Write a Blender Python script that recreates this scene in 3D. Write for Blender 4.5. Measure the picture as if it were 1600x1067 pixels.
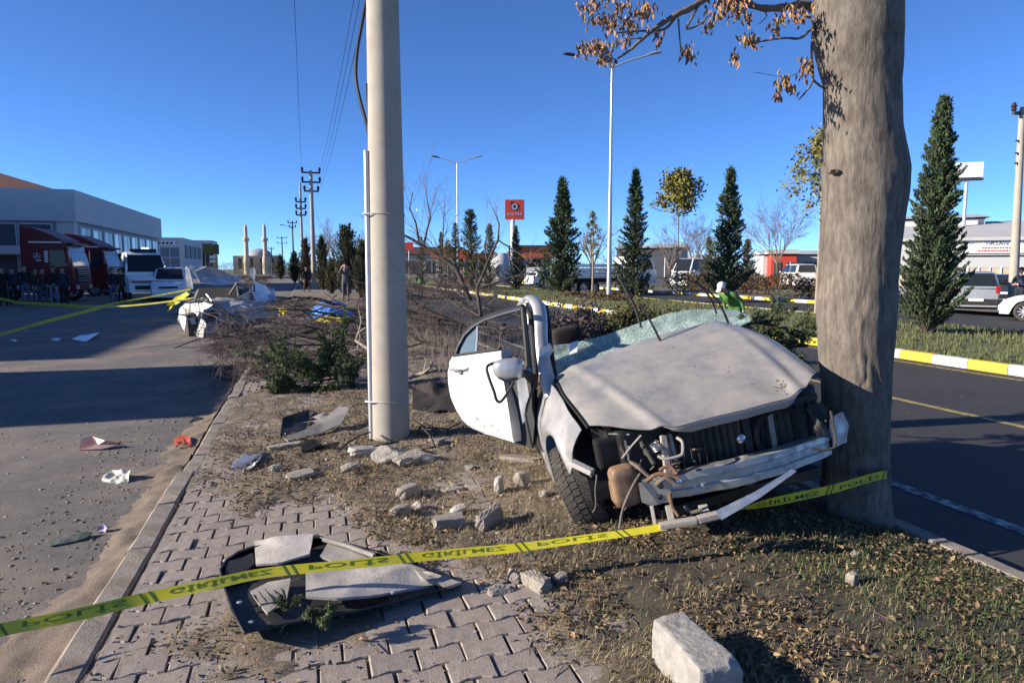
import bpy, bmesh, math, random
import numpy as np
from mathutils import Vector, Matrix, Quaternion
from math import radians, sin, cos, pi, sqrt, atan2
random.seed(7); RNG = np.random.default_rng(11)
scn = bpy.context.scene
for o in list(bpy.data.objects): bpy.data.objects.remove(o)
COL = scn.collection
# ------------------------------------------------------------------ camera
F = 1067.0; HZ = 420.0; VPX = 480.0; EYE = 1.6
PITCH = math.atan((533.5-HZ)/F)
YAW = math.atan((800-VPX)/F*cos(PITCH))          # the street runs along +Y, the camera looks this much to its right
fw = np.array([sin(YAW)*cos(PITCH), cos(YAW)*cos(PITCH), -sin(PITCH)])
rt = np.array([cos(YAW), -sin(YAW), 0.0]); up = np.cross(rt, fw); CAM = np.array([0, 0, EYE])
cam = bpy.data.cameras.new('Camera'); camo = bpy.data.objects.new('Camera', cam); COL.objects.link(camo)
cam.sensor_width = 36.0; cam.lens = 36.0*F/1600.0; cam.clip_start = 0.05; cam.clip_end = 3000
camo.matrix_world = Matrix(((rt[0], up[0], -fw[0], 0), (rt[1], up[1], -fw[1], 0), (rt[2], up[2], -fw[2], EYE), (0, 0, 0, 1)))
scn.camera = camo
scn.render.resolution_x = 1024; scn.render.resolution_y = 682
# ------------------------------------------------------------------ light
SUN_EL = radians(20); SUN_AZ = radians(-85)       # azimuth from +Y, clockwise
sunv = Vector((sin(SUN_AZ)*cos(SUN_EL), cos(SUN_AZ)*cos(SUN_EL), sin(SUN_EL)))
wd = bpy.data.worlds.new('World'); scn.world = wd; wd.use_nodes = True
nt = wd.node_tree; bg = nt.nodes['Background']
sky = nt.nodes.new('ShaderNodeTexSky'); sky.sky_type = 'NISHITA'; sky.sun_disc = False
sky.sun_elevation = SUN_EL; sky.sun_rotation = SUN_AZ; sky.altitude = 3000; sky.air_density = 0.7; sky.dust_density = 0.0; sky.ozone_density = 7.5
nt.links.new(sky.outputs[0], bg.inputs[0]); bg.inputs[1].default_value = 0.12
sl = bpy.data.lights.new('Sun', 'SUN'); sl.energy = 5.0; sl.angle = radians(0.5); sl.color = (1.0, 0.90, 0.77)
so = bpy.data.objects.new('Sun', sl); COL.objects.link(so); so.rotation_euler = sunv.to_track_quat('Z', 'Y').to_euler()
scn.view_settings.view_transform = 'Standard'; scn.view_settings.look = 'None'; scn.view_settings.gamma = 1.0
scn.view_settings.use_curve_mapping = False; scn.view_settings.exposure = 0.95

# ------------------------------------------------------------------ pixel -> place
def ray(u, v): return fw+rt*(u-800)/F+up*(533.5-v)/F
def G(u, v, z=0.0):
    d = ray(u, v); return CAM+d*((z-EYE)/d[2])
def at(u, v, D): return CAM+ray(u, v)*D
def gx(u, D):
    "ground position under picture column u at depth D"
    h = np.array([sin(YAW), cos(YAW), 0]); p = np.array([0, 0, 0])+h*D+rt*(u-800)/F*D; return p
# ------------------------------------------------------------------ noise
_T = RNG.random((256, 256))
def vnoise(x, y):
    x = np.asarray(x, float); y = np.asarray(y, float)
    xi = np.floor(x).astype(int); yi = np.floor(y).astype(int); fx = x-xi; fy = y-yi
    fx = fx*fx*(3-2*fx); fy = fy*fy*(3-2*fy)
    a = _T[xi % 256, yi % 256]; b = _T[(xi+1) % 256, yi % 256]; c = _T[xi % 256, (yi+1) % 256]; d = _T[(xi+1) % 256, (yi+1) % 256]
    return (a*(1-fx)+b*fx)*(1-fy)+(c*(1-fx)+d*fx)*fy
def fbm(x, y, o=4):
    s = 0; a = 0.5
    for i in range(o):
        s = s+a*vnoise(np.asarray(x)*2**i+17*i, np.asarray(y)*2**i+31*i); a *= 0.5
    return s
def sstep(a, b, x):
    t = np.clip((np.asarray(x, float)-a)/(b-a), 0, 1); return t*t*(3-2*t)
# ------------------------------------------------------------------ materials
def M(name, c, rough=0.8, metal=0.0, var=0.25, scale=6.0, c2=None, bump=0.0, bscale=40.0, island=0.0, spec=0.5, alpha=1.0, trans=0.0, coat=0.0, emit=None, dirt=None, coords='Object', sss=0.0):
    m = bpy.data.materials.new(name); m.use_nodes = True
    N = m.node_tree.nodes; L = m.node_tree.links; b = N['Principled BSDF']
    tc = N.new('ShaderNodeTexCoord'); src = tc.outputs[coords]
    c = tuple(c)+(1,)
    if c2 is None: c2 = tuple(max(0, x*(1-var)) for x in c[:3])
    n = N.new('ShaderNodeTexNoise'); n.inputs['Scale'].default_value = scale; n.inputs['Detail'].default_value = 8; n.inputs['Roughness'].default_value = 0.65
    L.new(src, n.inputs['Vector'])
    r = N.new('ShaderNodeValToRGB'); r.color_ramp.elements[0].position = 0.33; r.color_ramp.elements[1].position = 0.67
    r.color_ramp.elements[0].color = tuple(c2)+(1,); r.color_ramp.elements[1].color = c
    L.new(n.outputs[0], r.inputs[0]); out = r.outputs[0]
    if dirt:
        dc, ds, lo, hi = dirt
        n2 = N.new('ShaderNodeTexNoise'); n2.inputs['Scale'].default_value = ds; n2.inputs['Detail'].default_value = 10; n2.inputs['Roughness'].default_value = 0.7
        L.new(src, n2.inputs['Vector'])
        mr = N.new('ShaderNodeMapRange'); mr.inputs[1].default_value = lo; mr.inputs[2].default_value = hi; L.new(n2.outputs[0], mr.inputs[0])
        mx = N.new('ShaderNodeMixRGB'); mx.inputs[2].default_value = tuple(dc)+(1,); L.new(mr.outputs[0], mx.inputs[0]); L.new(out, mx.inputs[1]); out = mx.outputs[0]
        mr2 = N.new('ShaderNodeMapRange'); mr2.inputs[3].default_value = rough; mr2.inputs[4].default_value = 0.9; L.new(mr.outputs[0], mr2.inputs[0]); L.new(mr2.outputs[0], b.inputs['Roughness'])
        mm = N.new('ShaderNodeMapRange'); mm.inputs[3].default_value = metal; mm.inputs[4].default_value = 0.0; L.new(mr.outputs[0], mm.inputs[0]); L.new(mm.outputs[0], b.inputs['Metallic'])
    else:
        b.inputs['Roughness'].default_value = rough; b.inputs['Metallic'].default_value = metal
    if island:
        g = N.new('ShaderNodeNewGeometry'); h = N.new('ShaderNodeHueSaturation'); 
        mr = N.new('ShaderNodeMapRange'); mr.inputs[3].default_value = 1-island; mr.inputs[4].default_value = 1+island; L.new(g.outputs['Random Per Island'], mr.inputs[0]); L.new(mr.outputs[0], h.inputs['Value'])
        ml = N.new('ShaderNodeMath'); ml.operation = 'MULTIPLY'; ml.inputs[1].default_value = 7.31; L.new(g.outputs['Random Per Island'], ml.inputs[0])
        fr = N.new('ShaderNodeMath'); fr.operation = 'FRACT'; L.new(ml.outputs[0], fr.inputs[0])
        mh = N.new('ShaderNodeMapRange'); mh.inputs[3].default_value = 0.5-island*0.06; mh.inputs[4].default_value = 0.5+island*0.06; L.new(fr.outputs[0], mh.inputs[0]); L.new(mh.outputs[0], h.inputs['Hue'])
        L.new(out, h.inputs['Color']); out = h.outputs[0]
    L.new(out, b.inputs['Base Color'])
    b.inputs['Specular IOR Level'].default_value = spec; b.inputs['Alpha'].default_value = alpha; b.inputs['Transmission Weight'].default_value = trans; b.inputs['Coat Weight'].default_value = coat
    if coat: b.inputs['Coat Roughness'].default_value = 0.12
    if emit: b.inputs['Emission Color'].default_value = tuple(emit[0])+(1,); b.inputs['Emission Strength'].default_value = emit[1]
    if bump:
        n3 = N.new('ShaderNodeTexNoise'); n3.inputs['Scale'].default_value = bscale; n3.inputs['Detail'].default_value = 6; n3.inputs['Roughness'].default_value = 0.7; L.new(src, n3.inputs['Vector'])
        bp = N.new('ShaderNodeBump'); bp.inputs['Strength'].default_value = min(1, bump); bp.inputs['Distance'].default_value = 0.5/bscale if bump <= 1 else bump*0.5/bscale
        L.new(n3.outputs[0], bp.inputs['Height']); L.new(bp.outputs[0], b.inputs['Normal'])
    return m
MT = {}
def K(name, *a, **k): MT[name] = M(name, *a, **k)
K('asphalt_dusty', (0.155, 0.138, 0.122), 0.9, c2=(0.105, 0.095, 0.086), scale=9, bump=1.0, bscale=70, dirt=((0.225, 0.18, 0.14), 0.9, 0.44, 0.64))
K('asphalt_dark', (0.036, 0.035, 0.036), 0.85, c2=(0.024, 0.0235, 0.025), scale=0.8, bump=0.5, bscale=90, dirt=((0.10, 0.09, 0.075), 3.0, 0.62, 0.8))
K('road_paint_yellow', (0.55, 0.42, 0.10), 0.8, dirt=((0.09, 0.085, 0.075), 14, 0.42, 0.62))
K('road_paint_white', (0.5, 0.49, 0.46), 0.8, dirt=((0.07, 0.07, 0.07), 14, 0.40, 0.56))
K('dirt', (0.245, 0.195, 0.14), 0.95, c2=(0.13, 0.10, 0.07), scale=4, bump=1.0, bscale=45, dirt=((0.24, 0.185, 0.12), 1.3, 0.5, 0.7))
K('field', (0.15, 0.14, 0.075), 0.95, c2=(0.085, 0.09, 0.04), scale=0.25, bump=0.6, bscale=8)
K('lawn', (0.085, 0.115, 0.035), 0.95, c2=(0.14, 0.125, 0.055), scale=0.8, bump=1.0, bscale=20)
K('paver', (0.35, 0.30, 0.255), 0.92, c2=(0.25, 0.21, 0.175), scale=5, bump=0.7, bscale=90, dirt=((0.19, 0.15, 0.115), 13, 0.47, 0.70), island=0.2)
K('kerb', (0.33, 0.295, 0.25), 0.92, c2=(0.22, 0.19, 0.155), scale=16, bump=0.9, bscale=70, dirt=((0.18, 0.14, 0.105), 5, 0.44, 0.62))
K('kerb_white', (0.72, 0.70, 0.66), 0.8, var=0.12, scale=5, dirt=((0.3, 0.26, 0.2), 9, 0.6, 0.8))
K('kerb_yellow', (0.72, 0.50, 0.05), 0.8, var=0.12, scale=5, dirt=((0.35, 0.27, 0.12), 9, 0.6, 0.8))
K('concrete', (0.39, 0.355, 0.295), 0.88, c2=(0.33, 0.295, 0.245), scale=3.5, bump=0.25, bscale=80, dirt=((0.25, 0.215, 0.17), 2.2, 0.55, 0.8))
K('rubble', (0.36, 0.32, 0.27), 0.92, c2=(0.23, 0.20, 0.165), scale=12, bump=0.9, bscale=60, dirt=((0.2, 0.155, 0.11), 9, 0.55, 0.75))
K('block', (0.37, 0.345, 0.31), 0.92, c2=(0.25, 0.232, 0.208), scale=18, bump=1.0, bscale=110)
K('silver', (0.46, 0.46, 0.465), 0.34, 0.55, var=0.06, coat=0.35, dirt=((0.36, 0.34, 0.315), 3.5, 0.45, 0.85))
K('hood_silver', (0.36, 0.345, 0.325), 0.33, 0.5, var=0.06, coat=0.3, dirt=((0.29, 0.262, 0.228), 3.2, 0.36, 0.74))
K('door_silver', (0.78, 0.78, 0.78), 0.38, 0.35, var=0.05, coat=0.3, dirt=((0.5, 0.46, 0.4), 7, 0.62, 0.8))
K('wreck_white', (0.46, 0.46, 0.46), 0.42, 0.2, var=0.1, scale=6, dirt=((.30, .28, .25), 6, .5, .75))
K('scuff', (0.28, 0.26, 0.24), 0.7, 0.2, c2=(0.12, 0.11, 0.1), scale=40)
K('bare_metal', (0.55, 0.56, 0.56), 0.4, 0.8, var=0.2, scale=14, dirt=((0.22, 0.2, 0.17), 11, 0.5, 0.75))
K('dark_metal', (0.06, 0.058, 0.055), 0.6, 0.4, var=0.4, scale=20)
K('bay_black', (0.012, 0.012, 0.013), 0.55, var=0.4, scale=14)
K('plastic', (0.022, 0.022, 0.022), 0.65, var=0.3, scale=9, dirt=((0.14, 0.115, 0.09), 8, 0.55, 0.8))
K('plastic_clean', (0.014, 0.014, 0.0145), 0.6, var=0.3)
K('tyre', (0.030, 0.028, 0.026), 0.85, c2=(0.07, 0.06, 0.048), scale=16, bump=0.4, bscale=80)
K('reservoir', (0.27, 0.165, 0.095), 0.6, c2=(0.17, 0.10, 0.06), scale=10, bump=0.2, dirt=((.12, .09, .06), 14, .5, .7))
K('rust', (0.24, 0.12, 0.06), 0.85, c2=(0.1, 0.06, 0.04), scale=25, bump=0.4)
K('rubber_hose', (0.16, 0.125, 0.10), 0.7, var=0.4, scale=20)
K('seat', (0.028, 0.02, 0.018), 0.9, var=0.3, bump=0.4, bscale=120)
K('bark', (0.185, 0.15, 0.118), 0.92, c2=(0.125, 0.099, 0.077), scale=7, bump=1.0, bscale=38, dirt=((0.25, 0.215, 0.175), 3, 0.5, 0.75))
K('bark_dark', (0.11, 0.082, 0.064), 0.9, c2=(0.055, 0.04, 0.032), scale=9, bump=0.6)
K('twig', (0.135, 0.102, 0.092), 0.9, c2=(0.055, 0.040, 0.038), scale=3, island=0.35)
K('twig_far', (0.23, 0.185, 0.155), 0.9, c2=(0.15, 0.115, 0.095), scale=1, island=0.2)
K('branch_pale', (0.36, 0.30, 0.235), 0.85, c2=(0.22, 0.17, 0.13), scale=8)
K('dry_leaf', (0.34, 0.185, 0.07), 0.75, c2=(0.21, 0.105, 0.038), scale=3, island=0.4)
K('litter_leaf', (0.27, 0.19, 0.095), 0.85, c2=(0.125, 0.08, 0.04), scale=3, island=0.45)
K('straw', (0.36, 0.28, 0.15), 0.9, c2=(0.24, 0.18, 0.09), scale=2, island=0.4)
K('grass', (0.085, 0.125, 0.035), 0.85, c2=(0.05, 0.075, 0.022), scale=2, island=0.5)
K('conifer', (0.066, 0.100, 0.040), 0.85, c2=(0.028, 0.048, 0.022), scale=1.2, island=0.45)
K('conifer_fresh', (0.105, 0.135, 0.05), 0.85, c2=(0.05, 0.075, 0.03), scale=2.5, island=0.45)
K('thuja', (0.075, 0.08, 0.026), 0.85, c2=(0.03, 0.04, 0.015), scale=0.8, island=0.5)
K('thuja_brown', (0.12, 0.072, 0.030), 0.85, c2=(0.05, 0.035, 0.016), scale=0.8, island=0.5)
K('yellow_leaf', (0.24, 0.20, 0.035), 0.8, c2=(0.11, 0.115, 0.025), scale=1.5, island=0.45)
K('shrub', (0.15, 0.13, 0.04), 0.85, c2=(0.07, 0.075, 0.025), scale=2, island=0.45)
K('steel', (0.55, 0.56, 0.57), 0.45, 0.6, var=0.1, scale=5)
K('white_paint', (0.76, 0.76, 0.75), 0.4, var=0.06, scale=2)
K('car_white', (0.78, 0.78, 0.77), 0.3, var=0.04, coat=0.5)
K('car_grey', (0.50, 0.51, 0.52), 0.35, 0.5, var=0.06, coat=0.4)
K('car_dark', (0.035, 0.045, 0.055), 0.3, 0.3, var=0.1, coat=0.5)
K('truck_red', (0.13, 0.007, 0.010), 0.45, var=0.1, coat=0.1, spec=.3)
K('glass_dark', (0.02, 0.025, 0.03), 0.12, var=0.2, spec=0.4)
K('glass_blue', (0.12, 0.18, 0.24), 0.1, var=0.2, spec=0.8, scale=1)
K('lamp_red', (0.35, 0.02, 0.02), 0.25, var=0.2, coat=0.5)
K('lamp_clear', (0.6, 0.62, 0.64), 0.15, var=0.2, coat=0.5)
K('chrome', (0.7, 0.7, 0.72), 0.2, 0.9, var=0.05)
K('hub', (0.45, 0.46, 0.47), 0.4, 0.6, var=0.15)
K('black', (0.01, 0.01, 0.01), 0.6, var=0.2)
K('cable', (0.015, 0.014, 0.014), 0.5, var=0.3)
K('tape', (0.62, 0.54, 0.02), 0.42, var=0.12, scale=4, dirt=((0.42, 0.38, 0.06), 7, 0.45, 0.72))
K('tape_ink', (0.02, 0.022, 0.012), 0.5, var=0.1)
K('tape_ink_back', (0.10, 0.155, 0.018), 0.5, var=0.12)
K('wall_white', (0.50, 0.50, 0.50), 0.8, var=0.08, scale=0.5, bump=0.1)
K('wall_grey', (0.30, 0.31, 0.33), 0.75, var=0.1, scale=0.5)
K('wall_beige', (0.55, 0.45, 0.33), 0.85, var=0.15, scale=0.6)
K('wall_dark', (0.06, 0.07, 0.09), 0.6, var=0.2)
K('roof_tile', (0.10, 0.032, 0.022), 0.85, var=0.25, scale=1.5)
K('roof_sheet', (0.50, 0.49, 0.47), 0.6, var=0.15, scale=0.8)
K('sign_red', (0.55, 0.055, 0.03), 0.45, var=0.08)
K('sign_ink', (0.03, 0.035, 0.06), 0.5)
K('sign_white', (0.75, 0.75, 0.75), 0.5, var=0.05)
K('banner_red', (0.55, 0.10, 0.08), 0.6); K('banner_navy', (0.04, 0.05, 0.16), 0.6)
K('billboard', (0.14, 0.13, 0.03), 0.6, var=0.4, scale=0.7)
K('tarp_blue', (0.10, 0.30, 0.80), 0.4, c2=(0.05, 0.17, 0.58), scale=4, bump=0.6, bscale=14)
K('insulator', (0.05, 0.03, 0.025), 0.3)
K('skin', (0.46, 0.27, 0.19), 0.6, var=0.1); K('hair', (0.02, 0.015, 0.012), 0.7)
for n_, c_ in dict(cloth_black=(0.012, 0.012, 0.015), cloth_navy=(0.02, 0.03, 0.06), cloth_grey=(0.10, 0.10, 0.105), cloth_maroon=(0.10, 0.025, 0.025), cloth_denim=(0.07, 0.10, 0.16), cloth_denim_light=(0.20, 0.24, 0.30), cloth_olive=(0.06, 0.06, 0.03), cloth_brown=(0.12, 0.07, 0.04), cloth_green=(0.09, 0.23, 0.05), cloth_white=(0.7, 0.7, 0.7)).items(): K(n_, c_, 0.9, var=0.25, scale=8, bump=0.3, bscale=30)
K('orange', (0.60, 0.11, 0.025), 0.4, c2=(0.30, 0.05, 0.02), scale=30, coat=0.2)
K('lens_red', (0.34, 0.26, 0.235), 0.45, c2=(0.30, 0.115, 0.09), scale=7, coat=0.1)
K('cream_scrap', (0.62, 0.58, 0.48), 0.6, var=0.3, scale=20)
K('teal_scrap', (0.07, 0.115, 0.10), 0.7, var=0.6, scale=22, dirt=((.16, .14, .11), 9, .45, .65))
K('lilac_scrap', (0.36, 0.34, 0.46), 0.5, var=0.3, scale=18)
K('bag', (0.75, 0.80, 0.86), 0.25, var=0.2, scale=12, bump=0.8, bscale=30, coat=0.3, alpha=0.72)
K('foam_grey', (0.34, 0.31, 0.275), 0.9, c2=(0.24, 0.215, 0.185), scale=9, bump=0.4, bscale=60)
K('foam_pale', (0.50, 0.455, 0.41), 0.85, c2=(0.36, 0.32, 0.285), scale=7, bump=0.4, bscale=50)
K('soil_stain', (0.08, 0.06, 0.045), 0.95)
K('paper', (0.78, 0.78, 0.76), 0.7, var=0.1)
def glass_mat():
    m = bpy.data.materials.new('shattered_glass'); m.use_nodes = True; N = m.node_tree.nodes; L = m.node_tree.links; b = N['Principled BSDF']
    tc = N.new('ShaderNodeTexCoord'); v = N.new('ShaderNodeTexVoronoi'); v.feature = 'DISTANCE_TO_EDGE'; v.inputs['Scale'].default_value = 60; v.inputs['Randomness'].default_value = 1.0
    n = N.new('ShaderNodeTexNoise'); n.inputs['Scale'].default_value = 9; n.inputs['Detail'].default_value = 8
    mv = N.new('ShaderNodeMixRGB'); mv.inputs[0].default_value = 0.12; L.new(tc.outputs['Object'], mv.inputs[1]); L.new(n.outputs[1], mv.inputs[2]); L.new(tc.outputs['Object'], n.inputs['Vector'])
    L.new(mv.outputs[0], v.inputs['Vector'])
    r = N.new('ShaderNodeValToRGB'); r.color_ramp.elements[0].position = 0.0; r.color_ramp.elements[0].color = (0.62, 0.68, 0.64, 1); r.color_ramp.elements[1].position = 0.09; r.color_ramp.elements[1].color = (0.26, 0.36, 0.325, 1)
    L.new(v.outputs['Distance'], r.inputs[0])
    r2 = N.new('ShaderNodeValToRGB'); r2.color_ramp.elements[0].position = 0.35; r2.color_ramp.elements[0].color = (0.75, 0.8, 0.78, 1); r2.color_ramp.elements[1].position = 0.7; r2.color_ramp.elements[1].color = (1.25, 1.3, 1.25, 1); L.new(n.outputs[0], r2.inputs[0])
    mm = N.new('ShaderNodeMixRGB'); mm.blend_type = 'MULTIPLY'; mm.inputs[0].default_value = 1; L.new(r.outputs[0], mm.inputs[1]); L.new(r2.outputs[0], mm.inputs[2]); L.new(mm.outputs[0], b.inputs['Base Color'])
    b.inputs['Roughness'].default_value = 0.18
    ma = N.new('ShaderNodeMapRange'); ma.inputs[1].default_value = 0; ma.inputs[2].default_value = 0.12; ma.inputs[3].default_value = 0.95; ma.inputs[4].default_value = 0.62; L.new(v.outputs['Distance'], ma.inputs[0]); L.new(ma.outputs[0], b.inputs['Alpha'])
    bp = N.new('ShaderNodeBump'); bp.inputs['Strength'].default_value = 0.5; bp.inputs['Distance'].default_value = 0.01; L.new(v.outputs['Distance'], bp.inputs['Height']); L.new(bp.outputs[0], b.inputs['Normal'])
    return m
MT['shattered'] = glass_mat()
def bark_mat(name, a, b, c, zs):
    m = bpy.data.materials.new(name); m.use_nodes = True; N = m.node_tree.nodes; L = m.node_tree.links; p = N['Principled BSDF']; tc = N.new('ShaderNodeTexCoord'); mp = N.new('ShaderNodeMapping'); mp.inputs['Scale'].default_value = (1, 1, zs); L.new(tc.outputs['Object'], mp.inputs[0])
    n1 = N.new('ShaderNodeTexNoise'); n1.inputs['Scale'].default_value = 34; n1.inputs['Detail'].default_value = 9; n1.inputs['Roughness'].default_value = .72; L.new(mp.outputs[0], n1.inputs['Vector'])
    n2 = N.new('ShaderNodeTexNoise'); n2.inputs['Scale'].default_value = 5; n2.inputs['Detail'].default_value = 6; L.new(tc.outputs['Object'], n2.inputs['Vector'])
    r = N.new('ShaderNodeValToRGB'); e = r.color_ramp.elements; e[0].position = .34; e[0].color = b+(1,); e[1].position = .52; e[1].color = a+(1,); q = e.new(.68); q.color = c+(1,); L.new(n1.outputs[0], r.inputs[0])
    r2 = N.new('ShaderNodeValToRGB'); r2.color_ramp.elements[0].position = .35; r2.color_ramp.elements[0].color = (.72, .70, .68, 1); r2.color_ramp.elements[1].position = .65; r2.color_ramp.elements[1].color = (1.08, 1.06, 1.02, 1); L.new(n2.outputs[0], r2.inputs[0])
    mx = N.new('ShaderNodeMixRGB'); mx.blend_type = 'MULTIPLY'; mx.inputs[0].default_value = 1; L.new(r.outputs[0], mx.inputs[1]); L.new(r2.outputs[0], mx.inputs[2]); L.new(mx.outputs[0], p.inputs['Base Color']); p.inputs['Roughness'].default_value = .93
    bp = N.new('ShaderNodeBump'); bp.inputs['Strength'].default_value = .9; bp.inputs['Distance'].default_value = .012; L.new(n1.outputs[0], bp.inputs['Height']); L.new(bp.outputs[0], p.inputs['Normal']); return m
MT['trunk_bark'] = bark_mat('trunk_bark', (.165, .142, .118), (.085, .070, .057), (.215, .190, .162), .24)
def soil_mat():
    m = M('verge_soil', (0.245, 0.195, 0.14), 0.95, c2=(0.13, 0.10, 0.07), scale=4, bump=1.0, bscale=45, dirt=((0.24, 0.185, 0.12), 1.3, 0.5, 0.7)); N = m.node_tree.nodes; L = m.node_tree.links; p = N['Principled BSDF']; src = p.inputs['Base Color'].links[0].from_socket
    at_ = N.new('ShaderNodeAttribute'); at_.attribute_name = 'soil_dark'; mx = N.new('ShaderNodeMixRGB'); mx.inputs[2].default_value = (.065, .054, .036, 1); L.new(at_.outputs['Fac'], mx.inputs[0]); L.new(src, mx.inputs[1]); L.new(mx.outputs[0], p.inputs['Base Color']); return m
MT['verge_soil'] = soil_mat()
# ------------------------------------------------------------------ mesh helpers
def link(name, me, mat=None, parent=None, smooth=False):
    if mat is not None and not me.materials: me.materials.append(MT[mat] if isinstance(mat, str) else mat)
    o = bpy.data.objects.new(name, me); COL.objects.link(o)
    if parent is not None: o.parent = parent
    if smooth: me.polygons.foreach_set('use_smooth', np.ones(len(me.polygons), bool))
    return o
def raw_mesh(name, V, Fq):
    "V (n,3) array, Fq (m,k) int array with one face size"
    V = np.asarray(V, np.float32); Fq = np.asarray(Fq, np.int32); k = Fq.shape[1]
    me = bpy.data.meshes.new(name); me.vertices.add(len(V)); me.vertices.foreach_set('co', V.ravel())
    me.loops.add(Fq.size); me.loops.foreach_set('vertex_index', Fq.ravel())
    me.polygons.add(len(Fq)); me.polygons.foreach_set('loop_start', np.arange(len(Fq), dtype=np.int32)*k)
    me.update(calc_edges=True); return me
def tag(o, label=None, cat=None, group=None, kind=None):
    if label: o['label'] = label
    if cat: o['category'] = cat
    if group: o['group'] = group
    if kind: o['kind'] = kind
    return o
def thing(name, label, cat, loc=(0, 0, 0), rotz=0.0, group=None):
    o = bpy.data.objects.new(name, None); COL.objects.link(o); o.empty_display_size = 0.2
    o.location = tuple(loc); o.rotation_euler = (0, 0, rotz); return tag(o, label, cat, group)
def V3(p): return Vector((float(p[0]), float(p[1]), float(p[2])))
class MB:
    def __init__(s): s.v = []; s.f = []
    def add(s, vs, fs, mat=None):
        b = len(s.v)
        for p in vs:
            p = V3(p); s.v.append(tuple(mat @ p) if mat is not None else tuple(p))
        s.f += [tuple(b+i for i in f) for f in fs]; return s
    def box(s, c, d, rz=0.0, mat=None, taper=1.0):
        hx, hy, hz = d[0]/2, d[1]/2, d[2]/2; vs = []
        for z, t in ((-hz, 1), (hz, taper)):
            for x, y in ((-hx, -hy), (hx, -hy), (hx, hy), (-hx, hy)):
                x2, y2 = x*t, y*t; vs.append((c[0]+x2*cos(rz)-y2*sin(rz), c[1]+x2*sin(rz)+y2*cos(rz), c[2]+z))
        return s.add(vs, [(0, 3, 2, 1), (4, 5, 6, 7), (0, 1, 5, 4), (1, 2, 6, 5), (2, 3, 7, 6), (3, 0, 4, 7)], mat)
    def obox(s, a, b, w, h, upv=(0, 0, 1)):
        "bar from a to b, section w x h"
        a = V3(a); b = V3(b); d = (b-a).normalized(); u = V3(upv); x = d.cross(u)
        if x.length < 1e-4: x = d.cross(Vector((1, 0, 0)))
        x.normalize(); y = x.cross(d); vs = []
        for p in (a, b):
            for i, j in ((-1, -1), (1, -1), (1, 1), (-1, 1)): vs.append(p+x*(i*w/2)+y*(j*h/2))
        return s.add(vs, [(0, 3, 2, 1), (4, 5, 6, 7), (0, 1, 5, 4), (1, 2, 6, 5), (2, 3, 7, 6), (3, 0, 4, 7)])
    def tube(s, pts, r, n=8, cap=True, flat=1.0, sub=0):
        pts = [V3(p) for p in pts]; m = len(pts)
        if not hasattr(r, '__len__'): r = [r]*m
        if sub and m > 2:                       # Catmull-Rom through the given points
            P, R = [], []
            for i in range(m-1):
                a, b, c, d = pts[max(0, i-1)], pts[i], pts[i+1], pts[min(m-1, i+2)]
                for k in range(sub):
                    f = k/sub; P.append(.5*((2*b)+(c-a)*f+(2*a-5*b+4*c-d)*f*f+(3*b-a-3*c+d)*f**3)); R.append(r[i]*(1-f)+r[i+1]*f)
            P.append(pts[-1]); R.append(r[-1]); pts, r, m = P, R, len(P)
        t0 = (pts[1]-pts[0]).normalized(); x = t0.cross(Vector((0, 0, 1)))
        if x.length < 1e-3: x = Vector((1, 0, 0))
        x.normalize(); vs = []
        for i, p in enumerate(pts):
            t = (pts[min(i+1, m-1)]-pts[max(i-1, 0)])
            if t.length < 1e-9: t = t0
            t.normalize(); x = (x-t*x.dot(t))
            if x.length < 1e-6: x = t.orthogonal()
            x.normalize(); y = t.cross(x)
            for k in range(n):
                a = 2*pi*k/n; vs.append(p+x*(r[i]*cos(a))+y*(r[i]*flat*sin(a)))
        fs = [(i*n+k, i*n+(k+1) % n, (i+1)*n+(k+1) % n, (i+1)*n+k) for i in range(m-1) for k in range(n)]
        if cap: fs += [tuple(range(n-1, -1, -1)), tuple((m-1)*n+k for k in range(n))]
        return s.add(vs, fs)
    def lathe(s, prof, n=24, axis='z', c=(0, 0, 0), cap=True):
        vs = []; m = len(prof)
        for r, h in prof:
            for k in range(n):
                a = 2*pi*k/n; p = (r*cos(a), r*sin(a), h)
                if axis == 'y': p = (r*cos(a), h, r*sin(a))
                if axis == 'x': p = (h, r*cos(a), r*sin(a))
                vs.append((p[0]+c[0], p[1]+c[1], p[2]+c[2]))
        fs = [(i*n+k, i*n+(k+1) % n, (i+1)*n+(k+1) % n, (i+1)*n+k) for i in range(m-1) for k in range(n)]
        if cap: fs += [tuple(range(n-1, -1, -1)), tuple((m-1)*n+k for k in range(n))]
        return s.add(vs, fs)
    def grid(s, fn, nu, nv):
        vs = [fn(i/nu, j/nv) for j in range(nv+1) for i in range(nu+1)]; w = nu+1
        return s.add(vs, [(j*w+i, j*w+i+1, (j+1)*w+i+1, (j+1)*w+i) for j in range(nv) for i in range(nu)])
    def prism(s, poly, z0, z1):
        n = len(poly)
        return s.add([(x, y, z0) for x, y in poly]+[(x, y, z1) for x, y in poly], [tuple(range(n-1, -1, -1)), tuple(range(n, 2*n))]+[(i, (i+1) % n, n+(i+1) % n, n+i) for i in range(n)])
    def sph(s, c, r, n=10, m=6):
        r = r if hasattr(r, '__len__') else (r, r, r)
        prof = [(max(1e-4, sin(pi*i/m)), -cos(pi*i/m)) for i in range(m+1)]; b = len(s.v); s.lathe(prof, n)
        for i in range(b, len(s.v)):
            p = s.v[i]; s.v[i] = (c[0]+p[0]*r[0], c[1]+p[1]*r[1], c[2]+p[2]*r[2])
        return s
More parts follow.
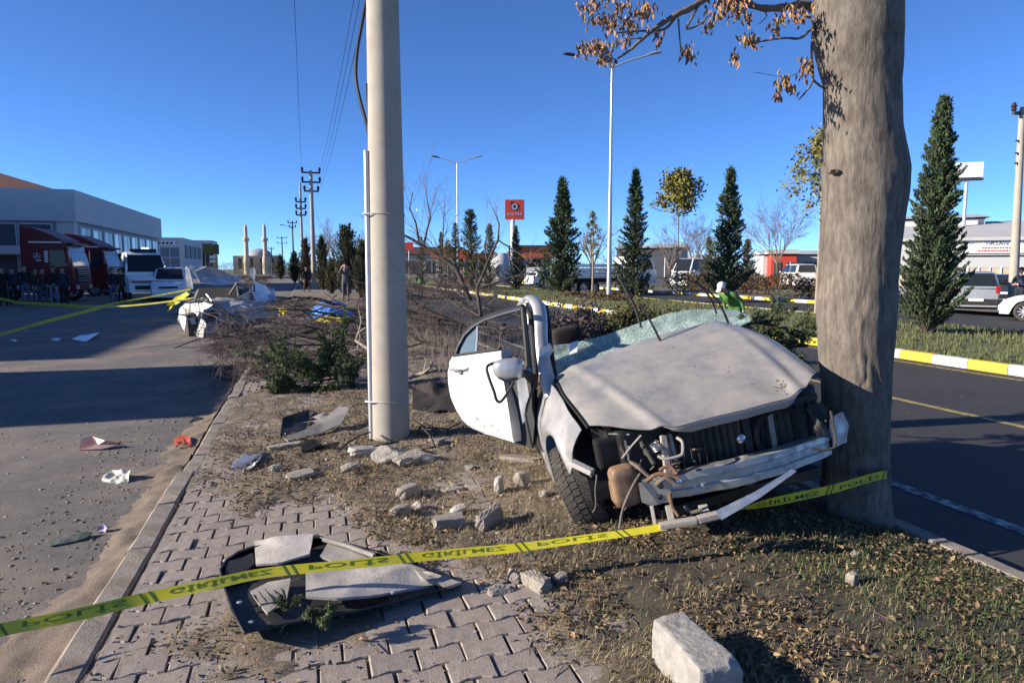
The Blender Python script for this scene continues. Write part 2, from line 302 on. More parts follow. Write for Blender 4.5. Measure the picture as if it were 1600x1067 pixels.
    def build(s, name, mat, parent=None, org=None, smooth=False, bevel=0.0, solid=0.0, rot=None):
        me = bpy.data.meshes.new(name); v = s.v
        if org is not None: v = [(a-org[0], b-org[1], c-org[2]) for a, b, c in v]
        me.from_pydata(v, [], s.f); 
        bm = bmesh.new(); bm.from_mesh(me)
        bmesh.ops.recalc_face_normals(bm, faces=bm.faces)
        if solid: bmesh.ops.solidify(bm, geom=list(bm.faces), thickness=solid)
        if bevel: bmesh.ops.bevel(bm, geom=[e for e in bm.edges if len(e.link_faces) == 2 and e.calc_face_angle(0) > 0.5], offset=bevel, segments=2, profile=0.6, affect='EDGES', clamp_overlap=True)
        bm.to_mesh(me); bm.free()
        o = link(name, me, mat, parent, smooth)
        if smooth: smooth_by_angle(me)
        return o
def smooth_by_angle(me, ang=0.7):
    me.polygons.foreach_set('use_smooth', np.ones(len(me.polygons), bool))
    try: me.set_sharp_from_angle(angle=ang)
    except Exception: pass
def copy_tree(o, parent=None):
    c = o.copy(); COL.objects.link(c); c.parent = parent
    for ch in list(o.children): copy_tree(ch, c)
    return c
def panel(name, pts, mat, parent=None, org=None, thick=0.012, crumple=0.02, cuts=4, freq=6.0, seed=0, smooth=True, bulge=0.0):
    "a bent sheet: outline of 3-D points, subdivided, dented, given thickness"
    pts = [V3(p) for p in pts]; c = sum(pts, Vector())/len(pts); nrm = Vector()
    for i in range(len(pts)): nrm += (pts[i]-c).cross(pts[(i+1) % len(pts)]-c)
    nrm.normalize(); bm = bmesh.new(); vs = [bm.verts.new(p) for p in pts]; cv = bm.verts.new(c+nrm*bulge)
    for i in range(len(vs)): bm.faces.new((vs[i], vs[(i+1) % len(vs)], cv))
    for _ in range(cuts): 
        if len(bm.faces) > 3000: break
        L = sorted((e.calc_length() for e in bm.edges)); lim = L[int(len(L)*0.35)]
        bmesh.ops.subdivide_edges(bm, edges=[e for e in bm.edges if e.calc_length() >= lim], cuts=1)
        bmesh.ops.triangulate(bm, faces=[f for f in bm.faces if len(f.verts) > 3])
    rs = random.Random(seed); ox, oy = rs.random()*50, rs.random()*50
    for v in bm.verts:
        q = v.co*freq; d = float(fbm(q.x+q.z*0.7+ox, q.y+q.z*0.5+oy, 3))-0.45; v.co += nrm*(d*2*crumple)
        d2 = float(fbm(q.y+oy, q.z+q.x*0.4+ox, 2))-0.4; v.co += Vector((d2, -d2, d2*0.3))*crumple*0.5
    if thick: bmesh.ops.solidify(bm, geom=list(bm.faces), thickness=thick)
    bmesh.ops.recalc_face_normals(bm, faces=bm.faces)
    if org is not None: bmesh.ops.translate(bm, verts=bm.verts, vec=-V3(org))
    me = bpy.data.meshes.new(name); bm.to_mesh(me); bm.free(); o = link(name, me, mat, parent)
    if smooth: smooth_by_angle(me, 0.9)
    return o
def stone(name, mat, size, seed, n=2, rough=0.28, parent=None, boxy=0.0):
    "broken lump: subdivided cube, rounded and cut by noise; sits with its base at z=0"
    bm = bmesh.new(); bmesh.ops.create_cube(bm, size=1.0); bmesh.ops.subdivide_edges(bm, edges=bm.edges, cuts=n, use_grid_fill=True)
    rs = random.Random(seed); pl = []
    for i in range(5):
        d = Vector((rs.uniform(-1, 1), rs.uniform(-1, 1), rs.uniform(-0.6, 1))).normalized(); pl.append((d, rs.uniform(0.30, 0.5)))
    for v in bm.verts:
        p = v.co.normalized()*0.58; v.co = p.lerp(v.co, boxy+0.35*(1-boxy))
        for d, k in pl:
            h = v.co.dot(d)-k
            if h > 0: v.co -= d*h*(1-boxy)
        q = v.co*5; v.co += Vector((float(fbm(q.x+seed, q.y+q.z, 4))-.46, float(fbm(q.y+seed, q.z-q.x, 4))-.46, float(fbm(q.z+seed, q.x+q.y, 4))-.46))*rough*0.9
        v.co = Vector((v.co.x*size[0], v.co.y*size[1], v.co.z*size[2]))
    z0 = min(v.co.z for v in bm.verts); bmesh.ops.translate(bm, verts=bm.verts, vec=(0, 0, -z0-size[2]*0.04))
    me = bpy.data.meshes.new(name); bm.to_mesh(me); bm.free(); return link(name, me, mat, parent)
def text_geo(s, size=1.0):
    cu = bpy.data.curves.new('t', 'FONT'); cu.body = s; cu.size = size; cu.offset = 0.008; cu.resolution_u = 2; cu.align_x = 'LEFT'
    ob = bpy.data.objects.new('t', cu); COL.objects.link(ob); dg = bpy.context.evaluated_depsgraph_get(); me = bpy.data.meshes.new_from_object(ob.evaluated_get(dg))
    V = np.array([v.co[:] for v in me.vertices]) if len(me.vertices) else np.zeros((0, 3)); Fc = [tuple(p.vertices) for p in me.polygons]
    bpy.data.objects.remove(ob); bpy.data.curves.remove(cu); bpy.data.meshes.remove(me); return V, Fc
def text_on(name, s, o, ex, ey, width, height, mat, parent, off=0.004, sx=1.0):
    "flat lettering whose lower left corner is at o, along ex / ey (unit), fitted to width x height"
    V, Fc = text_geo(s); mn = V.min(0); sz = V.max(0)-mn; o = np.array(o, float); ex = np.array(ex, float); ey = np.array(ey, float); nz = np.cross(ex, ey)
    W = o+np.outer((V[:, 0]-mn[0])/sz[0]*width, ex)+np.outer((V[:, 1]-mn[1])/sz[1]*height, ey)+nz*off
    return MB().add(W, Fc).build(name, mat, parent)
# ------------------------------------------------------------------ branches
def grow(p, d, L, r, lev, out, rs, wob=0.18, grav=0.0, kids=(3, 5), shrink=(0.5, 0.75), spread=(0.4, 0.9), segs=4, rmin=0.003, t0=0.25):
    pts = [p.copy()]; rad = [r]; q = p.copy(); d = d.normalized()
    for i in range(segs):
        d = (d+Vector((rs.uniform(-1, 1), rs.uniform(-1, 1), rs.uniform(-1, 1)))*wob+Vector((0, 0, grav))).normalized(); q = q+d*(L/segs); pts.append(q.copy()); rad.append(max(rmin*0.6, r*(1-0.65*(i+1)/segs)))
    out.append((pts, rad, lev))
    if lev <= 0: return
    for k in range(rs.randint(*kids)):
        t = rs.uniform(t0, 1.0); i = min(segs-1, int(t*segs)); f = t*segs-i; b = pts[i].lerp(pts[i+1], f)
        ax = (pts[i+1]-pts[i]).normalized(); a = ax.orthogonal().normalized(); a = Quaternion(ax, rs.uniform(0, 2*pi)) @ a; th = rs.uniform(*spread)
        nd = ax*cos(th)+a*sin(th); nr = max(rmin, rad[i]*rs.uniform(0.45, 0.7)); grow(b, nd, L*rs.uniform(*shrink), nr, lev-1, out, rs, wob, grav, kids, shrink, spread, max(2, segs-1), rmin, t0)
def branches_mesh(out, name, n=4, pick=None):
    groups = {}
    for pts, rad, lev in out:
        if pick and not pick(lev): continue
        groups.setdefault((len(pts), n if lev > 0 else 3), []).append((pts, rad))
    Vs = []; Fs = []; b = 0
    if not groups: return None
    for (m, k), L in groups.items():
        P = np.array([[tuple(p) for p in a] for a, _ in L]); R = np.array([r for _, r in L]); B = len(L)
        T = np.empty_like(P); T[:, 1:-1] = P[:, 2:]-P[:, :-2]; T[:, 0] = P[:, 1]-P[:, 0]; T[:, -1] = P[:, -1]-P[:, -2]; T /= (np.linalg.norm(T, axis=2, keepdims=True)+1e-9)
        d = T.mean(1); ref = np.where(np.abs(d[:, 2:3]) < .8, np.array([[0, 0, 1.0]]), np.array([[1.0, 0, 0]])); x0 = np.cross(d, ref)[:, None]; X = x0-T*(x0*T).sum(2, keepdims=True); X /= (np.linalg.norm(X, axis=2, keepdims=True)+1e-9); Y = np.cross(T, X)
        a = 2*pi*np.arange(k)/k; V = P[:, :, None]+(X[:, :, None]*np.cos(a)[:, None]+Y[:, :, None]*np.sin(a)[:, None])*R[:, :, None, None]; Vs.append(V.reshape(-1, 3))
        base = (np.arange(B)*m*k)[:, None, None]+(np.arange(m-1)*k)[None, :, None]; q = np.arange(k)[None, None]; q2 = (np.arange(k)+1)[None, None] % k
        Fs.append((b+np.stack([base+q, base+q2, base+k+q2, base+k+q], -1)).reshape(-1, 4)); b += B*m*k
    return raw_mesh(name, np.concatenate(Vs), np.concatenate(Fs))
def leaf_quads(C, D, Nn, Ln, Wd, curl=0.25):
    "diamond leaves: centre C, direction D, normal N, length, width -> V,F (2 tris folded)"
    D = D/np.linalg.norm(D, axis=1, keepdims=True); S = np.cross(D, Nn); S /= (np.linalg.norm(S, axis=1, keepdims=True)+1e-9); U = np.cross(S, D)
    Ln = np.asarray(Ln).reshape(-1, 1); Wd = np.asarray(Wd).reshape(-1, 1); n = len(C)
    a = C-D*Ln/2; b = C+S*Wd/2+U*Ln*curl; c = C+D*Ln/2; d = C-S*Wd/2+U*Ln*curl
    V = np.stack([a, b, c, d], 1).reshape(-1, 3); i = np.arange(n)[:, None]*4
    return V, np.concatenate([i+np.array([[0, 1, 2]]), i+np.array([[0, 2, 3]])], 0)
def rnd_dirs(n): v = RNG.normal(size=(n, 3)); return v/np.linalg.norm(v, axis=1, keepdims=True)
# ================================================================== THE SETTING
ZL = -0.10; ZR = -0.13          # left street and right road lie below the verge
K_IN = -0.90                    # inner face of the street kerb
def sheet(name, x0, x1, y0, y1, z, mat, nx=1, ny=1, parent=None):
    mb = MB(); mb.grid(lambda u, v: (x0+(x1-x0)*u, y0+(y1-y0)*v, z), nx, ny); o = mb.build(name, mat, parent)
    if parent is None: tag(o, kind='structure')
    return o
sheet('ground', -900, 900, -60, 1500, -0.22, 'field', 8, 8)
street = sheet('street', -11.0, -1.06, -8, 400, ZL, 'asphalt_dusty', 1, 8)
sheet('forecourt', -70, -11.0, -8, 140, ZL-0.004, 'asphalt_dusty', 1, 8)
road = sheet('road', 3.55, 11.0, -8, 500, ZR, 'asphalt_dark', 1, 8)
sheet('far_carriageway', 17.6, 24.2, -8, 500, ZR, 'asphalt_dark', 1, 8)
def line(name, x, w, y0, y1, mat, dash=None):
    mb = MB(); y = y0
    while y < y1:
        e = y1 if dash is None else min(y1, y+dash[0]); mb.add([(x-w/2, y, ZR+0.004), (x+w/2, y, ZR+0.004), (x+w/2, e, ZR+0.004), (x-w/2, e, ZR+0.004)], [(0, 1, 2, 3)])
        if dash is None: break
        y += dash[0]+dash[1]
    return tag(mb.build(name, mat), kind='structure')
line('edge_line', 4.5, 0.12, -6, 300, 'road_paint_white'); line('lane_line', 7.5, 0.12, -6, 300, 'road_paint_yellow'); line('median_edge_line', 10.6, 0.1, -6, 300, 'road_paint_yellow')
line('far_edge_line', 17.95, 0.12, -6, 300, 'road_paint_white')
# -- verge: one raised strip of soil between street and road, with dirt drifting over the pavers
def cover(x, y):
    "how much soil hides the pavers (0..1)"
    x = np.asarray(x, float); y = np.asarray(y, float); n = fbm(x*2.2+3, y*2.2+9, 4)-0.46
    edge = np.where(y < 3.2, 0.98-0.02*y, np.where(y < 5.0, 0.62-(y-3.2)*0.30, 0.05))
    a = sstep(-0.16, 0.18, x-edge+n*0.9)
    b = sstep(4.55, 5.2, y+n*1.6-0.55*sstep(-0.4, -0.9, x))*sstep(9.2, 7.6, y+n*2.0)*(0.62+0.38*sstep(-0.75, -0.35, x))
    c = sstep(0.15, 0.5, x+n*0.6)*sstep(5, 6, y)
    d = sstep(11.5, 13.5, y+n*2)
    e = 0.72*sstep(.50, .64, fbm(x*1.4+20, y*1.4+6, 4)+.05*sstep(2.6, 4.2, y))
    return np.maximum(np.maximum(np.maximum(a, b), np.maximum(c, d)), e)
def terr(x, y):
    x = np.asarray(x, float); y = np.asarray(y, float); c = cover(x, y); near = sstep(60, 20, y)
    z = -0.026+0.041*c+(fbm(x*1.1+40, y*1.1, 3)-0.45)*0.10*c*sstep(0.3, 1.2, x)+(fbm(x*7, y*7+5, 4)-0.47)*0.045*c+(fbm(x*22, y*22+5, 2)-0.37)*0.012
    z = z+0.05*c*sstep(1.0, 2.2, x)*sstep(3.5, 2.6, x)
    z = z*near+0.0*(1-near)
    return np.where(x > 3.3, z*sstep(3.56, 3.3, x)-0.03*sstep(3.3, 3.55, x), z)
def terr1(x, y): return float(terr(np.array([x]), np.array([y]))[0])
def verge_mesh(x0, x1, y0, y1, nx, ny):
    xs = np.linspace(x0, x1, nx+1); ys = np.linspace(y0, y1, ny+1) if y1 < 20 else y0+(y1-y0)*np.linspace(0, 1, ny+1)**1.6
    X, Y = np.meshgrid(xs, ys); Z = terr(X, Y); V = np.stack([X, Y, Z], -1).reshape(-1, 3)
    i = np.arange(nx)[None, :]+np.arange(ny)[:, None]*(nx+1); Q = np.stack([i, i+1, i+nx+2, i+nx+1], -1).reshape(-1, 4)
    # skirt down to the road on the right
    b = len(V); e = V.reshape(ny+1, nx+1, 3)[:, -1].copy(); e[:, 2] = -0.2; V = np.concatenate([V, e]); r = np.arange(ny); Q = np.concatenate([Q, np.stack([(r*(nx+1)+nx), b+r, b+r+1, ((r+1)*(nx+1)+nx)], -1)])
    return V, Q
Va, Qa = verge_mesh(K_IN, 3.55, -1.0, 12.5, 150, 430); Vb, Qb = verge_mesh(K_IN, 3.55, 12.5, 300, 24, 120)
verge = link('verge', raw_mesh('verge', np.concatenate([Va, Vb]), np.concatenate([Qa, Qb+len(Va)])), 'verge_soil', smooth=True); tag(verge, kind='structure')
Vv_ = np.concatenate([Va, Vb]); dark_fac = sstep(.75, 1.5, Vv_[:, 0]+.7*(fbm(Vv_[:, 0]*1.8, Vv_[:, 1]*1.8, 3)-.45))*sstep(4.4, 3.4, Vv_[:, 1]+.8*(fbm(Vv_[:, 0]*2+7, Vv_[:, 1]*2, 3)-.45)); at_ = verge.data.attributes.new('soil_dark', 'FLOAT', 'POINT'); at_.data.foreach_set('value', dark_fac.astype(np.float32))   # soil colour darkens towards the road at the near end
# low soil bank along the road kerb
# -- pavers: I-shaped interlocking stones, rows across the pavement
side = sheet('sidewalk', K_IN, 1.35, -0.6, 14.2, -0.022, 'dirt')
PL, PP, PA = 0.196, 0.141, 0.0095
def paver_mesh(seed):
    rs = random.Random(seed); hx = PL/2-0.004; hy = PP/2-0.003; t = [-1, -0.72, -0.30, 0.30, 0.72, 1]; o = [1, 1, -1, -1, 1, 1]
    bot = [(x*hx, -hy-PA*k*0.9) for x, k in zip(t, o)]+[(x*hx, hy+PA*k*0.9) for x, k in zip(t[::-1], o[::-1])]
    top = []
    for x, y in bot: top.append((x*(1-0.005/hx)+rs.uniform(-.0012, .0012), y*(1-0.0045/hy)+rs.uniform(-.0012, .0012)))
    n = len(bot); mid = [(x*(1-0.001/hx), y*(1-0.001/hy)) for x, y in bot]
    vs = [(x, y, -0.05) for x, y in bot]+[(x, y, -0.006) for x, y in mid]+[(x, y, rs.uniform(-.0012, .0012)) for x, y in top]
    fs = [(i, (i+1) % n, n+(i+1) % n, n+i) for i in range(n)]+[(n+i, n+(i+1) % n, 2*n+(i+1) % n, 2*n+i) for i in range(n)]+[(2*n, 2*n+1, 2*n+2, 2*n+9, 2*n+10, 2*n+11), (2*n+2, 2*n+3, 2*n+8, 2*n+9), (2*n+3, 2*n+4, 2*n+5, 2*n+6, 2*n+7, 2*n+8)]
    me = bpy.data.meshes.new('paver'); me.from_pydata(vs, [], fs); me.materials.append(MT['paver']); return me
PM = [paver_mesh(i) for i in range(6)]
cells = []
for j in range(int((14.0-1.4)/PP)):
    y = 1.4+j*PP; off = 0.5*PL*(j % 2)
    for i in range(13):
        x = K_IN+0.012+PL/2+i*PL-off
        if x > 1.30: continue
        if x < K_IN+0.05: cells.append((K_IN+0.012+PL*.25, y, .48)); continue
        cells.append((x, y, 1.0))
def in_view(x, y, z=0):
    q = np.array([x, y, z])-CAM; d = q@fw
    if d < 0.3: return None
    return 800+F*(q@rt)/d, 533.5-F*(q@up)/d, d
vis = []
for x, y, sc in cells:
    w = in_view(x, y); c = float(cover(np.array([x]), np.array([y]))[0])
    ok = w and -80 < w[0] < 1680 and w[1] < 1110
    vis.append((0 if (ok and c < 0.85) else 1, w[2] if w else 99, x, y, sc))
vis.sort(); stuff_v = []; stuff_f = []
for k, (bad, d, x, y, sc) in enumerate(vis):
    rs = random.Random(k); z = rs.uniform(-0.004, 0.003)-(.008 if rs.random() < .06 else 0)+0.01*float(fbm(x*1.3, y*1.3, 2)-0.4); tx, ty, tz = rs.gauss(0, .017), rs.gauss(0, .017), rs.gauss(0, .013)
    me = PM[k % 6]; mat = Matrix.Translation((x+rs.gauss(0, .0015), y+rs.gauss(0, .0015), z)) @ Matrix.Rotation(tz, 4, 'Z') @ Matrix.Rotation(tx, 4, 'X') @ Matrix.Rotation(ty, 4, 'Y') @ Matrix.Diagonal((sc, 1, 1, 1))
    if k < 300 and not bad:
        o = bpy.data.objects.new('paver', me); COL.objects.link(o); o.parent = side; o.matrix_local = mat
    else:
        b = len(stuff_v); stuff_v += [tuple(mat @ v.co) for v in me.vertices]; stuff_f += [tuple(b+i for i in p.vertices) for p in me.polygons]
pm = MB(); pm.v = stuff_v; pm.f = stuff_f; rest = pm.build('pavers', 'paver', side); rest['kind'] = 'stuff'
# -- street kerb: long concrete stones, knocked out of line at the crash
kerb = sheet('kerb', -1.06, K_IN, -3, 15, -0.13, 'dirt')
def kerb_stone(parent, x, y, ln, w, h, mat, z=0.0, rz=0.0, seed=0, name='kerb_stone'):
    rs = random.Random(seed); mb = MB(); n = max(2, int(ln/0.12))
    def ring(t): return [(-w/2, t, -h), (w/2, t, -h), (w/2, t, -0.012+rs.uniform(-.004, .003)), (w/2-0.014, t, rs.uniform(-.004, .003)), (-w/2+0.03, t, rs.uniform(-.005, .003)), (-w/2+rs.uniform(0, .006), t, -0.03+rs.uniform(-.006, .004))]
    vs = []; 
    for i in range(n+1): vs += ring(-ln/2+ln*i/n)
    fs = [(i*6+k, i*6+(k+1) % 6, (i+1)*6+(k+1) % 6, (i+1)*6+k) for i in range(n) for k in range(6)]+[(0, 1, 2, 3, 4, 5), tuple(n*6+k for k in (5, 4, 3, 2, 1, 0))]
    mb.add(vs, fs); o = mb.build(name, mat, parent); o.location = (x, y, z); o.rotation_euler = (0, 0, rz); return o
y = -1.2; k = 0
while y < 14.6:
    ln = 0.78; broken = 5.4 < y < 10.0
    if y < 5.3: x, rz = -0.982, random.gauss(0, .006)
    else: x, rz = -0.945+random.uniform(-.015, .02), random.gauss(0, .02)
    if broken: ln = random.choice([0.5, 0.62, 0.75])
    kerb_stone(kerb, x, y+ln/2, ln-0.012, 0.15, 0.16, 'kerb', random.uniform(-.006, .008), rz, k); y += ln; k += 1
tag(MB().box((-0.975, 160, -0.055), (0.15, 290, 0.12)).build('far_kerb', 'kerb'), kind='structure')
# road-side kerb of the verge
rk = sheet('road_kerb', 3.52, 3.60, -3, 100, -0.16, 'dirt'); y = -2; k = 0
while y < 60:
    kerb_stone(rk, 3.57, y+0.5, 0.985, 0.14, 0.12, 'kerb', -0.012+random.uniform(-.004, .004), random.gauss(0, .004), 100+k); y += 1.0; k += 1
# -- median: lawn with painted kerb stones either side
mb = MB(); mb.grid(lambda u, v: (11.15+6.35*u, -8+(v**1.8)*400, 0.0+0.10*sin(pi*u)+0.06*(float(vnoise(u*9, v*300))-0.5)), 14, 200)
median = mb.build('median', 'lawn', smooth=True); tag(median, kind='structure')
def painted(x, sgn, y0, y1, ln, base_y1, nm, x_of=None):
    base = sheet(nm, x-0.1, x+0.1, y0, base_y1, -0.15, 'dirt'); y = y0; i = 0
    while y < y1:
        kerb_stone(base, x, y+ln/2, ln-0.012, 0.2, 0.16, 'kerb_white' if i % 2 else 'kerb_yellow', 0.03+random.uniform(-.006, .006), random.gauss(0, .004)+(pi if sgn < 0 else 0), 300+i); y += ln; i += 1
    return base
painted(11.08, 1, 4.0, 70.0, 0.72, 90, 'median_kerb'); painted(17.55, -1, 20.0, 80.0, 1.0, 90, 'median_far_kerb'); painted(24.3, 1, 28.0, 78.0, 0.9, 90, 'far_road_kerb')
sheet('far_pavement', 24.4, 29, -8, 400, 0.0, 'asphalt_dusty', 1, 4)
# ================================================================== FRONT HALF OF THE TORN CAR, against the tree
car = thing('wrecked_car', 'silver car torn in half, front wedged against the tree trunk, bonnet dusty, door hanging open', 'car wreck')
CM = Matrix.Translation((2.501, 3.953, 0.045)) @ Matrix.Rotation(radians(-97.23), 4, 'Z') @ Matrix.Rotation(radians(-1.62), 4, 'Y') @ Matrix.Rotation(radians(11.54), 4, 'X')
car.matrix_world = CM; CI = CM.inverted()
def cp(u, v, D): return CI @ V3(at(u, v, D))
# bonnet ------------------------------------------------------------------
def hood_pt(u, v, dz=0.0):
    t = v*2-1                                    # -1 car's right .. +1 car's left
    hw = 0.705+0.045*sstep(0, 0.55, u)-0.0*u; y = t*hw
    a = abs(t); nose = 0.79-(0.34 if t < 0 else 0.20)*max(0, (a-0.42)/0.58)**1.7
    if t > 0: y -= 0.12*u*t*t
    x = -0.50+(nose+0.50)*u; ux = (x+0.5)/1.3
    z = 0.985-0.235*ux**1.6-0.02*ux+0.042*(1-t*t)*(1-0.35*u)
    z -= 0.022*(max(0, a-0.84)/0.16)**2
    cr = 0.80-0.24*u; z += (0.014 if t < 0 else 0.004)*math.exp(-((a-cr)/0.045)**2)*(0.3+0.7*u)-0.012*(1-sstep(cr-0.1, cr, a))*u*0
    z -= 0.012*sstep(cr, cr+0.1, a)
    z += 0.105*max(0, (t+.8)/1.8)**1.4*(1-u)**.8+0.10*max(0, t)**2.2*u                 # pushed up on the tree side
    f = (t-0.62)-(0.15*(1-u)); z += 0.006*math.exp(-(f/0.04)**2)*sstep(0.4, 0.9, u)-0.018*sstep(0.0, 0.10, f)*sstep(0.5, 1.0, u)   # fold
    d = math.hypot((t-0.50)/0.16, (u-0.93)/0.09); z -= 0.025*math.exp(-d*d)
    z += 0.010*(float(fbm(u*5+3, v*5, 3))-0.45)+0.003*(float(fbm(u*17+3, v*17, 2))-0.4)-0.03*math.exp(-((1-t)/0.10)**2)
    return (x, y, z+dz)
mb = MB(); mb.grid(lambda v, u: hood_pt(u, v), 72, 56); hood = mb.build('bonnet', 'hood_silver', car, smooth=True, solid=-0.006)
def lip(v, w):
    p = hood_pt(1.0, 0.22+0.60*v); k = min(1, 6*v, 6*(1-v)); return (p[0]+0.003-0.014*w*w*k, p[1], p[2]-0.002-0.045*w*k)
mb = MB(); mb.grid(lambda u, v: lip(u, v), 60, 4); mb.build('front_lip', 'silver', hood, smooth=True, solid=-0.004)
# scuffed dent near the tree-side corner
def scf(u, v):
    p = hood_pt(0.865+0.10*v, 0.715+0.07*u, 0.0115); return p
mb = MB(); rs = random.Random(4)
for i in range(26):
    u0, v0 = rs.gauss(.5, .22), rs.gauss(.5, .25); w, h = rs.uniform(.03, .14), rs.uniform(.03, .12); n = 6
    c = scf(u0, v0); ring = [scf(u0+w*cos(2*pi*k/n)*rs.uniform(.5, 1), v0+h*sin(2*pi*k/n)*rs.uniform(.5, 1)) for k in range(n)]
    mb.add([c]+ring, [(0, 1+k, 1+(k+1) % n) for k in range(n)])
mb.build('scrape', 'scuff', hood)['kind'] = 'stuff'
mb = MB()
for i in range(46):
    t0, u0 = rs.uniform(.12, .80), rs.uniform(.05, .9); s = rs.uniform(.002, .006)*(2.0 if rs.random() < .12 else 1); ang = rs.uniform(0, 3); el = rs.uniform(.3, .8)
    ring = []
    for k in range(6):
        a = 2*pi*k/6; du, dv = s*cos(a), s*el*sin(a); du, dv = du*cos(ang)-dv*sin(ang), du*sin(ang)+dv*cos(ang); ring.append(hood_pt(u0+du*rs.uniform(.5, 1.1), t0+dv*rs.uniform(.5, 1.1), 0.0105))
    mb.add(ring, [tuple(range(6))])
mb.build('dirt_speck', 'scuff', hood)['kind'] = 'stuff'
# right front fender (on the left in the picture) -----------------------------
def fend(u, v):
    xf = 0.455-0.12*v**0.8; xr = -0.64-0.12*sstep(0.05, .4, v)+0.10*sstep(.6, 1, v); x = xr+(xf-xr)*u
    # top edge runs along the bonnet, bottom follows the wheel arch
    uu = min(1, max(0, (x+0.5)/0.95)); top = hood_pt(uu, 0.0)[2]-0.012
    R = 0.365; bot = 0.24
    if abs(x+0.02) < R: bot = max(bot, 0.30+sqrt(R*R-(x+0.02)**2))
    if x > 0.2: bot = max(0.525-0.02*sstep(.2, .34, x), 0.30+sqrt(max(0, R*R-(x+0.02)**2)))
    z = top+(bot-top)*v
    y = -0.758-0.135*sstep(0, 0.8, (0.975-z)/0.45)+0.035*sstep(0.15, 0.5, x)
    if z < 0.5: y += 0.03*(0.5-z)/0.25
    d = math.hypot(x+0.02, z-0.30); y -= 0.022*math.exp(-((d-0.40)/0.035)**2)
    y += 0.006*(float(fbm(x*6, z*6, 2))-0.4)
    return (x, y, z)
mb = MB(); mb.grid(fend, 60, 18); fender = mb.build('fender', 'silver', car, smooth=True, solid=-0.006)
# dark gap line between bonnet and fender
mb = MB(); mb.tube([(hood_pt(u/10, 0.0)[0], hood_pt(u/10, 0.0)[1]-0.012, hood_pt(u/10, 0.0)[2]-0.012) for u in range(0, 11)], 0.010, 6); mb.build('bonnet_gap_seal', 'black', hood)
# wheel housing
mb = MB()
mb.grid(lambda u, v: (-0.02+0.37*cos(pi*u), -0.80+0.30*v, 0.30+0.37*sin(pi*u)), 18, 2); mb.build('wheel_arch_liner', 'bay_black', car)
# tree-side fender, crushed
panel('crushed_fender', [(0.46, 0.58, 0.74), (0.36, 0.70, 0.84), (-0.40, 0.76, 0.98), (-0.55, 0.80, 0.75), (0.05, 0.80, 0.62), (0.36, 0.68, 0.45), (0.50, 0.62, 0.55)], 'silver', car, thick=0.006, crumple=0.05, cuts=4, freq=5, seed=3)
panel('crushed_wing_corner', [(0.48, 0.52, 0.70), (0.40, 0.70, 0.72), (0.35, 0.74, 0.55), (0.50, 0.64, 0.48), (0.56, 0.56, 0.58)], 'silver', car, thick=0.006, crumple=0.05, cuts=3, freq=8, seed=8)
# windscreen ------------------------------------------------------------------
low = [(868, 584, 4.93), (900, 577, 4.93), (950, 562, 4.95), (1000, 548, 4.98), (1050, 534, 5.0), (1100, 521, 5.03), (1150, 510, 5.08), (1172, 502, 5.1)]
hig = [(858, 541, 5.12), (895, 537, 5.2), (945, 525, 5.3), (995, 507, 5.36), (1038, 491, 5.42), (1072, 485, 5.46), (1140, 483, 5.5), (1172, 490, 5.45)]
def wpt(u, v):
    t = u*(len(low)-1); i = min(len(low)-2, int(t)); f = t-i; a = [low[i][k]*(1-f)+low[i+1][k]*f for k in range(3)]; b = [hig[i][k]*(1-f)+hig[i+1][k]*f for k in range(3)]
    p = [a[k]*(1-v)+b[k]*v for k in range(3)]; q = cp(*p); sag = 0.05*sin(pi*v)*sin(pi*u)
    q.z += -sag+0.05*(float(fbm(u*9, v*4+7, 4))-0.46)*min(1, 6*v*(1.05-v)+0.25); q.x += 0.03*(float(fbm(u*11+5, v*5, 3))-0.45); return q
mb = MB(); mb.grid(wpt, 70, 16); ws = mb.build('windscreen', 'shattered', car, smooth=True, solid=0.005)
panel('windscreen_sticker', [cp(891, 536, 5.10), cp(904, 532, 5.12), cp(901, 551, 5.02), cp(889, 555, 5.0)], 'paper', ws, thick=0.002, crumple=0.002, cuts=1)
# cowl and scuttle under the glass
mb = MB(); mb.grid(lambda u, v: (-0.52-0.26*v, -0.70+1.42*u, 0.955-0.09*v+0.09*u*u+0.006*sin(u*60)), 40, 4); mb.build('cowl', 'plastic_clean', car)
# wipers
for nm, pts, blade in (('a', [(1036, 541, 4.9), (1018, 505, 4.9), (1000, 475, 4.92)], [(1002, 512, 4.9), (993, 482, 4.92), (978, 452, 4.94), (966, 432, 4.96)]),
                       ('b', [(1141, 513, 5.0), (1131, 488, 5.0), (1118, 466, 5.0), (1096, 447, 5.0), (1064, 433, 5.0)], [(1120, 491, 4.97), (1112, 470, 4.97), (1095, 448, 4.98), (1070, 436, 5.0)])):
    mb = MB(); mb.tube([cp(*p) for p in pts], [0.011, 0.008, 0.007, 0.006, 0.005][:len(pts)], 6, sub=5); w = mb.build('wiper_arm', 'plastic_clean', car, smooth=True)
    mb = MB(); mb.tube([cp(*p) for p in blade], [0.008, 0.012, 0.012, 0.007], 6, flat=0.6, sub=5); mb.build('wiper_blade', 'plastic_clean', w)
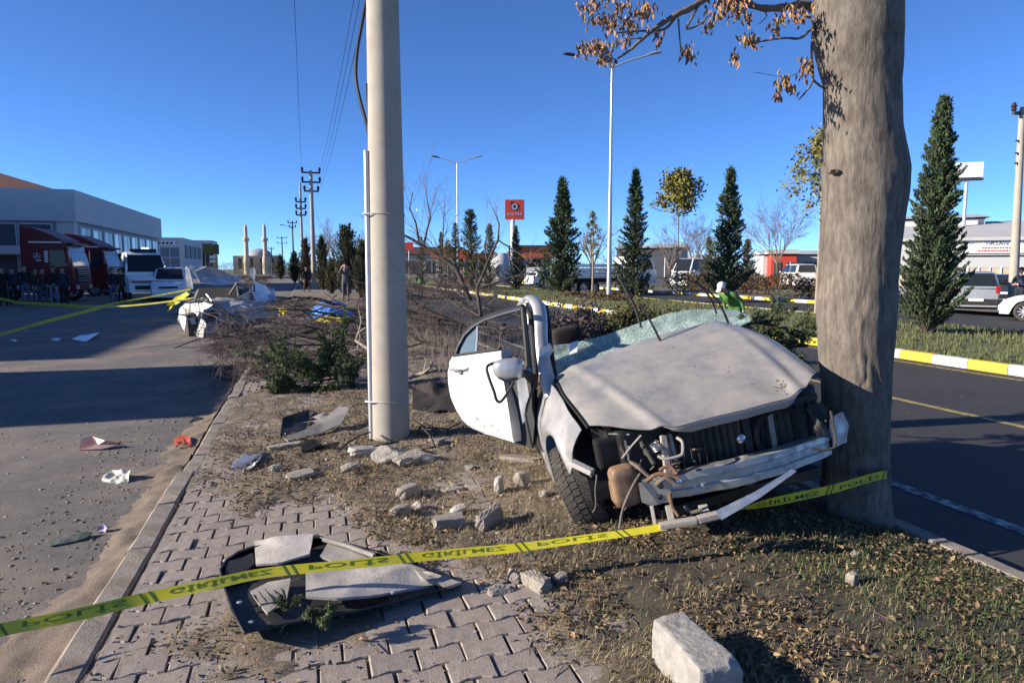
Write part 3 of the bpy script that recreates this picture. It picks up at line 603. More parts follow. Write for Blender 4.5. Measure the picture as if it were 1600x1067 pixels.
# pillar ----------------------------------------------------------------------
pil = [(866, 618, 4.86), (858, 600, 4.90), (850, 565, 4.95), (846, 530, 5.02), (845, 500, 5.10), (841, 478, 5.22), (830, 467, 5.36), (818, 474, 5.52), (810, 486, 5.66)]
mb = MB(); mb.tube([cp(*p) for p in pil], [.075, .062, .052, .050, .052, .055, .050, .042, .035], 14, flat=0.62, sub=4); pl_ = mb.build('windscreen_pillar', 'silver', car, smooth=True)
mb = MB(); mb.tube([cp(u+14-(i*0.6), v+4, d+0.03) for i, (u, v, d) in enumerate(pil[1:7])], .022, 8); mb.build('pillar_seal', 'black', pl_, smooth=True)
mb = MB(); mb.tube([cp(822, 480, 5.3), cp(829, 492, 5.25), cp(833, 530, 5.15), cp(837, 580, 5.05), cp(836, 605, 5.0)], .020, 8); mb.build('door_seal', 'black', pl_, smooth=True)
mb = MB(); mb.tube([cp(820, 470, 5.5), cp(826, 500, 5.4), cp(827, 545, 5.3), cp(830, 600, 5.2)], [.03, .034, .036, .036], 8); mb.build('inner_pillar_trim', 'bare_metal', pl_, smooth=True)
panel('torn_pillar_cap', [cp(843, 546, 4.92), cp(858, 536, 4.95), cp(864, 548, 4.97), cp(856, 560, 4.93), cp(842, 557, 4.92)], 'silver', pl_, thick=0.01, crumple=0.02, cuts=2)
# body behind the fender: firewall, sill, floor, dashboard, far side ---------------
mb = MB(); mb.box((-0.60, 0.0, 0.62), (0.06, 1.50, 0.62)); mb.build('firewall', 'bay_black', car)
mb = MB(); mb.box((-1.25, 0.0, 0.22), (1.40, 1.50, 0.08)); mb.box((-1.25, -0.74, 0.25), (1.35, 0.12, 0.14)); mb.box((-1.25, 0.74, 0.25), (1.35, 0.12, 0.14)); mb.build('floor_pan', 'bay_black', car, bevel=0.015)
def dash(u, v):
    a = v*pi*0.9; return (-0.72-0.16*sin(a)*1.3, -0.66+1.32*u, 0.78+0.14*cos(a)+0.02*sin(u*9))
mb = MB(); mb.grid(dash, 20, 8); mb.build('dashboard', 'plastic_clean', car, smooth=True, solid=0.02)
mb = MB(); mb.lathe([(0.17, -0.012), (0.185, 0), (0.17, 0.012), (0.155, 0), (0.17, -0.012)], 20, 'x', (-1.02, 0.36, 0.80), cap=False); mb.build('steering_wheel', 'plastic_clean', car, smooth=True)
sx = thing  # (name kept short)
def cushion(c, d, n=8):
    def fn(u, v):
        th = 2*pi*u; ph = pi*(v-0.5); e = 0.45; s = lambda a: math.copysign(abs(a)**e, a)
        return (c[0]+d[0]/2*s(cos(ph))*s(cos(th)), c[1]+d[1]/2*s(cos(ph))*s(sin(th)), c[2]+d[2]/2*s(sin(ph)))
    m = MB(); m.grid(fn, 20, 12); return m
hr = cp(886, 528, 5.95)
seat = cushion((hr.x-0.05, hr.y+0.02, 0.62), (0.16, 0.50, 0.62)).build('front_seat', 'seat', car, smooth=True)
cushion((hr.x, hr.y, hr.z), (0.12, 0.27, 0.20)).build('headrest', 'seat', seat, smooth=True)
mb = MB(); mb.tube([(hr.x, hr.y-0.06, hr.z-0.05), (hr.x, hr.y-0.06, hr.z-0.28)], 0.008, 6); mb.tube([(hr.x, hr.y+0.06, hr.z-0.05), (hr.x, hr.y+0.06, hr.z-0.28)], 0.008, 6); mb.build('headrest_post', 'chrome', seat)
panel('torn_roof_edge', [(-1.5, -0.72, 0.28), (-1.75, -0.3, 0.35), (-1.9, 0.3, 0.3), (-1.6, 0.74, 0.35), (-1.5, 0.3, 0.25), (-1.5, -0.3, 0.22)], 'dark_metal', car, thick=0.01, crumple=0.08, cuts=3, seed=5)
panel('torn_far_side', [(-0.60, 0.80, 0.95), (-1.1, 0.82, 0.92), (-1.55, 0.80, 0.75), (-1.65, 0.78, 0.4), (-1.3, 0.80, 0.25), (-0.6, 0.82, 0.25)], 'silver', car, thick=0.01, crumple=0.06, cuts=3, seed=6)
# open door (swung out, outside to the sun) --------------------------------------
hingeD, rearD = 4.92, 5.85                      # depth at picture columns 812 and 703
def dd(u):                                       # depth of the door plane at column u (a vertical plane through both)
    a = gx(812, hingeD)[:2]; b = gx(703, rearD)[:2]; r = gx(u, 1.0)[:2]; e = b-a; return float((a[0]*e[1]-a[1]*e[0])/(r[0]*e[1]-r[1]*e[0]))
def dpt(u, v, off=0.0):
    p = at(u, v, dd(u)); a = gx(812, hingeD); b = gx(703, rearD); n = np.array([-(b-a)[1], (b-a)[0], 0]); n /= np.linalg.norm(n)
    if n@(CAM-p) < 0: n = -n
    return CI @ V3(p+n*off)
rowsL = [(555, 708), (566, 704), (580, 703), (600, 704.5), (620, 708.5), (640, 717), (655, 726), (664, 734), (670, 741), (674, 748)]
rowsR = [(545, 783), (556, 785), (572, 787), (600, 792), (620, 796), (645, 800), (665, 802), (678, 803), (686, 803), (691, 803)]
def door_pt(u, v, back=0.0):
    t = v*(len(rowsL)-1); i = min(len(rowsL)-2, int(t)); f = t-i
    a = (rowsL[i][0]*(1-f)+rowsL[i+1][0]*f, rowsL[i][1]*(1-f)+rowsL[i+1][1]*f); b = (rowsR[i][0]*(1-f)+rowsR[i+1][0]*f, rowsR[i][1]*(1-f)+rowsR[i+1][1]*f)
    vv = a[0]*(1-u)+b[0]*u; uu = a[1]*(1-u)+b[1]*u
    bul = 0.045*sin(pi*min(1, v*1.05))**0.8*(1-0.4*abs(2*u-1)**3)-0.02*math.exp(-((v-0.17)/0.03)**2)*0.35
    dent = -0.03*math.exp(-(((u-.55)/.2)**2+((v-.75)/.12)**2))*(0.6+fbm(u*8, v*9, 2))
    return dpt(uu, vv, bul+dent+0.012*(float(fbm(u*7, v*7+3, 3))-0.45)*sstep(.4, .9, v)-back)
mb = MB(); mb.grid(door_pt, 36, 36); door = mb.build('door', 'door_silver', car, smooth=True, solid=0.0)
mb = MB(); mb.grid(lambda u, v: door_pt(0.02+.96*u, 0.02+0.95*v, 0.11), 10, 10); mb.build('door_inner_panel', 'plastic_clean', door, smooth=True)
mb = MB(); e = [door_pt(0, k/20) for k in range(21)]+[door_pt(k/10, 1) for k in range(11)]+[door_pt(1, 1-k/20) for k in range(21)]+[door_pt(1-k/10, 0) for k in range(11)]
e2 = [door_pt(0.02, k/20, .11) for k in range(21)]+[door_pt(0.02+.96*k/10, .97, .11) for k in range(11)]+[door_pt(.98, .97-.95*k/20, .11) for k in range(21)]+[door_pt(.98-.96*k/10, 0.02, .11) for k in range(11)]
n = len(e); mb.add(e+e2, [(k, (k+1) % n, n+(k+1) % n, n+k) for k in range(n)]); mb.build('door_edge', 'silver', door)
fr = [(709, 556), (713, 540), (723, 521), (737, 507), (755, 497), (778, 489), (800, 483), (812, 480)]
mb = MB(); mb.tube([dpt(u, v, -0.03) for u, v in fr], [0.022]*8, 8, flat=1.0, sub=4); mb.tube([dpt(u, v, -0.03) for u, v in [(812, 480), (815, 510), (818, 545), (820, 575)]], 0.022, 8); mb.build('window_frame', 'black', door, smooth=True)
mb = MB(); mb.tube([dpt(u, v+3, -0.01) for u, v in fr], 0.008, 6); mb.build('frame_trim', 'chrome', door, smooth=True)
mb = MB(); mb.tube([dpt(741, 506, -.03), dpt(740.5, 530, -.03), dpt(740, 556, -.02)], 0.009, 6); mb.build('window_divider', 'steel', door)
mb = MB(); mb.tube([dpt(709, 556, .0), dpt(740, 552, .0), dpt(783, 545, .005)], 0.014, 6); mb.build('beltline_seal', 'plastic_clean', door, smooth=True)
mb = MB(); mb.add([dpt(u, v, -.035) for u, v in [(711, 553), (715, 540), (724, 523), (738, 509), (739, 553)]], [(0, 1, 2, 3, 4)]); mb.build('quarter_glass', 'glass_blue', door)
mb = MB(); mb.tube([dpt(712, 577, .035), dpt(715, 576, .065), (dpt(725, 576, .07)), dpt(735, 575, .065), dpt(738, 574, .04)], [.008, .013, .014, .013, .008], 8); hd = mb.build('door_handle', 'silver', door, smooth=True)
mb = MB(); mb.sph((0, 0, 0), (1, 1, 1)); c = dpt(725, 581, .030); mb.v = [tuple(Vector(c)+Vector((x*.055, y*.02, z*.022))) for x, y, z in mb.v]; mb.build('handle_recess', 'scuff', hd, smooth=True)
mb = MB()
for k in range(9):
    u0, v0 = random.Random(k).uniform(.25, .75), random.Random(k+40).uniform(.62, .93); ring = [door_pt(u0+.05*cos(a)*random.Random(k*7+i).uniform(.2, 1), v0+.03*sin(a)*random.Random(k*5+i).uniform(.2, 1), -0.003) for i, a in enumerate(np.linspace(0, 2*pi, 8)[:-1])]
    mb.add(ring, [tuple(range(7))])
mb.build('door_scrape', 'foam_grey', door)['kind'] = 'stuff'
# torn door front edge: dark hinge box seen behind the mirror
mb = MB(); mb.box((0, 0, 0), (1, 1, 1)); P = [cp(786, 560, 5.12), cp(832, 600, 5.0), cp(836, 650, 4.98), cp(832, 700, 4.98), cp(802, 693, 5.06), cp(796, 640, 5.08)]
mb = MB(); mb.add(P+[p+Vector((-0.10, 0.05, 0)) for p in P], [(0, 1, 2, 3, 4, 5)]+[(i, (i+1) % 6, 6+(i+1) % 6, 6+i) for i in range(6)]); mb.build('door_aperture', 'bay_black', car)
panel('hinge_pillar', [cp(808, 592, 4.98), cp(822, 586, 4.97), cp(828, 620, 4.95), cp(824, 650, 4.95), cp(818, 662, 4.95), cp(812, 630, 4.97)], 'silver', car, thick=0.02, crumple=0.012, cuts=3)
mb = MB(); mb.tube([cp(836, 585, 4.88), cp(834, 605, 4.86), cp(824, 632, 4.84), cp(821, 648, 4.84), cp(826, 672, 4.83), cp(832, 700, 4.82)], 0.010, 6); mb.build('door_gap_seal', 'black', car, smooth=True)
# mirror
def mir(u, v):
    th = 2*pi*u; ph = pi*(v-.5); s = lambda a, e: math.copysign(abs(a)**e, a)
    x = 0.5*s(cos(ph), .6)*s(cos(th), .7); y = 0.5*s(cos(ph), .6)*s(sin(th), .7); z = 0.5*s(sin(ph), .7)
    q = Vector((x*0.13, y*(0.215+0.03*z), z*(0.155+0.05*y))); return q
mc = cp(794, 577, 4.78)
mb = MB(); mb.grid(mir, 24, 14); mb.v = [tuple(mc+(CI.to_3x3() @ (Matrix.Rotation(radians(-8), 3, 'Z') @ (Matrix.Rotation(-pi/2+YAW*0-0.25, 3, 'Z') @ Vector(p))))) for p in mb.v]; mr_ = mb.build('door_mirror', 'silver', car, smooth=True)
mb = MB(); mb.tube([cp(812, 582, 4.80), cp(822, 584, 4.84), cp(832, 592, 4.90)], [.035, .028, .04], 8); mb.build('mirror_foot', 'plastic_clean', mr_, smooth=True)
mb = MB(); mb.tube([cp(778, 590, 4.735), cp(790, 595, 4.72), cp(806, 592, 4.73), cp(813, 586, 4.75)], [.006, .012, .012, .006], 8); mb.build('mirror_skirt', 'plastic_clean', mr_, smooth=True)
mb = MB(); mb.tube([cp(800, 558, 4.9), cp(776, 566, 4.85), cp(761, 573, 4.82), cp(764, 590, 4.8), cp(772, 612, 4.78), cp(776, 625, 4.78), cp(783, 627, 4.78), cp(794, 612, 4.8), cp(803, 597, 4.82)], 0.011, 8, sub=4); mb.build('hanging_trim', 'plastic_clean', car, smooth=True)
# engine bay --------------------------------------------------------------------
mb = MB(); mb.box((0.08, 0.0, 0.60), (1.0, 1.25, 0.30)); mb.box((0.0, 0.0, 0.36), (0.9, 0.95, 0.25)); mb.build('engine_block', 'bay_black', car, bevel=0.03)
mb = MB(); mb.grid(lambda u, v: (0.64+0.012*sin(u*120), -0.30+0.86*u, 0.36+0.32*v), 60, 2); rad_ = mb.build('radiator', 'dark_metal', car)
mb = MB(); mb.box((0.60, 0.12, 0.52), (0.03, 0.95, 0.36)); mb.build('radiator_frame', 'bay_black', car, bevel=0.01)
mb = MB(); mb.obox((0.66, -0.28, 0.70), (0.66, 0.56, 0.70), 0.05, 0.04); mb.obox((0.67, 0.10, 0.40), (0.67, 0.10, 0.70), 0.045, 0.02, (1, 0, 0)); mb.obox((0.67, 0.44, 0.40), (0.67, 0.44, 0.70), 0.05, 0.02, (1, 0, 0)); mb.build('radiator_support', 'plastic', rad_, bevel=0.004)
mb = MB(); mb.box((0.46, -0.55, 0.62), (0.10, 0.40, 0.18)); mb.build('headlamp_cavity', 'bay_black', car, bevel=0.02)
mb = MB(); mb.add([(0.41, -0.735, 0.775), (0.47, -0.66, 0.745), (0.50, -0.62, 0.57), (0.48, -0.66, 0.50), (0.42, -0.70, 0.52), (0.40, -0.735, 0.64)], [(0, 1, 2, 3, 4, 5)]); mb.build('lamp_bracket', 'bay_black', car, solid=0.01)
mb = MB(); mb.obox((0.50, -0.66, 0.735), (0.58, -0.56, 0.725), 0.02, 0.006); mb.obox((0.60, -0.60, 0.70), (0.605, -0.60, 0.58), 0.010, 0.006); mb.build('lamp_mount', 'bare_metal', car)
# bumper beam: hollow ribbed section
def beam(u, v):
    y = -0.58+1.17*u; x = 0.80-0.10*(2*u-1)**2-0.03*u; pr = [(0, .065), (.018, .062), (.020, .030), (.008, .022), (.008, -.012), (.020, -.020), (.020, -.055), (0, -.062), (-.06, -.062), (-.06, .065), (0, .065)]
    i = min(9, int(v*10)); f = v*10-i; a, b = pr[i], pr[i+1]; return (x+a[0]*(1-f)+b[0]*f, y, 0.425-0.025*u+(a[1]*(1-f)+b[1]*f)*(1.0+0.15*sin(u*pi))+0.012*math.exp(-((u-.93)/.05)**2)*8*(-1)*0+0.002*sin(u*25))
mb = MB(); mb.grid(beam, 50, 10); bm_ = mb.build('bumper_beam', 'bare_metal', car, smooth=True)
for y in (-0.50, -0.515):
    z = 0.455 if y > -0.51 else 0.395
    MB().lathe([(0.016, 0), (0.016, .014), (0.007, .016), (0.007, .004)], 10, 'x', (0.765, y, z)).build('bolt', 'dark_metal', bm_)
MB().lathe([(0.02, 0), (0.02, .012), (0.009, .014), (0.009, .002)], 10, 'x', (0.785, -0.40, 0.455)).build('tow_eye', 'chrome', bm_)
panel('beam_end_plate', [(0.735, -0.61, 0.49), (0.775, -0.45, 0.49), (0.775, -0.45, 0.36), (0.745, -0.56, 0.35), (0.73, -0.61, 0.38)], 'bare_metal', bm_, thick=0.012, crumple=0.008, cuts=3)
panel('bent_beam_bracket', [(0.70, 0.60, 0.55), (0.64, 0.72, 0.56), (0.60, 0.76, 0.46), (0.62, 0.72, 0.37), (0.70, 0.60, 0.38)], 'bare_metal', bm_, thick=0.012, crumple=0.03, cuts=3, seed=2)
mb = MB(); mb.tube([cp(1298, 642, 3.75), cp(1306, 690, 3.72), cp(1303, 700, 3.72), cp(1285, 704, 3.72), cp(1268, 700, 3.74)], 0.008, 6); mb.build('bent_wire', 'dark_metal', bm_, smooth=True)
# lower bar, folded
mb = MB(); mb.obox(cp(1030, 822, 3.62), cp(1090, 812, 3.60), 0.05, 0.032); mb.obox(cp(1090, 812, 3.60), cp(1130, 802, 3.60), 0.05, 0.036); mb.build('lower_bar', 'foam_grey', car, bevel=0.008)
mb = MB(); mb.add([cp(1118, 798, 3.56), cp(1180, 768, 3.57), cp(1238, 733, 3.58), cp(1245, 736, 3.58), cp(1188, 777, 3.56), cp(1128, 812, 3.55)], [(0, 1, 4, 5), (1, 2, 3, 4)]); mb.build('folded_strip', 'bare_metal', car, solid=0.008)
for a_, b_, w_, h_ in ((cp(1044, 790, 3.7), cp(1050, 816, 3.65), .035, .03), (cp(1018, 790, 3.75), cp(1024, 822, 3.7), .02, .02), (cp(1098, 790, 3.75), cp(1103, 806, 3.66), .05, .02)): MB().obox(a_, b_, w_, h_).build('lower_bracket', 'foam_grey', car, bevel=0.004)
mb = MB(); mb.box((0.45, 0.0, 0.26), (0.5, 1.0, 0.06)); mb.build('subframe', 'bay_black', car, bevel=0.01)
panel('crushed_headlamp', [cp(1258, 638, 3.92), cp(1280, 628, 3.92), cp(1294, 640, 3.90), cp(1290, 662, 3.88), cp(1300, 684, 3.88), cp(1276, 682, 3.88), cp(1266, 660, 3.90)], 'plastic', car, thick=.012, crumple=.09, cuts=5, seed=31, freq=14)
MB().lathe([(.15, 0), (.165, .02), (.15, .035), (.13, .02), (.15, 0)], 28, 'x', (.655, .30, .54), cap=False).build('fan_shroud', 'plastic_clean', car, smooth=True)
MB().obox((.66, .26, .40), (.66, .26, .68), .03, .012, (1, 0, 0)).build('brace', 'foam_grey', car)
# washer tank
def tank(u, v):
    th = 2*pi*u; ph = pi*(v-.5); s = lambda a, e: math.copysign(abs(a)**e, a)
    x = .5*s(cos(ph), .35)*s(cos(th), .45); y = .5*s(cos(ph), .35)*s(sin(th), .45); z = .5*s(sin(ph), .35)
    rb = 1+0.03*cos(z*22)
    return (x*0.12*rb, y*0.155*rb*(1-0.06*z), z*0.23)
tc_ = cp(975, 758, 3.86); tu = (CI.to_3x3())
mb = MB(); mb.grid(tank, 28, 24); mb.v = [tuple(tc_+Vector(p)) for p in mb.v]; tk = mb.build('washer_tank', 'reservoir', car, smooth=True)
mb = MB(); mb.tube([cp(1000, 740, 3.76), cp(990, 757, 3.74), cp(979, 780, 3.72), cp(972, 800, 3.72), cp(968, 826, 3.72)], [.007, .008, .008, .007, .009], 8, sub=4); mb.build('hanging_hose', 'rubber_hose', car, smooth=True)
mb = MB(); mb.tube([cp(985, 722, 3.82), cp(995, 728, 3.76), cp(1003, 735, 3.74), cp(1018, 748, 3.72)], [.010, .013, .012, .008], 6); mb.tube([cp(1000, 728, 3.8), cp(1010, 740, 3.74), cp(1030, 752, 3.7)], .008, 6); mb.build('pump', 'rubber_hose', tk, smooth=True)
# latch post, spring, pipes between lamp and radiator
mb = MB(); mb.obox(cp(1036, 680, 3.82), cp(1044, 745, 3.76), 0.035, 0.03, (1, 0, 0)); mb.obox(cp(1046, 678, 3.84), cp(1056, 720, 3.8), 0.02, 0.02, (1, 0, 0)); mb.build('latch_post', 'foam_grey', car, bevel=0.004)
sp = [];  a0 = cp(1020, 692, 3.80); a1 = cp(1028, 704, 3.78); ax = (a1-a0)
for k in range(41): th = 2*pi*k/8; sp.append(a0+ax*(k/40)+Vector((0.0, .022*cos(th), .0))+Vector((.022*sin(th), 0, .006*cos(th))))
MB().tube(sp, 0.0035, 5).build('spring', 'chrome', car, smooth=True)
for i, (pts, r, m) in enumerate([([(1058, 684, 3.78), (1066, 690, 3.74), (1067, 705, 3.72), (1062, 712, 3.72), (1040, 717, 3.72), (1028, 712, 3.74)], .009, 'foam_grey'), ([(972, 716, 3.85), (986, 698, 3.82), (1002, 680, 3.8)], .006, 'foam_grey'), ([(1002, 690, 3.86), (1012, 708, 3.82), (1022, 725, 3.78)], .013, 'dark_metal'), ([(1030, 735, 3.72), (1045, 728, 3.72), (1058, 740, 3.70)], .010, 'rust'), ([(1010, 752, 3.73), (1030, 740, 3.71), (1062, 748, 3.69)], .012, 'rust'), ([(1025, 758, 3.70), (1040, 747, 3.69), (1055, 756, 3.68)], .014, 'rubber_hose'), ([(922, 745, 3.86), (932, 742, 3.84), (930, 765, 3.82), (931, 790, 3.82), (926, 800, 3.84)], .004, 'rubber_hose'), ([(1046, 770, 3.66), (1050, 790, 3.66), (1060, 806, 3.64)], .010, 'rust'), ([(1070, 790, 3.70), (1080, 800, 3.68), (1096, 796, 3.67)], .010, 'rubber_hose')]):
    MB().tube([cp(*p) for p in pts], r, 8, sub=5).build('pipe', m, car, smooth=True)
mb = MB(); mb.obox(cp(893, 722, 3.92), cp(926, 738, 3.85), 0.05, 0.03); mb.build('fender_strut', 'foam_pale', car, bevel=0.006)
MB().lathe([(0.02, 0), (0.026, .012), (0.012, .02), (0.012, .004)], 10, 'x', (0.72, 0.03, 0.585)).build('latch_button', 'chrome', car)
rs = random.Random(12); mb = MB()
for i in range(70):
    a = Vector((0.58+rs.uniform(-.06, .08), rs.uniform(-.62, -.22), rs.uniform(.30, .62))); b = a+Vector((rs.uniform(-.05, .05), rs.uniform(-.09, .09), rs.uniform(-.09, .09))); mb.tube([a, (a+b)/2+Vector((.02, 0, .01)), b], rs.uniform(.002, .009), 5)
mb.build('torn_wiring', 'rubber_hose', car, smooth=True)['kind'] = 'stuff'
# front wheel ------------------------------------------------------------------
def wheel_at(parent, mat4, R=0.315, W=0.20, tread=True, name='wheel'):
    h = W/2; prof = [(R*.66, -h*.8), (R*.72, -h), (R*.86, -h*1.04), (R*.95, -h*.97), (R*.99, -h*.75), (R, -h*.4), (R, h*.4), (R*.99, h*.75), (R*.95, h*.97), (R*.86, h*1.04), (R*.72, h), (R*.66, h*.8)]
    mb = MB().lathe(prof, 40, 'y', cap=False)
    if tread:
        for k in range(46):
            a = 2*pi*k/46
            for (y0, y1, s) in ((-h*.95, -h*.28, .5), (-h*.22, h*.22, 0), (h*.28, h*.95, -.5)):
                vs = []
                for rr in (R*.985, R*1.018):
                    for yy, da in ((y0, -.045), (y1, -.045), (y1, .045), (y0, .045)):
                        an = a+da+s*(yy/W)*.5; r2 = rr-(.012 if abs(yy) > h*.9 else 0); vs.append((r2*cos(an), yy, r2*sin(an)))
                mb.add(vs, [(0, 1, 5, 4), (1, 2, 6, 5), (2, 3, 7, 6), (3, 0, 4, 7), (4, 5, 6, 7)])
    w = mb.build(name, 'tyre', parent, smooth=True); w.matrix_local = mat4
    mb = MB(); mb.lathe([(R*.67, -h*.85), (R*.64, -h*.6), (R*.60, h*.0), (R*.64, h*.6), (R*.67, h*.85)], 32, 'y', cap=False)
    for s in (-1, 1):
        for k in range(10):
            a = 2*pi*k/10; mb.obox((R*.08*cos(a), s*h*.60, R*.08*sin(a)), (R*.64*cos(a), s*h*.66, R*.64*sin(a)), R*.13, .02, (0, 1, 0))
        mb.lathe([(R*.18, s*h*.60), (R*.18, s*h*.74), (R*.08, s*h*.78)], 14, 'y')
    mb.build('rim', 'hub', w, smooth=True)
    return w
wheel_at(car, Matrix.Translation((0.02, -0.775, 0.285)) @ Matrix.Rotation(radians(-16), 4, 'Z') @ Matrix.Rotation(radians(14), 4, 'X'))
wheel_at(car, Matrix.Translation((-0.10, 0.66, 0.26)) @ Matrix.Rotation(radians(-12), 4, 'Z'), tread=False)
# ================================================================== CONCRETE POLE
PB = G(614, 690); PX, PY = PB[0], PB[1]+0.17; pz0 = -0.05
pole = thing('utility_pole', 'thick tapered concrete pole with grey conduit standing on the verge beside the wrecked car', 'utility pole', (PX, PY, 0))
org = (PX, PY, 0)
mb = MB(); N = 48; prof = [(0.180-0.0092*z, z) for z in np.linspace(pz0, 9.4, 60)]; mb.lathe(prof, N, c=(PX, PY, 0)); shaft = mb.build('shaft', 'concrete', pole, org, smooth=True)
cx_, cy_ = at(580, 640, 6.42)[:2]
mb = MB(); mb.tube([(cx_, cy_, -0.05), (cx_, cy_, 1.2), (cx_+.008, cy_, 2.66)], 0.026, 12); cond = mb.build('conduit', 'steel', pole, org, smooth=True)
mb = MB(); mb.tube([(cx_+.05, cy_+.02, -0.05), (cx_+.05, cy_+.02, 1.2), (cx_+.058, cy_+.02, 2.2), (cx_+.052, cy_+.02, 2.55), (cx_+.035, cy_+.02, 2.95), (cx_+.025, cy_+.01, 3.25)], 0.012, 8); mb.build('earth_cable', 'cable', pole, org, smooth=True)
pts = [at(581, 245, 6.44), at(574, 200, 6.44), at(562, 155, 6.44), at(556, 120, 6.46), at(558, 80, 6.5), at(566, 35, 6.55), at(574, -10, 6.6), at(583, -70, 6.6), at(592, -200, 6.6)]
mb = MB(); mb.tube([(cx_+.008, cy_, 2.6)]+[tuple(p) for p in pts], 0.017, 8, sub=6); mb.build('feeder_cable', 'cable', pole, org, smooth=True)
for v in (337, 626):
    z = at(612, v, 6.4)[2]; r = 0.180-0.0092*z+0.004
    for k in (0, 1):
        ring = []
        for i in range(25):
            a = 2*pi*i/24; x, y = PX+r*cos(a), PY+r*sin(a)
            if cos(a-radians(196)) > 0.90: x -= 0.062*sstep(.90, 1.0, cos(a-radians(196))); 
            ring.append((x, y, z+0.012*k-0.006+0.012*sin(a*1.0)*(k-.5)))
        mb = MB(); mb.tube(ring, 0.0045, 5); mb.build('steel_band', 'steel', pole, org, smooth=True)
for z in (9.2, 8.55, 7.9):
    mb = MB(); mb.obox((PX-0.9, PY, z), (PX+0.9, PY, z), 0.09, 0.09); arm = mb.build('crossarm', 'steel', pole, org, bevel=0.008)
    for x in (-0.8, 0.8):
        mb = MB(); mb.lathe([(.02, 0), (.05, .04), (.035, .07), (.06, .10), (.03, .16)], 12, c=(PX+x, PY, z+.045)); mb.build('insulator', 'insulator', arm, org, smooth=True)
# -- far poles of the same line
def far_pole(u, D, top_v, label, arms=((0, 0.7), (0.72, 0.7), (1.4, 0.55)), lamp=False, r=0.16, lean=0.0, mat='concrete'):
    p = gx(u, D); H = at(u, top_v, D)[2]; t = thing('utility_pole', label, 'utility pole', (p[0], p[1], -0.1), 0, 'utility poles along the street')
    mb = MB(); mb.tube([(0, 0, 0), (lean*H*.5, 0, H*.5), (lean*H, 0, H)], [r, r*.8, r*.6], 12); mb.build('shaft', mat, t, smooth=True)
    for dz, hw in arms:
        mb = MB(); z = H-0.15-dz; mb.obox((-hw+lean*z, 0, z), (hw+lean*z, 0, z), .12, .12); a = mb.build('crossarm', 'dark_metal', t)
        for x in (-hw*.92, hw*.92): MB().lathe([(.05, 0), (.11, .08), (.07, .14), (.12, .2), (.05, .36)], 8, c=(x+lean*z, 0, z+.06)).build('insulator', 'insulator', a, smooth=True)
    if lamp:
        mb = MB(); mb.tube([(0, 0, H-1.3), (-.6, 0, H-.9), (-1.3, 0, H-.75)], .04, 6); l = mb.build('lamp_arm', 'steel', t); MB().box((-1.6, 0, H-.72), (.7, .22, .14)).build('lamp_head', 'steel', l, bevel=.03)
    return t, p, H
fp1, fpp, fpH = far_pole(492, 53.6, 268, 'tall concrete power pole with three crossarms standing beside the cypress row', r=.2)
far_pole(475, 63.6, 286, 'slimmer power pole with short crossarms just behind the tall one', ((1.6, .45), (2.2, .45), (2.8, .45)), r=.15)
far_pole(461, 112, 345, 'distant dark power pole with a street lamp arm over the street', ((0.2, .7), (.9, .5)), True, r=.16, mat='dark_metal')
far_pole(444, 170, 369, 'small distant power pole rising beyond the street end, paired crossarms', ((.3, 1.2), (1.6, 1.2)), r=.2, mat='dark_metal')
far_pole(427, 190, 386, 'short distant power pole next to the mosque', ((.3, .8), (2.2, 1.6)), r=.22, mat='dark_metal')
# -- wires between the poles
def wire(a, b, label, sag=0.5, r=0.008):
    pts = []
    for i in range(25):
        t = i/24; p = np.array(a)*(1-t)+np.array(b)*t; p[2] -= 4*sag*t*(1-t); pts.append(p)
    o = MB().tube(pts, r, 5).build('power_wire', 'cable'); tag(o, label, 'power line', 'power wires strung along the street'); return o
for i, (x, z) in enumerate([(-.8, 9.38), (.8, 9.38), (.8, 8.73), (.8, 8.08)]):
    fz = fpH-0.15-(.72*[0, 0, 1, 1.94][i])+.2
    wire((PX+x, PY, z), (fpp[0]+x*.85, fpp[1], fz), ['thin power wire on the street side of the top crossarms', 'thin power wire on the road side of the top crossarms', 'thin power wire on the middle crossarms', 'thin power wire on the lowest crossarms'][i], .7)
# -- leaning pole on the far pavement at the right
t, p, H = far_pole(1582, 29.0, 172, 'pale concrete pole with pot insulators leaning over the parked cars', ((0.1, .50),), r=.19, lean=0.0)
t['group'] = 'utility poles along the street'; del t['group']; t.rotation_euler = (0, radians(-2.0), 0)
for dz in (1.35, 1.85, 2.25): MB().obox((-.28, 0, H-dz), (.1, 0, H-dz), .06, .06).build('bracket', 'dark_metal', t)
MB().lathe([(.125, 2.9), (.127, 3.05)], 12).build('yellow_plate', 'kerb_yellow', t)
# -- twin-arm street lamps on the median
def lamp(u, D, top_v, hw, label, name='street_lamp'):
    p = gx(u, D); H = at(u, top_v, D)[2]; t = thing(name, label, 'street lamp', (p[0], p[1], 0.02), 0, 'twin-arm street lamps on the median')
    t.rotation_euler = (0, 0, -YAW-0.05)
    mb = MB(); mb.tube([(0, 0, 0), (0, 0, H*.5), (0, 0, H)], [.12, .085, .055], 12); mb.build('pole', 'steel', t, smooth=True)
    MB().box((0, 0, .04), (.4, .4, .06)).build('base_plate', 'steel', t, bevel=.01)
    for s in (-1, 1):
        mb = MB(); mb.tube([(0, 0, H-.05), (s*hw*.5, 0, H+.28), (s*hw, 0, H+.5)], .04, 8); a = mb.build('arm', 'steel', t, smooth=True)
        mb = MB(); mb.tube([(s*(hw-.1), 0, H+.49), (s*(hw+.15), 0, H+.57), (s*(hw+.45), 0, H+.62), (s*(hw+.62), 0, H+.62)], [.05, .13, .14, .06], 8, flat=.55); mb.build('lamp_head', 'dark_metal' if s < 0 else 'steel', a, smooth=True)
    return t
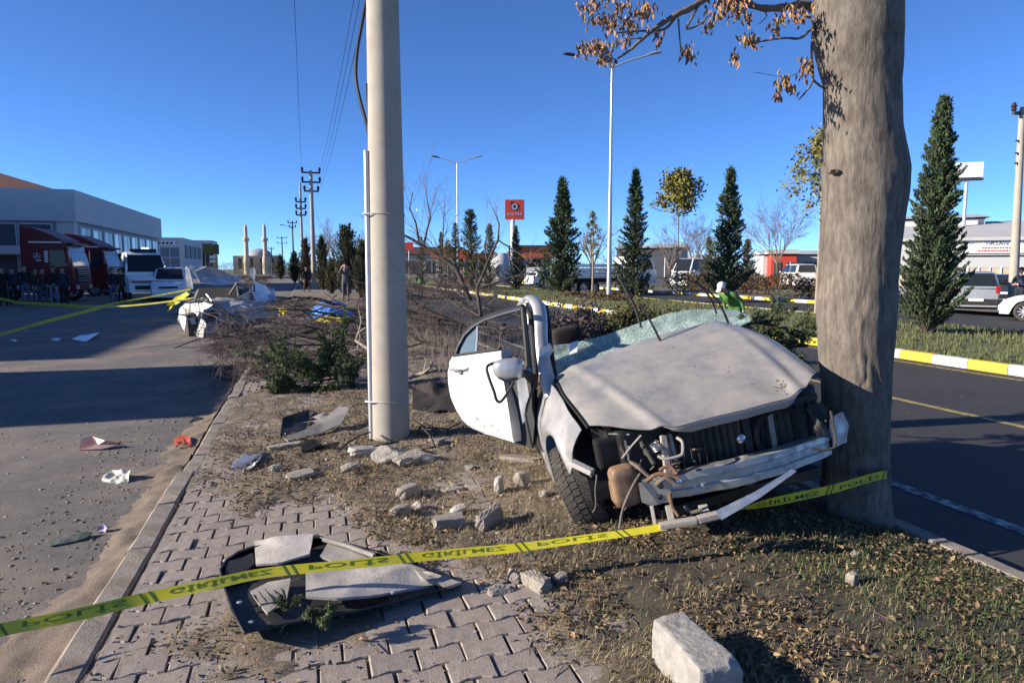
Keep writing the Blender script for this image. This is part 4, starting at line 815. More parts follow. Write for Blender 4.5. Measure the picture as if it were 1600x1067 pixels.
lamp(951, 34.3, 116, 1.75, 'tall grey twin-arm street lamp between two conifers, in front of the flatbed truck')
lamp(716, 63.6, 259, 1.7, 'farther twin-arm street lamp left of the red filling-station sign')
# ================================================================== THE TREE THE CAR HIT
TD = 4.32; tb = gx(1336, TD); tree = thing('roadside_tree', 'big grey-barked tree trunk at the road edge with a few dry brown leaves', 'tree', (tb[0], tb[1], 0)); torg = (tb[0], tb[1], 0)
sil = [(-420, 1282, 1372), (-250, 1280, 1385), (-120, 1278, 1395), (0, 1275, 1404), (55, 1272, 1404), (95, 1279, 1403), (130, 1289, 1402), (200, 1289, 1404), (235, 1288, 1410), (265, 1288, 1415), (300, 1288, 1413), (350, 1287, 1406), (400, 1285, 1400), (450, 1282, 1397), (500, 1280, 1395), (550, 1283, 1392), (600, 1287, 1389), (700, 1289, 1386), (780, 1286, 1388), (820, 1281, 1393), (848, 1266, 1405), (870, 1238, 1430)]
def trunk_pt(u, v):
    vv = 870-(870+420)*v; i = 0
    while i < len(sil)-2 and sil[i+1][0] < vv: i += 1
    f = (vv-sil[i][0])/(sil[i+1][0]-sil[i][0]); l = sil[i][1]*(1-f)+sil[i+1][1]*f; r = sil[i][2]*(1-f)+sil[i+1][2]*f
    d_ = ray((l+r)/2, vv); t_ = TD/(d_[0]*sin(YAW)+d_[1]*cos(YAW)); c0 = CAM+d_*t_; R = (r-l)/2*t_/F*0.985; a = 2*pi*u
    z = c0[2]; k = 1+0.03*sin(a*3+z*1.3)*0.6
    ax = a*R*1.0; fur = float(fbm(ax*26+3*sin(z*2.3), z*3.2, 3)); low = sstep(1.9, 0.9, z)
    k += (0.022+0.030*low)*(fur-0.45)*2+0.012*(float(fbm(ax*6+9, z*5, 2))-0.4)-0.05*low*(1-sstep(0.0, 0.05, abs(float(vnoise(ax*14+2, z*1.6))-0.5)))
    return (c0[0]+R*k*cos(a), c0[1]+R*k*sin(a), z)
mb = MB(); mb.grid(trunk_pt, 130, 200); trunk = mb.build('trunk', 'trunk_bark', tree, torg, smooth=False); trunk.data.polygons.foreach_set('use_smooth', np.ones(len(trunk.data.polygons), bool))
# knots
for (u, v, s) in ((1343, 113, .05), (1364, 145, .05), (1303, 268, .03), (1381, 270, .04), (1376, 12, .08), (1334, 303, .02)):
    p = at(u, v, TD-0.21); mb = MB(); d = ray(u, v); n = -np.array([d[0], d[1], 0]); n /= np.linalg.norm(n)
    mb.lathe([(s*.9, -.02), (s*.7, .012), (s*.45, .02), (s*.28, .008), (s*.1, -.006)], 12); q = V3(n).to_track_quat('Z', 'Y').to_matrix(); mb.v = [tuple(V3(p)+q @ Vector((x*(1.5), y*.6, z))) for x, y, z in mb.v]; mb.build('knot', 'bark_dark' if s > .045 else 'bark', trunk, torg, smooth=True)
# limbs with withered leaves
LC = []; limbs = []
def limb(pts, r0, r1, leaves=()):
    P0 = [V3(at(*p)) for p in pts]; m = len(P0); P = []
    for i in range(m-1):
        a, b, c, d = P0[max(0, i-1)], P0[i], P0[i+1], P0[min(m-1, i+2)]
        for k in range(5): f = k/5; P.append(.5*((2*b)+(c-a)*f+(2*a-5*b+4*c-d)*f*f+(3*b-a-3*c+d)*f**3))
    P.append(P0[-1]); n = len(P); limbs.append((P, [(r0+(r1-r0)*i/(n-1))*(1+.12*sin(i*1.9)) for i in range(n)], 1)); return P
A = limb([(1285, 30, 4.3), (1262, 8, 4.25), (1225, 12, 4.2), (1190, 13, 4.15), (1150, 0, 4.1), (1110, -10, 4.05)], .030, .012)
B = limb([(1180, -60, 4.1), (1095, 3, 4.05), (1060, 22, 4.0), (1030, 40, 3.98), (1005, 60, 3.95), (985, 78, 3.95), (965, 92, 3.95)], .026, .006)
C_ = limb([(1060, 22, 4.0), (1040, 45, 4.0), (1015, 48, 4.0), (985, 50, 4.0), (965, 52, 4.0)], .010, .004)
D_ = limb([(1268, 45, 4.2), (1250, 60, 4.15), (1225, 60, 4.1), (1190, 65, 4.1), (1165, 70, 4.1)], .009, .004)
E_ = limb([(1272, 30, 4.15), (1270, 60, 4.13), (1268, 90, 4.13), (1270, 125, 4.13), (1258, 145, 4.13), (1248, 156, 4.12)], .011, .004)
limb([(1270, 125, 4.13), (1282, 135, 4.18), (1294, 142, 4.25)], .008, .005); limb([(1060, 30, 4.0), (1062, 60, 4.0), (1065, 88, 4.0)], .006, .003)
limb([(1265, 100, 4.13), (1245, 115, 4.12), (1225, 120, 4.12), (1178, 113, 4.12)], .003, .0015)
limb([(1005, 60, 3.95), (980, 62, 3.95), (960, 75, 3.95)], .006, .003); limb([(1095, 3, 4.05), (1080, 30, 4.0), (1073, 45, 4.0), (1090, 40, 4.0), (1112, 22, 4.0)], .009, .004)
limb([(985, 40, 4.0), (960, 22, 4.0), (945, 5, 4.0)], .006, .003); limb([(1190, 13, 4.15), (1198, 25, 4.14), (1186, 38, 4.14)], .005, .002)
link('limb', (lambda me: me)(branches_mesh([( [p-Vector(torg) for p in P], R_, l) for P, R_, l in limbs], 'limb', 6)), 'bark', tree, smooth=True)
clus = [(920, 10, 20, 26, 50), (1000, 22, 22, 16, 36), (975, 20, 14, 20, 26), (935, 30, 10, 10, 16), (955, 40, 12, 20, 38), (985, 45, 14, 10, 20), (912, 78, 10, 10, 26), (935, 78, 22, 12, 66), (948, 95, 16, 8, 30), (975, 68, 10, 10, 18), (1010, 15, 14, 12, 26), (1028, 60, 8, 14, 16), (1072, 85, 10, 16, 34), (1105, 38, 12, 14, 20), (1132, 12, 24, 18, 70), (1155, 15, 18, 18, 50), (1168, 36, 7, 10, 12), (1170, 65, 16, 9, 44), (1148, 92, 8, 12, 22), (1210, 45, 10, 14, 20), (1245, 22, 22, 14, 56), (1258, 108, 10, 18, 36), (1225, 130, 16, 10, 40), (1215, 148, 8, 10, 18), (1238, 140, 8, 12, 20), (1222, 30, 8, 6, 10), (940, 0, 40, 8, 20)]
CC = []
for u, v, su, sv, n in clus:
    for k in range(int(n*1.15)): CC.append(at(u+random.gauss(0, su*.55), v+random.gauss(0, sv*.55), 4.06+random.gauss(0, .05) if u > 1050 else 3.98+random.gauss(0, .05)))
CC = np.array(CC); n = len(CC); Dn = rnd_dirs(n)*0.5+np.array([0, 0, -1.0]); Vv, Ff = leaf_quads(CC, Dn, rnd_dirs(n), RNG.uniform(.03, .06, n), RNG.uniform(.012, .022, n), .18)
link('dry_leaves', raw_mesh('dry_leaves', Vv-np.array(torg), Ff), 'dry_leaf', tree)['kind'] = 'stuff'
# crown above the picture
out = []; rs = random.Random(3); top = V3((tb[0]+.05, tb[1], at(1327, -400, TD)[2]))
for k in range(7):
    a = k*2.4; grow(top-Vector((0, 0, rs.uniform(0, .5))), Vector((cos(a)*.7, sin(a)*.7, 1)), rs.uniform(1.6, 2.4), .06, 3, out, rs, .15, .02, (3, 4))
out = [([p-Vector(torg) for p in P], R_, l) for P, R_, l in out]
link('crown', branches_mesh(out, 'crown', 5), 'bark_dark', tree, smooth=True)
# ================================================================== THE BRANCH HEAP AND THE REAR HALF OF THE CAR
# -- rear half of the car, lying on the street under the branches
WD = 17.6; wo = gx(345, WD); wo[2] = ZL; wk = thing('wrecked_car', 'crumpled white rear half of the torn car lying on the street under branches', 'car wreck', wo)
def wp(u, v, d=0.0): return at(u, v, WD+d)
def wpan(name, pts, mat='door_silver', **k): return panel(name, [wp(*p) for p in pts], mat, wk, wo, **k)
rs = random.Random(5)
shell = wpan('side_panel', [(312, 478, -.2), (330, 470, -.1), (365, 468, .2), (405, 448, .9), (428, 452, 1.3), (432, 475, 1.2), (412, 486, .7), (385, 500, .3), (350, 520, -.1), (325, 530, -.3)], 'silver', crumple=.10, cuts=5, freq=3.2, seed=1, thick=.02)
wpan('roof_panel', [(303, 424, .1), (322, 416, .0), (337, 419, .2), (356, 428, .5), (378, 433, .9), (368, 444, .6), (340, 446, .2), (312, 442, -.1)], 'car_grey', crumple=.05, cuts=4, freq=4, seed=2, thick=.02)
wpan('torn_pillar', [(291, 416, -.2), (297, 420, -.2), (301, 436, -.2), (303, 452, -.2), (295, 450, -.2), (291, 436, -.2)], 'wreck_white', crumple=.03, cuts=3, seed=3, thick=.04)
wpan('torn_fender', [(297, 474, .1), (312, 469, -.2), (335, 474, -.6), (320, 484, -.5), (317, 497, -.5), (324, 508, -.7), (322, 514, -.7), (309, 513, -.3), (308, 500, -.2), (300, 492, .0)], 'wreck_white', crumple=.06, cuts=4, freq=4, seed=4, thick=.02)
wpan('fender_tip', [(307, 512, -.3), (320, 514, -.75), (319, 524, -.75), (316, 536, -.7), (312, 532, -.5), (308, 522, -.35)], 'wreck_white', crumple=.03, cuts=3, seed=7, thick=.02)
wpan('arch_strip', [(296, 497, -.4), (305, 497, -.4), (306, 507, -.42), (296, 506, -.4)], 'wreck_white', crumple=.02, cuts=2, seed=8, thick=.03)
wpan('bumper_end', [(287, 479, -.4), (291, 481, -.5), (292, 500, -.5), (290, 519, -.5), (285, 508, -.45), (281, 492, -.4), (282, 484, -.4)], 'wreck_white', crumple=.03, cuts=3, seed=9, thick=.03)
wpan('lamp_hole', [(321, 488, -.32), (334, 484, -.25), (342, 492, -.2), (334, 504, -.3), (327, 506, -.35)], 'bay_black', crumple=.02, cuts=2, thick=.02)
wpan('rear_pillar', [(391, 419, .6), (398, 418, .6), (401, 426, .6), (398, 440, .65), (393, 432, .62)], 'wreck_white', crumple=.02, cuts=2, thick=.04)
wpan('boot_lid', [(398, 440, .7), (414, 446, 1.0), (425, 462, 1.2), (415, 482, .9), (398, 470, .6), (392, 452, .6)], 'car_grey', crumple=.05, cuts=3, seed=12, thick=.02)
wpan('bent_sill', [(296, 416, .3), (318, 417, .4), (330, 421, .4), (322, 428, .3), (306, 432, .2)], 'wreck_white', crumple=.03, cuts=2, seed=14, thick=.02)
def hull(u, v):
    th = 2*pi*u; ph = pi*(v-.5); s_ = lambda a, e: math.copysign(abs(a)**e, a); x = 1.15*s_(cos(ph), .5)*s_(cos(th), .45); y = .95*s_(cos(ph), .5)*s_(sin(th), .45); z = .40*s_(sin(ph), .55)
    n1 = float(fbm(x*1.7+y+4, z*2.2+y*1.3, 4))-.46; n2 = float(fbm(x*4+9, z*4+y*3, 3))-.45; k = 1+.34*n1+.16*n2; z *= 1-.25*x/1.15; return (x*k, y*k, z*k+.10*n1)
hc = wp(362, 490, 1.0); mb = MB(); mb.grid(hull, 64, 34); mb.v = [(hc[0]+x*.97+y*.26, hc[1]-x*.26+y*.97, .42+z) for x, y, z in mb.v]; mb.build('crushed_body', 'wreck_white', wk, wo, smooth=True)
cxx = wp(350, 458, .95); mb = MB(); mb.box((cxx[0], cxx[1], cxx[2]-.05), (1.45, .9, .40), rz=-.26, taper=.8); mb.build('cabin_interior', 'bay_black', wk, wo, bevel=.08)
for k in range(12):
    u, v = rs.uniform(305, 400), rs.uniform(435, 500); MB().tube([wp(u, v, -.1), wp(u+rs.uniform(-10, 10), v+rs.uniform(-8, 8), -.2), wp(u+rs.uniform(-25, 25), v+rs.uniform(-15, 15), -.1)], rs.uniform(.01, .03), 5).build('torn_strut', rs.choice(['bare_metal', 'dark_metal', 'plastic']), wk, wo, smooth=True)
wheel_at(wk, Matrix.Translation(V3(wp(300, 508, -.15))-V3(wo)) @ Matrix.Rotation(0.2, 4, 'Z') @ Matrix.Rotation(pi/2, 4, 'Z'), tread=False)
# -- branch heap: several felled bare trees, each a thing
def felled(label, base, direc, L, r, lev, seed, mat='twig', kids=(4, 6), wob=.22, flatz=None, group=None, spread=(.3, .95), name='fallen_tree', segs=5):
    rs = random.Random(seed); out = []; b = V3(base); grow(b, V3(direc), L, r, lev, out, rs, wob, -.03, kids, (.45, .72), spread, segs, .004, .12)
    lo = []; A_ = np.array([tuple(p) for P, R_, l in out for p in P]); ZM = np.where(A_[:, 0] > K_IN, terr(A_[:, 0], A_[:, 1]), ZL)+0.01; ii = 0
    for P, R_, l in out:
        Q = []
        for p in P:
            zmin = ZM[ii]; ii += 1; q = p.copy()
            if q.z < zmin: q.z = zmin+abs(rs.gauss(0, .05))
            if flatz and q.z > flatz: q.z = flatz-(q.z-flatz)*.25
            Q.append(q-b)
        mq = Q[len(Q)//2]+b; w = in_view(mq.x, mq.y, mq.z)
        if l < lev and w:
            k = rs.random()
            if w[0] < 305: continue
            if w[0] < 335 and k < .85: continue
            if 275 < w[0] < 425 and w[1] < 512 and w[2] < 18.6 and k < .95: continue
            if w[0] < 600 and w[1] < 468 and w[0] > 425: continue
            if 478 < w[0] < 560 and 470 < w[1] < 503 and w[2] < 24 and k < .97: continue
            if 408 < w[0] < 455 and 478 < w[1] < 496 and w[2] < 23 and k < .8: continue
        lo.append((Q, R_, l))
    t = thing(name, label, 'fallen tree', b, 0, group)
    lo = [x for x in lo]; big = [x for x in lo if x[2] >= lev-1]; small = [x for x in lo if x[2] < lev-1]
    link('trunk', branches_mesh([x for x in big if x[2] == lev], 'trunk', 7), 'bark_dark', t, smooth=True)
    if [x for x in big if x[2] < lev]: link('bough', branches_mesh([x for x in big if x[2] < lev], 'bough', 5), 'bark_dark' if mat == 'twig' else mat, t, smooth=True)
    if small: link('twigs', branches_mesh(small, 'twigs', 3), mat, t)['kind'] = 'stuff'
    return t
def zg(u, v, dz=0.25): p = G(u, v); return (p[0], p[1], dz)
GB = 'felled bare trees in the branch heap'
felled('bare felled tree sprawled from the concrete pole to the street kerb', zg(575, 560), (-1, .25, .08), 2.6, .05, 4, 21, flatz=1.0, group=GB)
felled('bare felled tree lying over the front of the rear car half', zg(500, 530), (-1, .05, .05), 2.2, .06, 4, 22, flatz=1.0, group=GB)
felled('twiggy felled tree with its crown piled on the rear car half', zg(440, 505), (-.6, .6, .25), 1.6, .04, 4, 23, flatz=1.2, group=GB)
felled('dense twiggy felled tree heaped behind the open car door', zg(760, 520), (-1, .3, .12), 3.4, .06, 4, 24, flatz=1.1, group=GB)
felled('bare felled tree heaped behind the concrete pole', zg(690, 520), (-1, .2, .12), 3.6, .07, 4, 25, flatz=1.1, group=GB)
felled('bare felled tree with spreading twigs seen through the car door window', zg(820, 530), (-.7, .8, .10), 2.4, .045, 4, 26, flatz=1.0, group=GB)
felled('low felled tree flattened along the pavers before the heap', zg(560, 545), (-1, -.1, .03), 2.8, .04, 4, 27, flatz=.55, group=GB)
felled('felled tree with grey twigs flung across the street kerb', zg(430, 545), (-.9, .5, .10), 1.9, .03, 4, 28, flatz=.8, group=GB)
felled('felled bare crown heaped at the back beside the road', zg(720, 490), (-.6, .6, .25), 3.6, .07, 4, 29, flatz=1.9, group=GB)
felled('matted brown twig heap under the blue sheet end of the pile', zg(600, 510), (-.9, .1, .12), 3.6, .05, 4, 30, flatz=.95, group=GB)
felled('long felled tree bridging the rear car half and the heap', zg(620, 510), (-1, .05, .03), 3.6, .07, 4, 33, flatz=.9, group=GB)
felled('twiggy felled branch pile leaning on the broken leaning trunk', zg(650, 500), (.5, .6, .2), 3.0, .05, 4, 34, flatz=1.4, group=GB)
for k, (u, v, d, L, fz, lab) in enumerate([
    (560, 575, (-1, .1, .15), 2.2, .7, 'fine purple-brown twig tangle spilling over the pavers left of the pole'), (470, 560, (-1, .2, .2), 2.2, .85, 'twig tangle reaching over the street kerb'),
    (400, 540, (-.8, .3, .3), 2.0, 1.0, 'thicket of twigs in front of the rear car half'), (640, 560, (-1, .3, .25), 2.6, .95, 'twig thicket directly behind the concrete pole'),
    (700, 560, (-.8, .5, .25), 2.2, 1.0, 'twig thicket between the pole and the car door'), (740, 530, (-.9, .3, .3), 2.6, 1.3, 'tall twig thicket behind the door window'),
    (680, 490, (-.8, .4, .35), 3.2, 1.9, 'tall bare thicket beneath the slanting trunk'), (540, 520, (-1, .1, .2), 3.0, .9, 'brown twig mat in front of the blue sheet'),
    (415, 480, (-.6, .3, .4), 1.5, 1.3, 'twigs thrown over the roof of the rear car half'), (790, 520, (-.5, .8, .3), 2.2, 1.2, 'bare twigs behind the torn windscreen pillar'), (620, 530, (-1, .2, .3), 2.8, 1.1, 'dense twig mat in the middle of the heap')]):
    felled(lab, zg(u, v, .2), d, L, .03, 4, 60+k, flatz=fz, group=GB, kids=(5, 7), spread=(.4, 1.2), wob=.28, segs=4)
# thick snapped trunk leaning at the back, with an upright bare crown
rs = random.Random(2); out = []
def px_tree(label, polys, name='snapped_tree', twigs=2, mat='twig_far', base=None, seed=1, cat='tree', kids=(3, 5), L=(.5, 1.0)):
    rs = random.Random(seed); out = []; fin = []
    for pts, r0, r1 in polys:
        P = [V3(at(*p)) for p in pts]; n = len(P); fin.append((P, [r0+(r1-r0)*i/(n-1) for i in range(n)], 5))
        if twigs:
            for i in range(1, n):
                for k in range(rs.randint(*kids)):
                    d = (P[i]-P[i-1]).normalized()+Vector((rs.uniform(-1, 1), rs.uniform(-1, 1), rs.uniform(-.5, 1)))*.7; b = P[i-1].lerp(P[i], rs.random()); grow(b, d, rs.uniform(*L), max(.006, r1*.5), twigs-1, out, rs, .18, .03, (3, 5), (.5, .75), (.3, .8), 4, .004)
    b = V3(base if base is not None else polys[0][0][0] and at(*polys[0][0][0])); t = thing(name, label, cat, b)
    sub = lambda S: [([p-b for p in P], R_, l) for P, R_, l in S]
    link('trunk', branches_mesh(sub(fin), 'trunk', 7), 'bark_dark', t, smooth=True)
    if out: link('crown', branches_mesh(sub(out), 'crown', 4), mat, t)['kind'] = 'stuff'
    return t
px_tree('snapped bare tree with a dark slanting trunk behind the concrete pole', [([(735, 470, 19), (712, 418, 19), (690, 403, 19), (665, 387, 19), (640, 372, 19), (615, 360, 19)], .075, .03), ([(662, 384, 19), (667, 360, 19), (673, 340, 19), (668, 318, 19), (666, 298, 19)], .035, .008), ([(655, 380, 19), (650, 350, 19), (640, 325, 19), (645, 300, 19)], .035, .008), ([(690, 403, 19), (692, 365, 19), (694, 335, 19)], .03, .008)], twigs=2, seed=4, kids=(2, 4), L=(.5, 1.1))
px_tree('bare broken sapling with forked pale branches behind the car door', [([(752, 500, 17), (748, 470, 17), (745, 452, 17), (762, 410, 17), (778, 375, 17), (780, 350, 17), (770, 325, 17)], .055, .010), ([(745, 452, 17), (780, 440, 17), (815, 428, 17), (838, 400, 17)], .034, .008), ([(762, 410, 17), (757, 385, 17), (765, 350, 17)], .025, .008), ([(778, 375, 17), (800, 390, 17), (812, 395, 17)], .02, .006)], twigs=2, seed=6, kids=(1, 3), L=(.35, .8), mat='branch_pale')
# pale broken boughs
for lab, pts, r in (('pale forked broken bough behind the pole base', [(640, 592, 9.5), (650, 585, 9.5), (662, 583, 9.4), (672, 575, 9.4), (677, 562, 9.5)], .026), ('pale crooked dead branch left of the pole in the heap', [(575, 545, 9), (556, 532, 9.2), (560, 520, 9.3), (572, 512, 9.3)], .022), ('thin pale crooked branch above the conifer bough', [(556, 555, 9), (545, 550, 9), (558, 546, 9), (566, 548, 9)], .014)):
    o = thing('broken_branch', lab, 'branch', at(*pts[0])); b = at(*pts[0]); MB().tube([at(*p) for p in pts], [r, r*.9, r*.8, r*.65, r*.4][:len(pts)], 7).build('bough', 'branch_pale', o, b, smooth=True); q = at(*pts[2]); MB().tube([q, q+np.array([.05, .1, .15]), q+np.array([.02, .2, .33])], [r*.5, r*.35, r*.15], 5).build('side_twig', 'branch_pale', o, b, smooth=True)
# -- torn conifer boughs
def needles(P0, P1, n, ln, spread, seed=0):
    rg = np.random.default_rng(seed); t = rg.random(n)[:, None]; ax = (P1-P0)/np.linalg.norm(P1-P0); C = P0+(P1-P0)*t+rg.normal(size=(n, 3))*spread*(1-.5*t); D = ax*.7+rg.normal(size=(n, 3))*.55; return C, D
def conifer_bough(label, a, segs, seed, mat='conifer_fresh', size=1.0, n=26):
    rs = random.Random(seed); out = []; b = V3(a); 
    for d, L in segs: grow(b, V3(d), L, .02*size, 2, out, rs, .16, -.01, (5, 7), (.4, .6), (.4, .9), 4, .004*size, .1)
    t = thing('conifer_bough', label, 'branch', b); CC = []; DD = []; fin = []; A_ = np.array([tuple(p) for P, R_, l in out for p in P]); ZM = np.where(A_[:, 0] > K_IN, terr(A_[:, 0], A_[:, 1]), ZL)+.03; ii = 0
    for P, R_, l in out:
        Q = []
        for p in P:
            z = ZM[ii]; ii += 1; q = p.copy(); q.z = max(q.z, z); Q.append(q)
        fin.append(([q-b for q in Q], R_, l))
        if l <= 1:
            for i in range(len(Q)-1):
                C, D = needles(np.array(Q[i]), np.array(Q[i+1])+1e-4, n, .06, .022*size, rs.randint(0, 9999)); CC.append(C); DD.append(D)
    link('bough', branches_mesh(fin, 'bough', 4), 'bark_dark', t, smooth=True); CC = np.concatenate(CC); DD = np.concatenate(DD); m = len(CC)
    V_, F_ = leaf_quads(CC-np.array(b), DD, RNG.normal(size=(m, 3)), RNG.uniform(.05, .10, m)*size, RNG.uniform(.008, .016, m)*size, .05); link('needles', raw_mesh('needles', V_, F_), mat, t)['kind'] = 'stuff'; return t
conifer_bough('torn green conifer bough lying on the pavers left of the pole', zg(560, 600, .12), [((-1, .25, .25), 1.0), ((-1, -.25, .12), 1.05), ((-.4, -.9, .15), .6), ((-.2, .6, .5), .8)], 1, n=24)
conifer_bough('upright green conifer sprig rising from the torn bough', zg(530, 605, .15), [((-.45, .1, .8), .42), ((-.8, .1, .4), .5)], 2, n=24)
conifer_bough('small conifer tip lying on the pavers beside the kerb', zg(470, 610, .05), [((-.8, .3, .2), .35), ((-.6, -.3, .1), .3)], 3, n=22)
conifer_bough('green conifer bough behind the bonnet beside the tree trunk', at(1262, 540, 6.2), [((-1, .2, .02), .55), ((-.6, -.1, .12), .4), ((-.9, .6, -.1), .5)], 4, n=18, size=.7)
conifer_bough('loose green conifer twigs on the far bonnet corner', at(1175, 505, 5.35), [((1, .1, .05), .30), ((-.5, .1, .05), .2), ((.6, .3, .0), .3)], 5, n=10, size=.55)
conifer_bough('broken conifer bough resting behind the windscreen', at(1215, 512, 5.9), [((-1, .3, .0), .5), ((.8, .2, .0), .4)], 6, n=14, size=.6)
# -- roadside shrubs behind the car
def shrub(label, base, w, h, n, mat, seed):
    rg = np.random.default_rng(seed); b = V3(base); t = thing('roadside_shrub', label, 'shrub', b, 0); out = []; rs = random.Random(seed)
    for k in range(9): grow(Vector((0, 0, 0)), Vector((rs.uniform(-1, 1)*w/h, rs.uniform(-1, 1)*w/h, 1)), h*.8, .014, 2, out, rs, .2, 0, (3, 4))
    link('stems', branches_mesh(out, 'stems', 4), 'twig', t); C = []; 
    for P, R_, l in out:
        if l < 2:
            for p in P: C += [np.array(p)+rg.normal(size=3)*.06 for _ in range(max(2, n//len(out)))]
    C = np.array(C); C[:, 2] = np.abs(C[:, 2]); m = len(C); V_, F_ = leaf_quads(C, rnd_dirs(m)+np.array([0, 0, .5]), rnd_dirs(m), RNG.uniform(.04, .09, m), RNG.uniform(.02, .04, m), .1); link('foliage', raw_mesh('foliage', V_, F_), mat, t)['kind'] = 'stuff'; return t
for i, (u, v, w, h, m, lab) in enumerate([(985, 505, .8, .75, 'shrub', 'yellow-green shrub behind the headrest of the wreck'), (940, 520, .7, .6, 'shrub', 'olive shrub growing behind the torn windscreen pillar'), (1050, 500, .8, .6, 'shrub', 'low green shrub behind the cracked windscreen'), (1215, 530, .8, .32, 'conifer_fresh', 'green shrub between bonnet and tree trunk'), (1120, 515, .6, .4, 'straw', 'dry grassy shrub beyond the wiper'), (900, 530, .9, .8, 'twig', 'leafless brown shrub in the window of the wreck')]):
    p = G(u, v+45); shrub(lab, (p[0], p[1], terr1(p[0], p[1]) if p[0] < 3.5 else 0), w*.5, h, 2600, m, 40+i)
# ================================================================== LOOSE DEBRIS
def gp(u, v, dz=0.0):
    p = G(u, v, 0.0); z = terr1(p[0], p[1]) if p[0] > K_IN else ZL
    p = G(u, v, z+dz); return p
def gpan(label, cat, name, pts, mat, part='sheet', dz=.0, thick=.008, crumple=.01, cuts=3, seed=0, freq=9, bulge=0):
    P = [gp(u, v, h) for u, v, h in pts]; o = P[0].copy(); o[2] = min(p[2] for p in P); t = thing(name, label, cat, o); panel(part, P, mat, t, o, thick, crumple, cuts, freq, seed, True, bulge); return t, o
# engine undertray on the pavers
TZ = .03
outl = [(352, 875, .10), (372, 862, .12), (400, 852, .13), (470, 840, .12), (500, 838, .12), (535, 848, .12), (590, 862, .10), (640, 880, .06), (690, 898, .05), (722, 912, .05), (640, 935, .06), (560, 955, .07), (480, 970, .07), (420, 982, .08), (380, 991, .09), (362, 955, .08), (350, 920, .09), (343, 890, .10)]
c0 = gp(520, 915); tray = thing('undertray', 'broken black plastic engine undertray with grey felt panels lying on the pavers', 'car part', (c0[0], c0[1], 0)); to = (c0[0], c0[1], 0)
P = [gp(u, v, h-.055) for u, v, h in outl]; base_ = panel('tray_floor', P, 'plastic', tray, to, .008, .008, 4, 8, 3)
mb = MB(); R0 = [gp(u, v, h-.055) for u, v, h in outl]; R1 = [gp(u, v, h) for u, v, h in outl]; n = len(outl)
mb.add(R0+R1, [(i, (i+1) % n, n+(i+1) % n, n+i) for i in range(n)]); mb.build('tray_rim', 'plastic_clean', base_, to, solid=.008)
def tpan(nm, pts, mat, **k): return panel(nm, [gp(u, v, h) for u, v, h in pts], mat, tray, to, **k)
tpan('felt_panel', [(398, 848, .12), (430, 840, .15), (490, 836, .15), (484, 868, .11), (440, 882, .10), (400, 884, .10)], 'foam_pale', thick=.012, crumple=.008, cuts=3, seed=1)
tpan('felt_panel', [(512, 852, .12), (545, 862, .10), (590, 880, .07), (560, 888, .07), (520, 880, .07), (500, 872, .08)], 'foam_grey', thick=.014, crumple=.01, cuts=3, seed=2)
tpan('felt_panel', [(478, 895, .10), (540, 888, .09), (600, 885, .08), (640, 884, .08), (690, 902, .05), (676, 916, .05), (600, 930, .06), (530, 940, .07), (478, 935, .08)], 'foam_pale', thick=.014, crumple=.012, cuts=4, seed=3)
tpan('felt_panel', [(640, 884, .07), (668, 892, .07), (722, 912, .055), (700, 920, .05), (660, 908, .06)], 'foam_grey', thick=.02, crumple=.008, cuts=3, seed=4)
tpan('grille', [(392, 926, .06), (420, 912, .07), (455, 906, .07), (448, 940, .06), (418, 962, .06), (404, 945, .06)], 'foam_grey', thick=.012, crumple=.006, cuts=3, seed=5)
for k in range(5): MB().tube([gp(394+k*10, 928-k*4, .073), gp(405+k*9, 942-k*5, .070), gp(418+k*7, 958-k*5, .070)], .0022, 5).build('grille_rib', 'plastic_clean', tray, to)
for u, v in ((374, 942), (392, 973), (614, 926), (628, 888), (697, 909), (352, 876), (395, 873)): MB().lathe([(.013, 0), (.013, .006), (.006, .009)], 10, c=tuple(gp(u, v, .06))).build('bolt', 'steel', tray, to)
tpan('dark_pocket', [(352, 878, .09), (395, 858, .10), (398, 880, .09), (372, 905, .07), (352, 905, .07)], 'plastic_clean', thick=.01, crumple=.02, cuts=3, seed=6)
mb = MB(); mb.tube([gp(505, 842, .15), gp(540, 852, .13), gp(585, 868, .10)], .014, 6); mb.build('strut', 'foam_grey', tray, to, smooth=True)
conifer_bough('little green conifer sprig lying on the undertray', gp(502, 962, .10), [((.1, -.5, .15), .07), ((-.5, -.2, .2), .05), ((.5, .1, .2), .05)], 9, 'conifer_fresh', n=7, size=.36)
conifer_bough('tiny conifer tip on the undertray grille', gp(455, 945, .10), [((-.4, .2, .15), .05), ((.3, .2, .2), .04)], 10, 'conifer_fresh', n=6, size=.34)
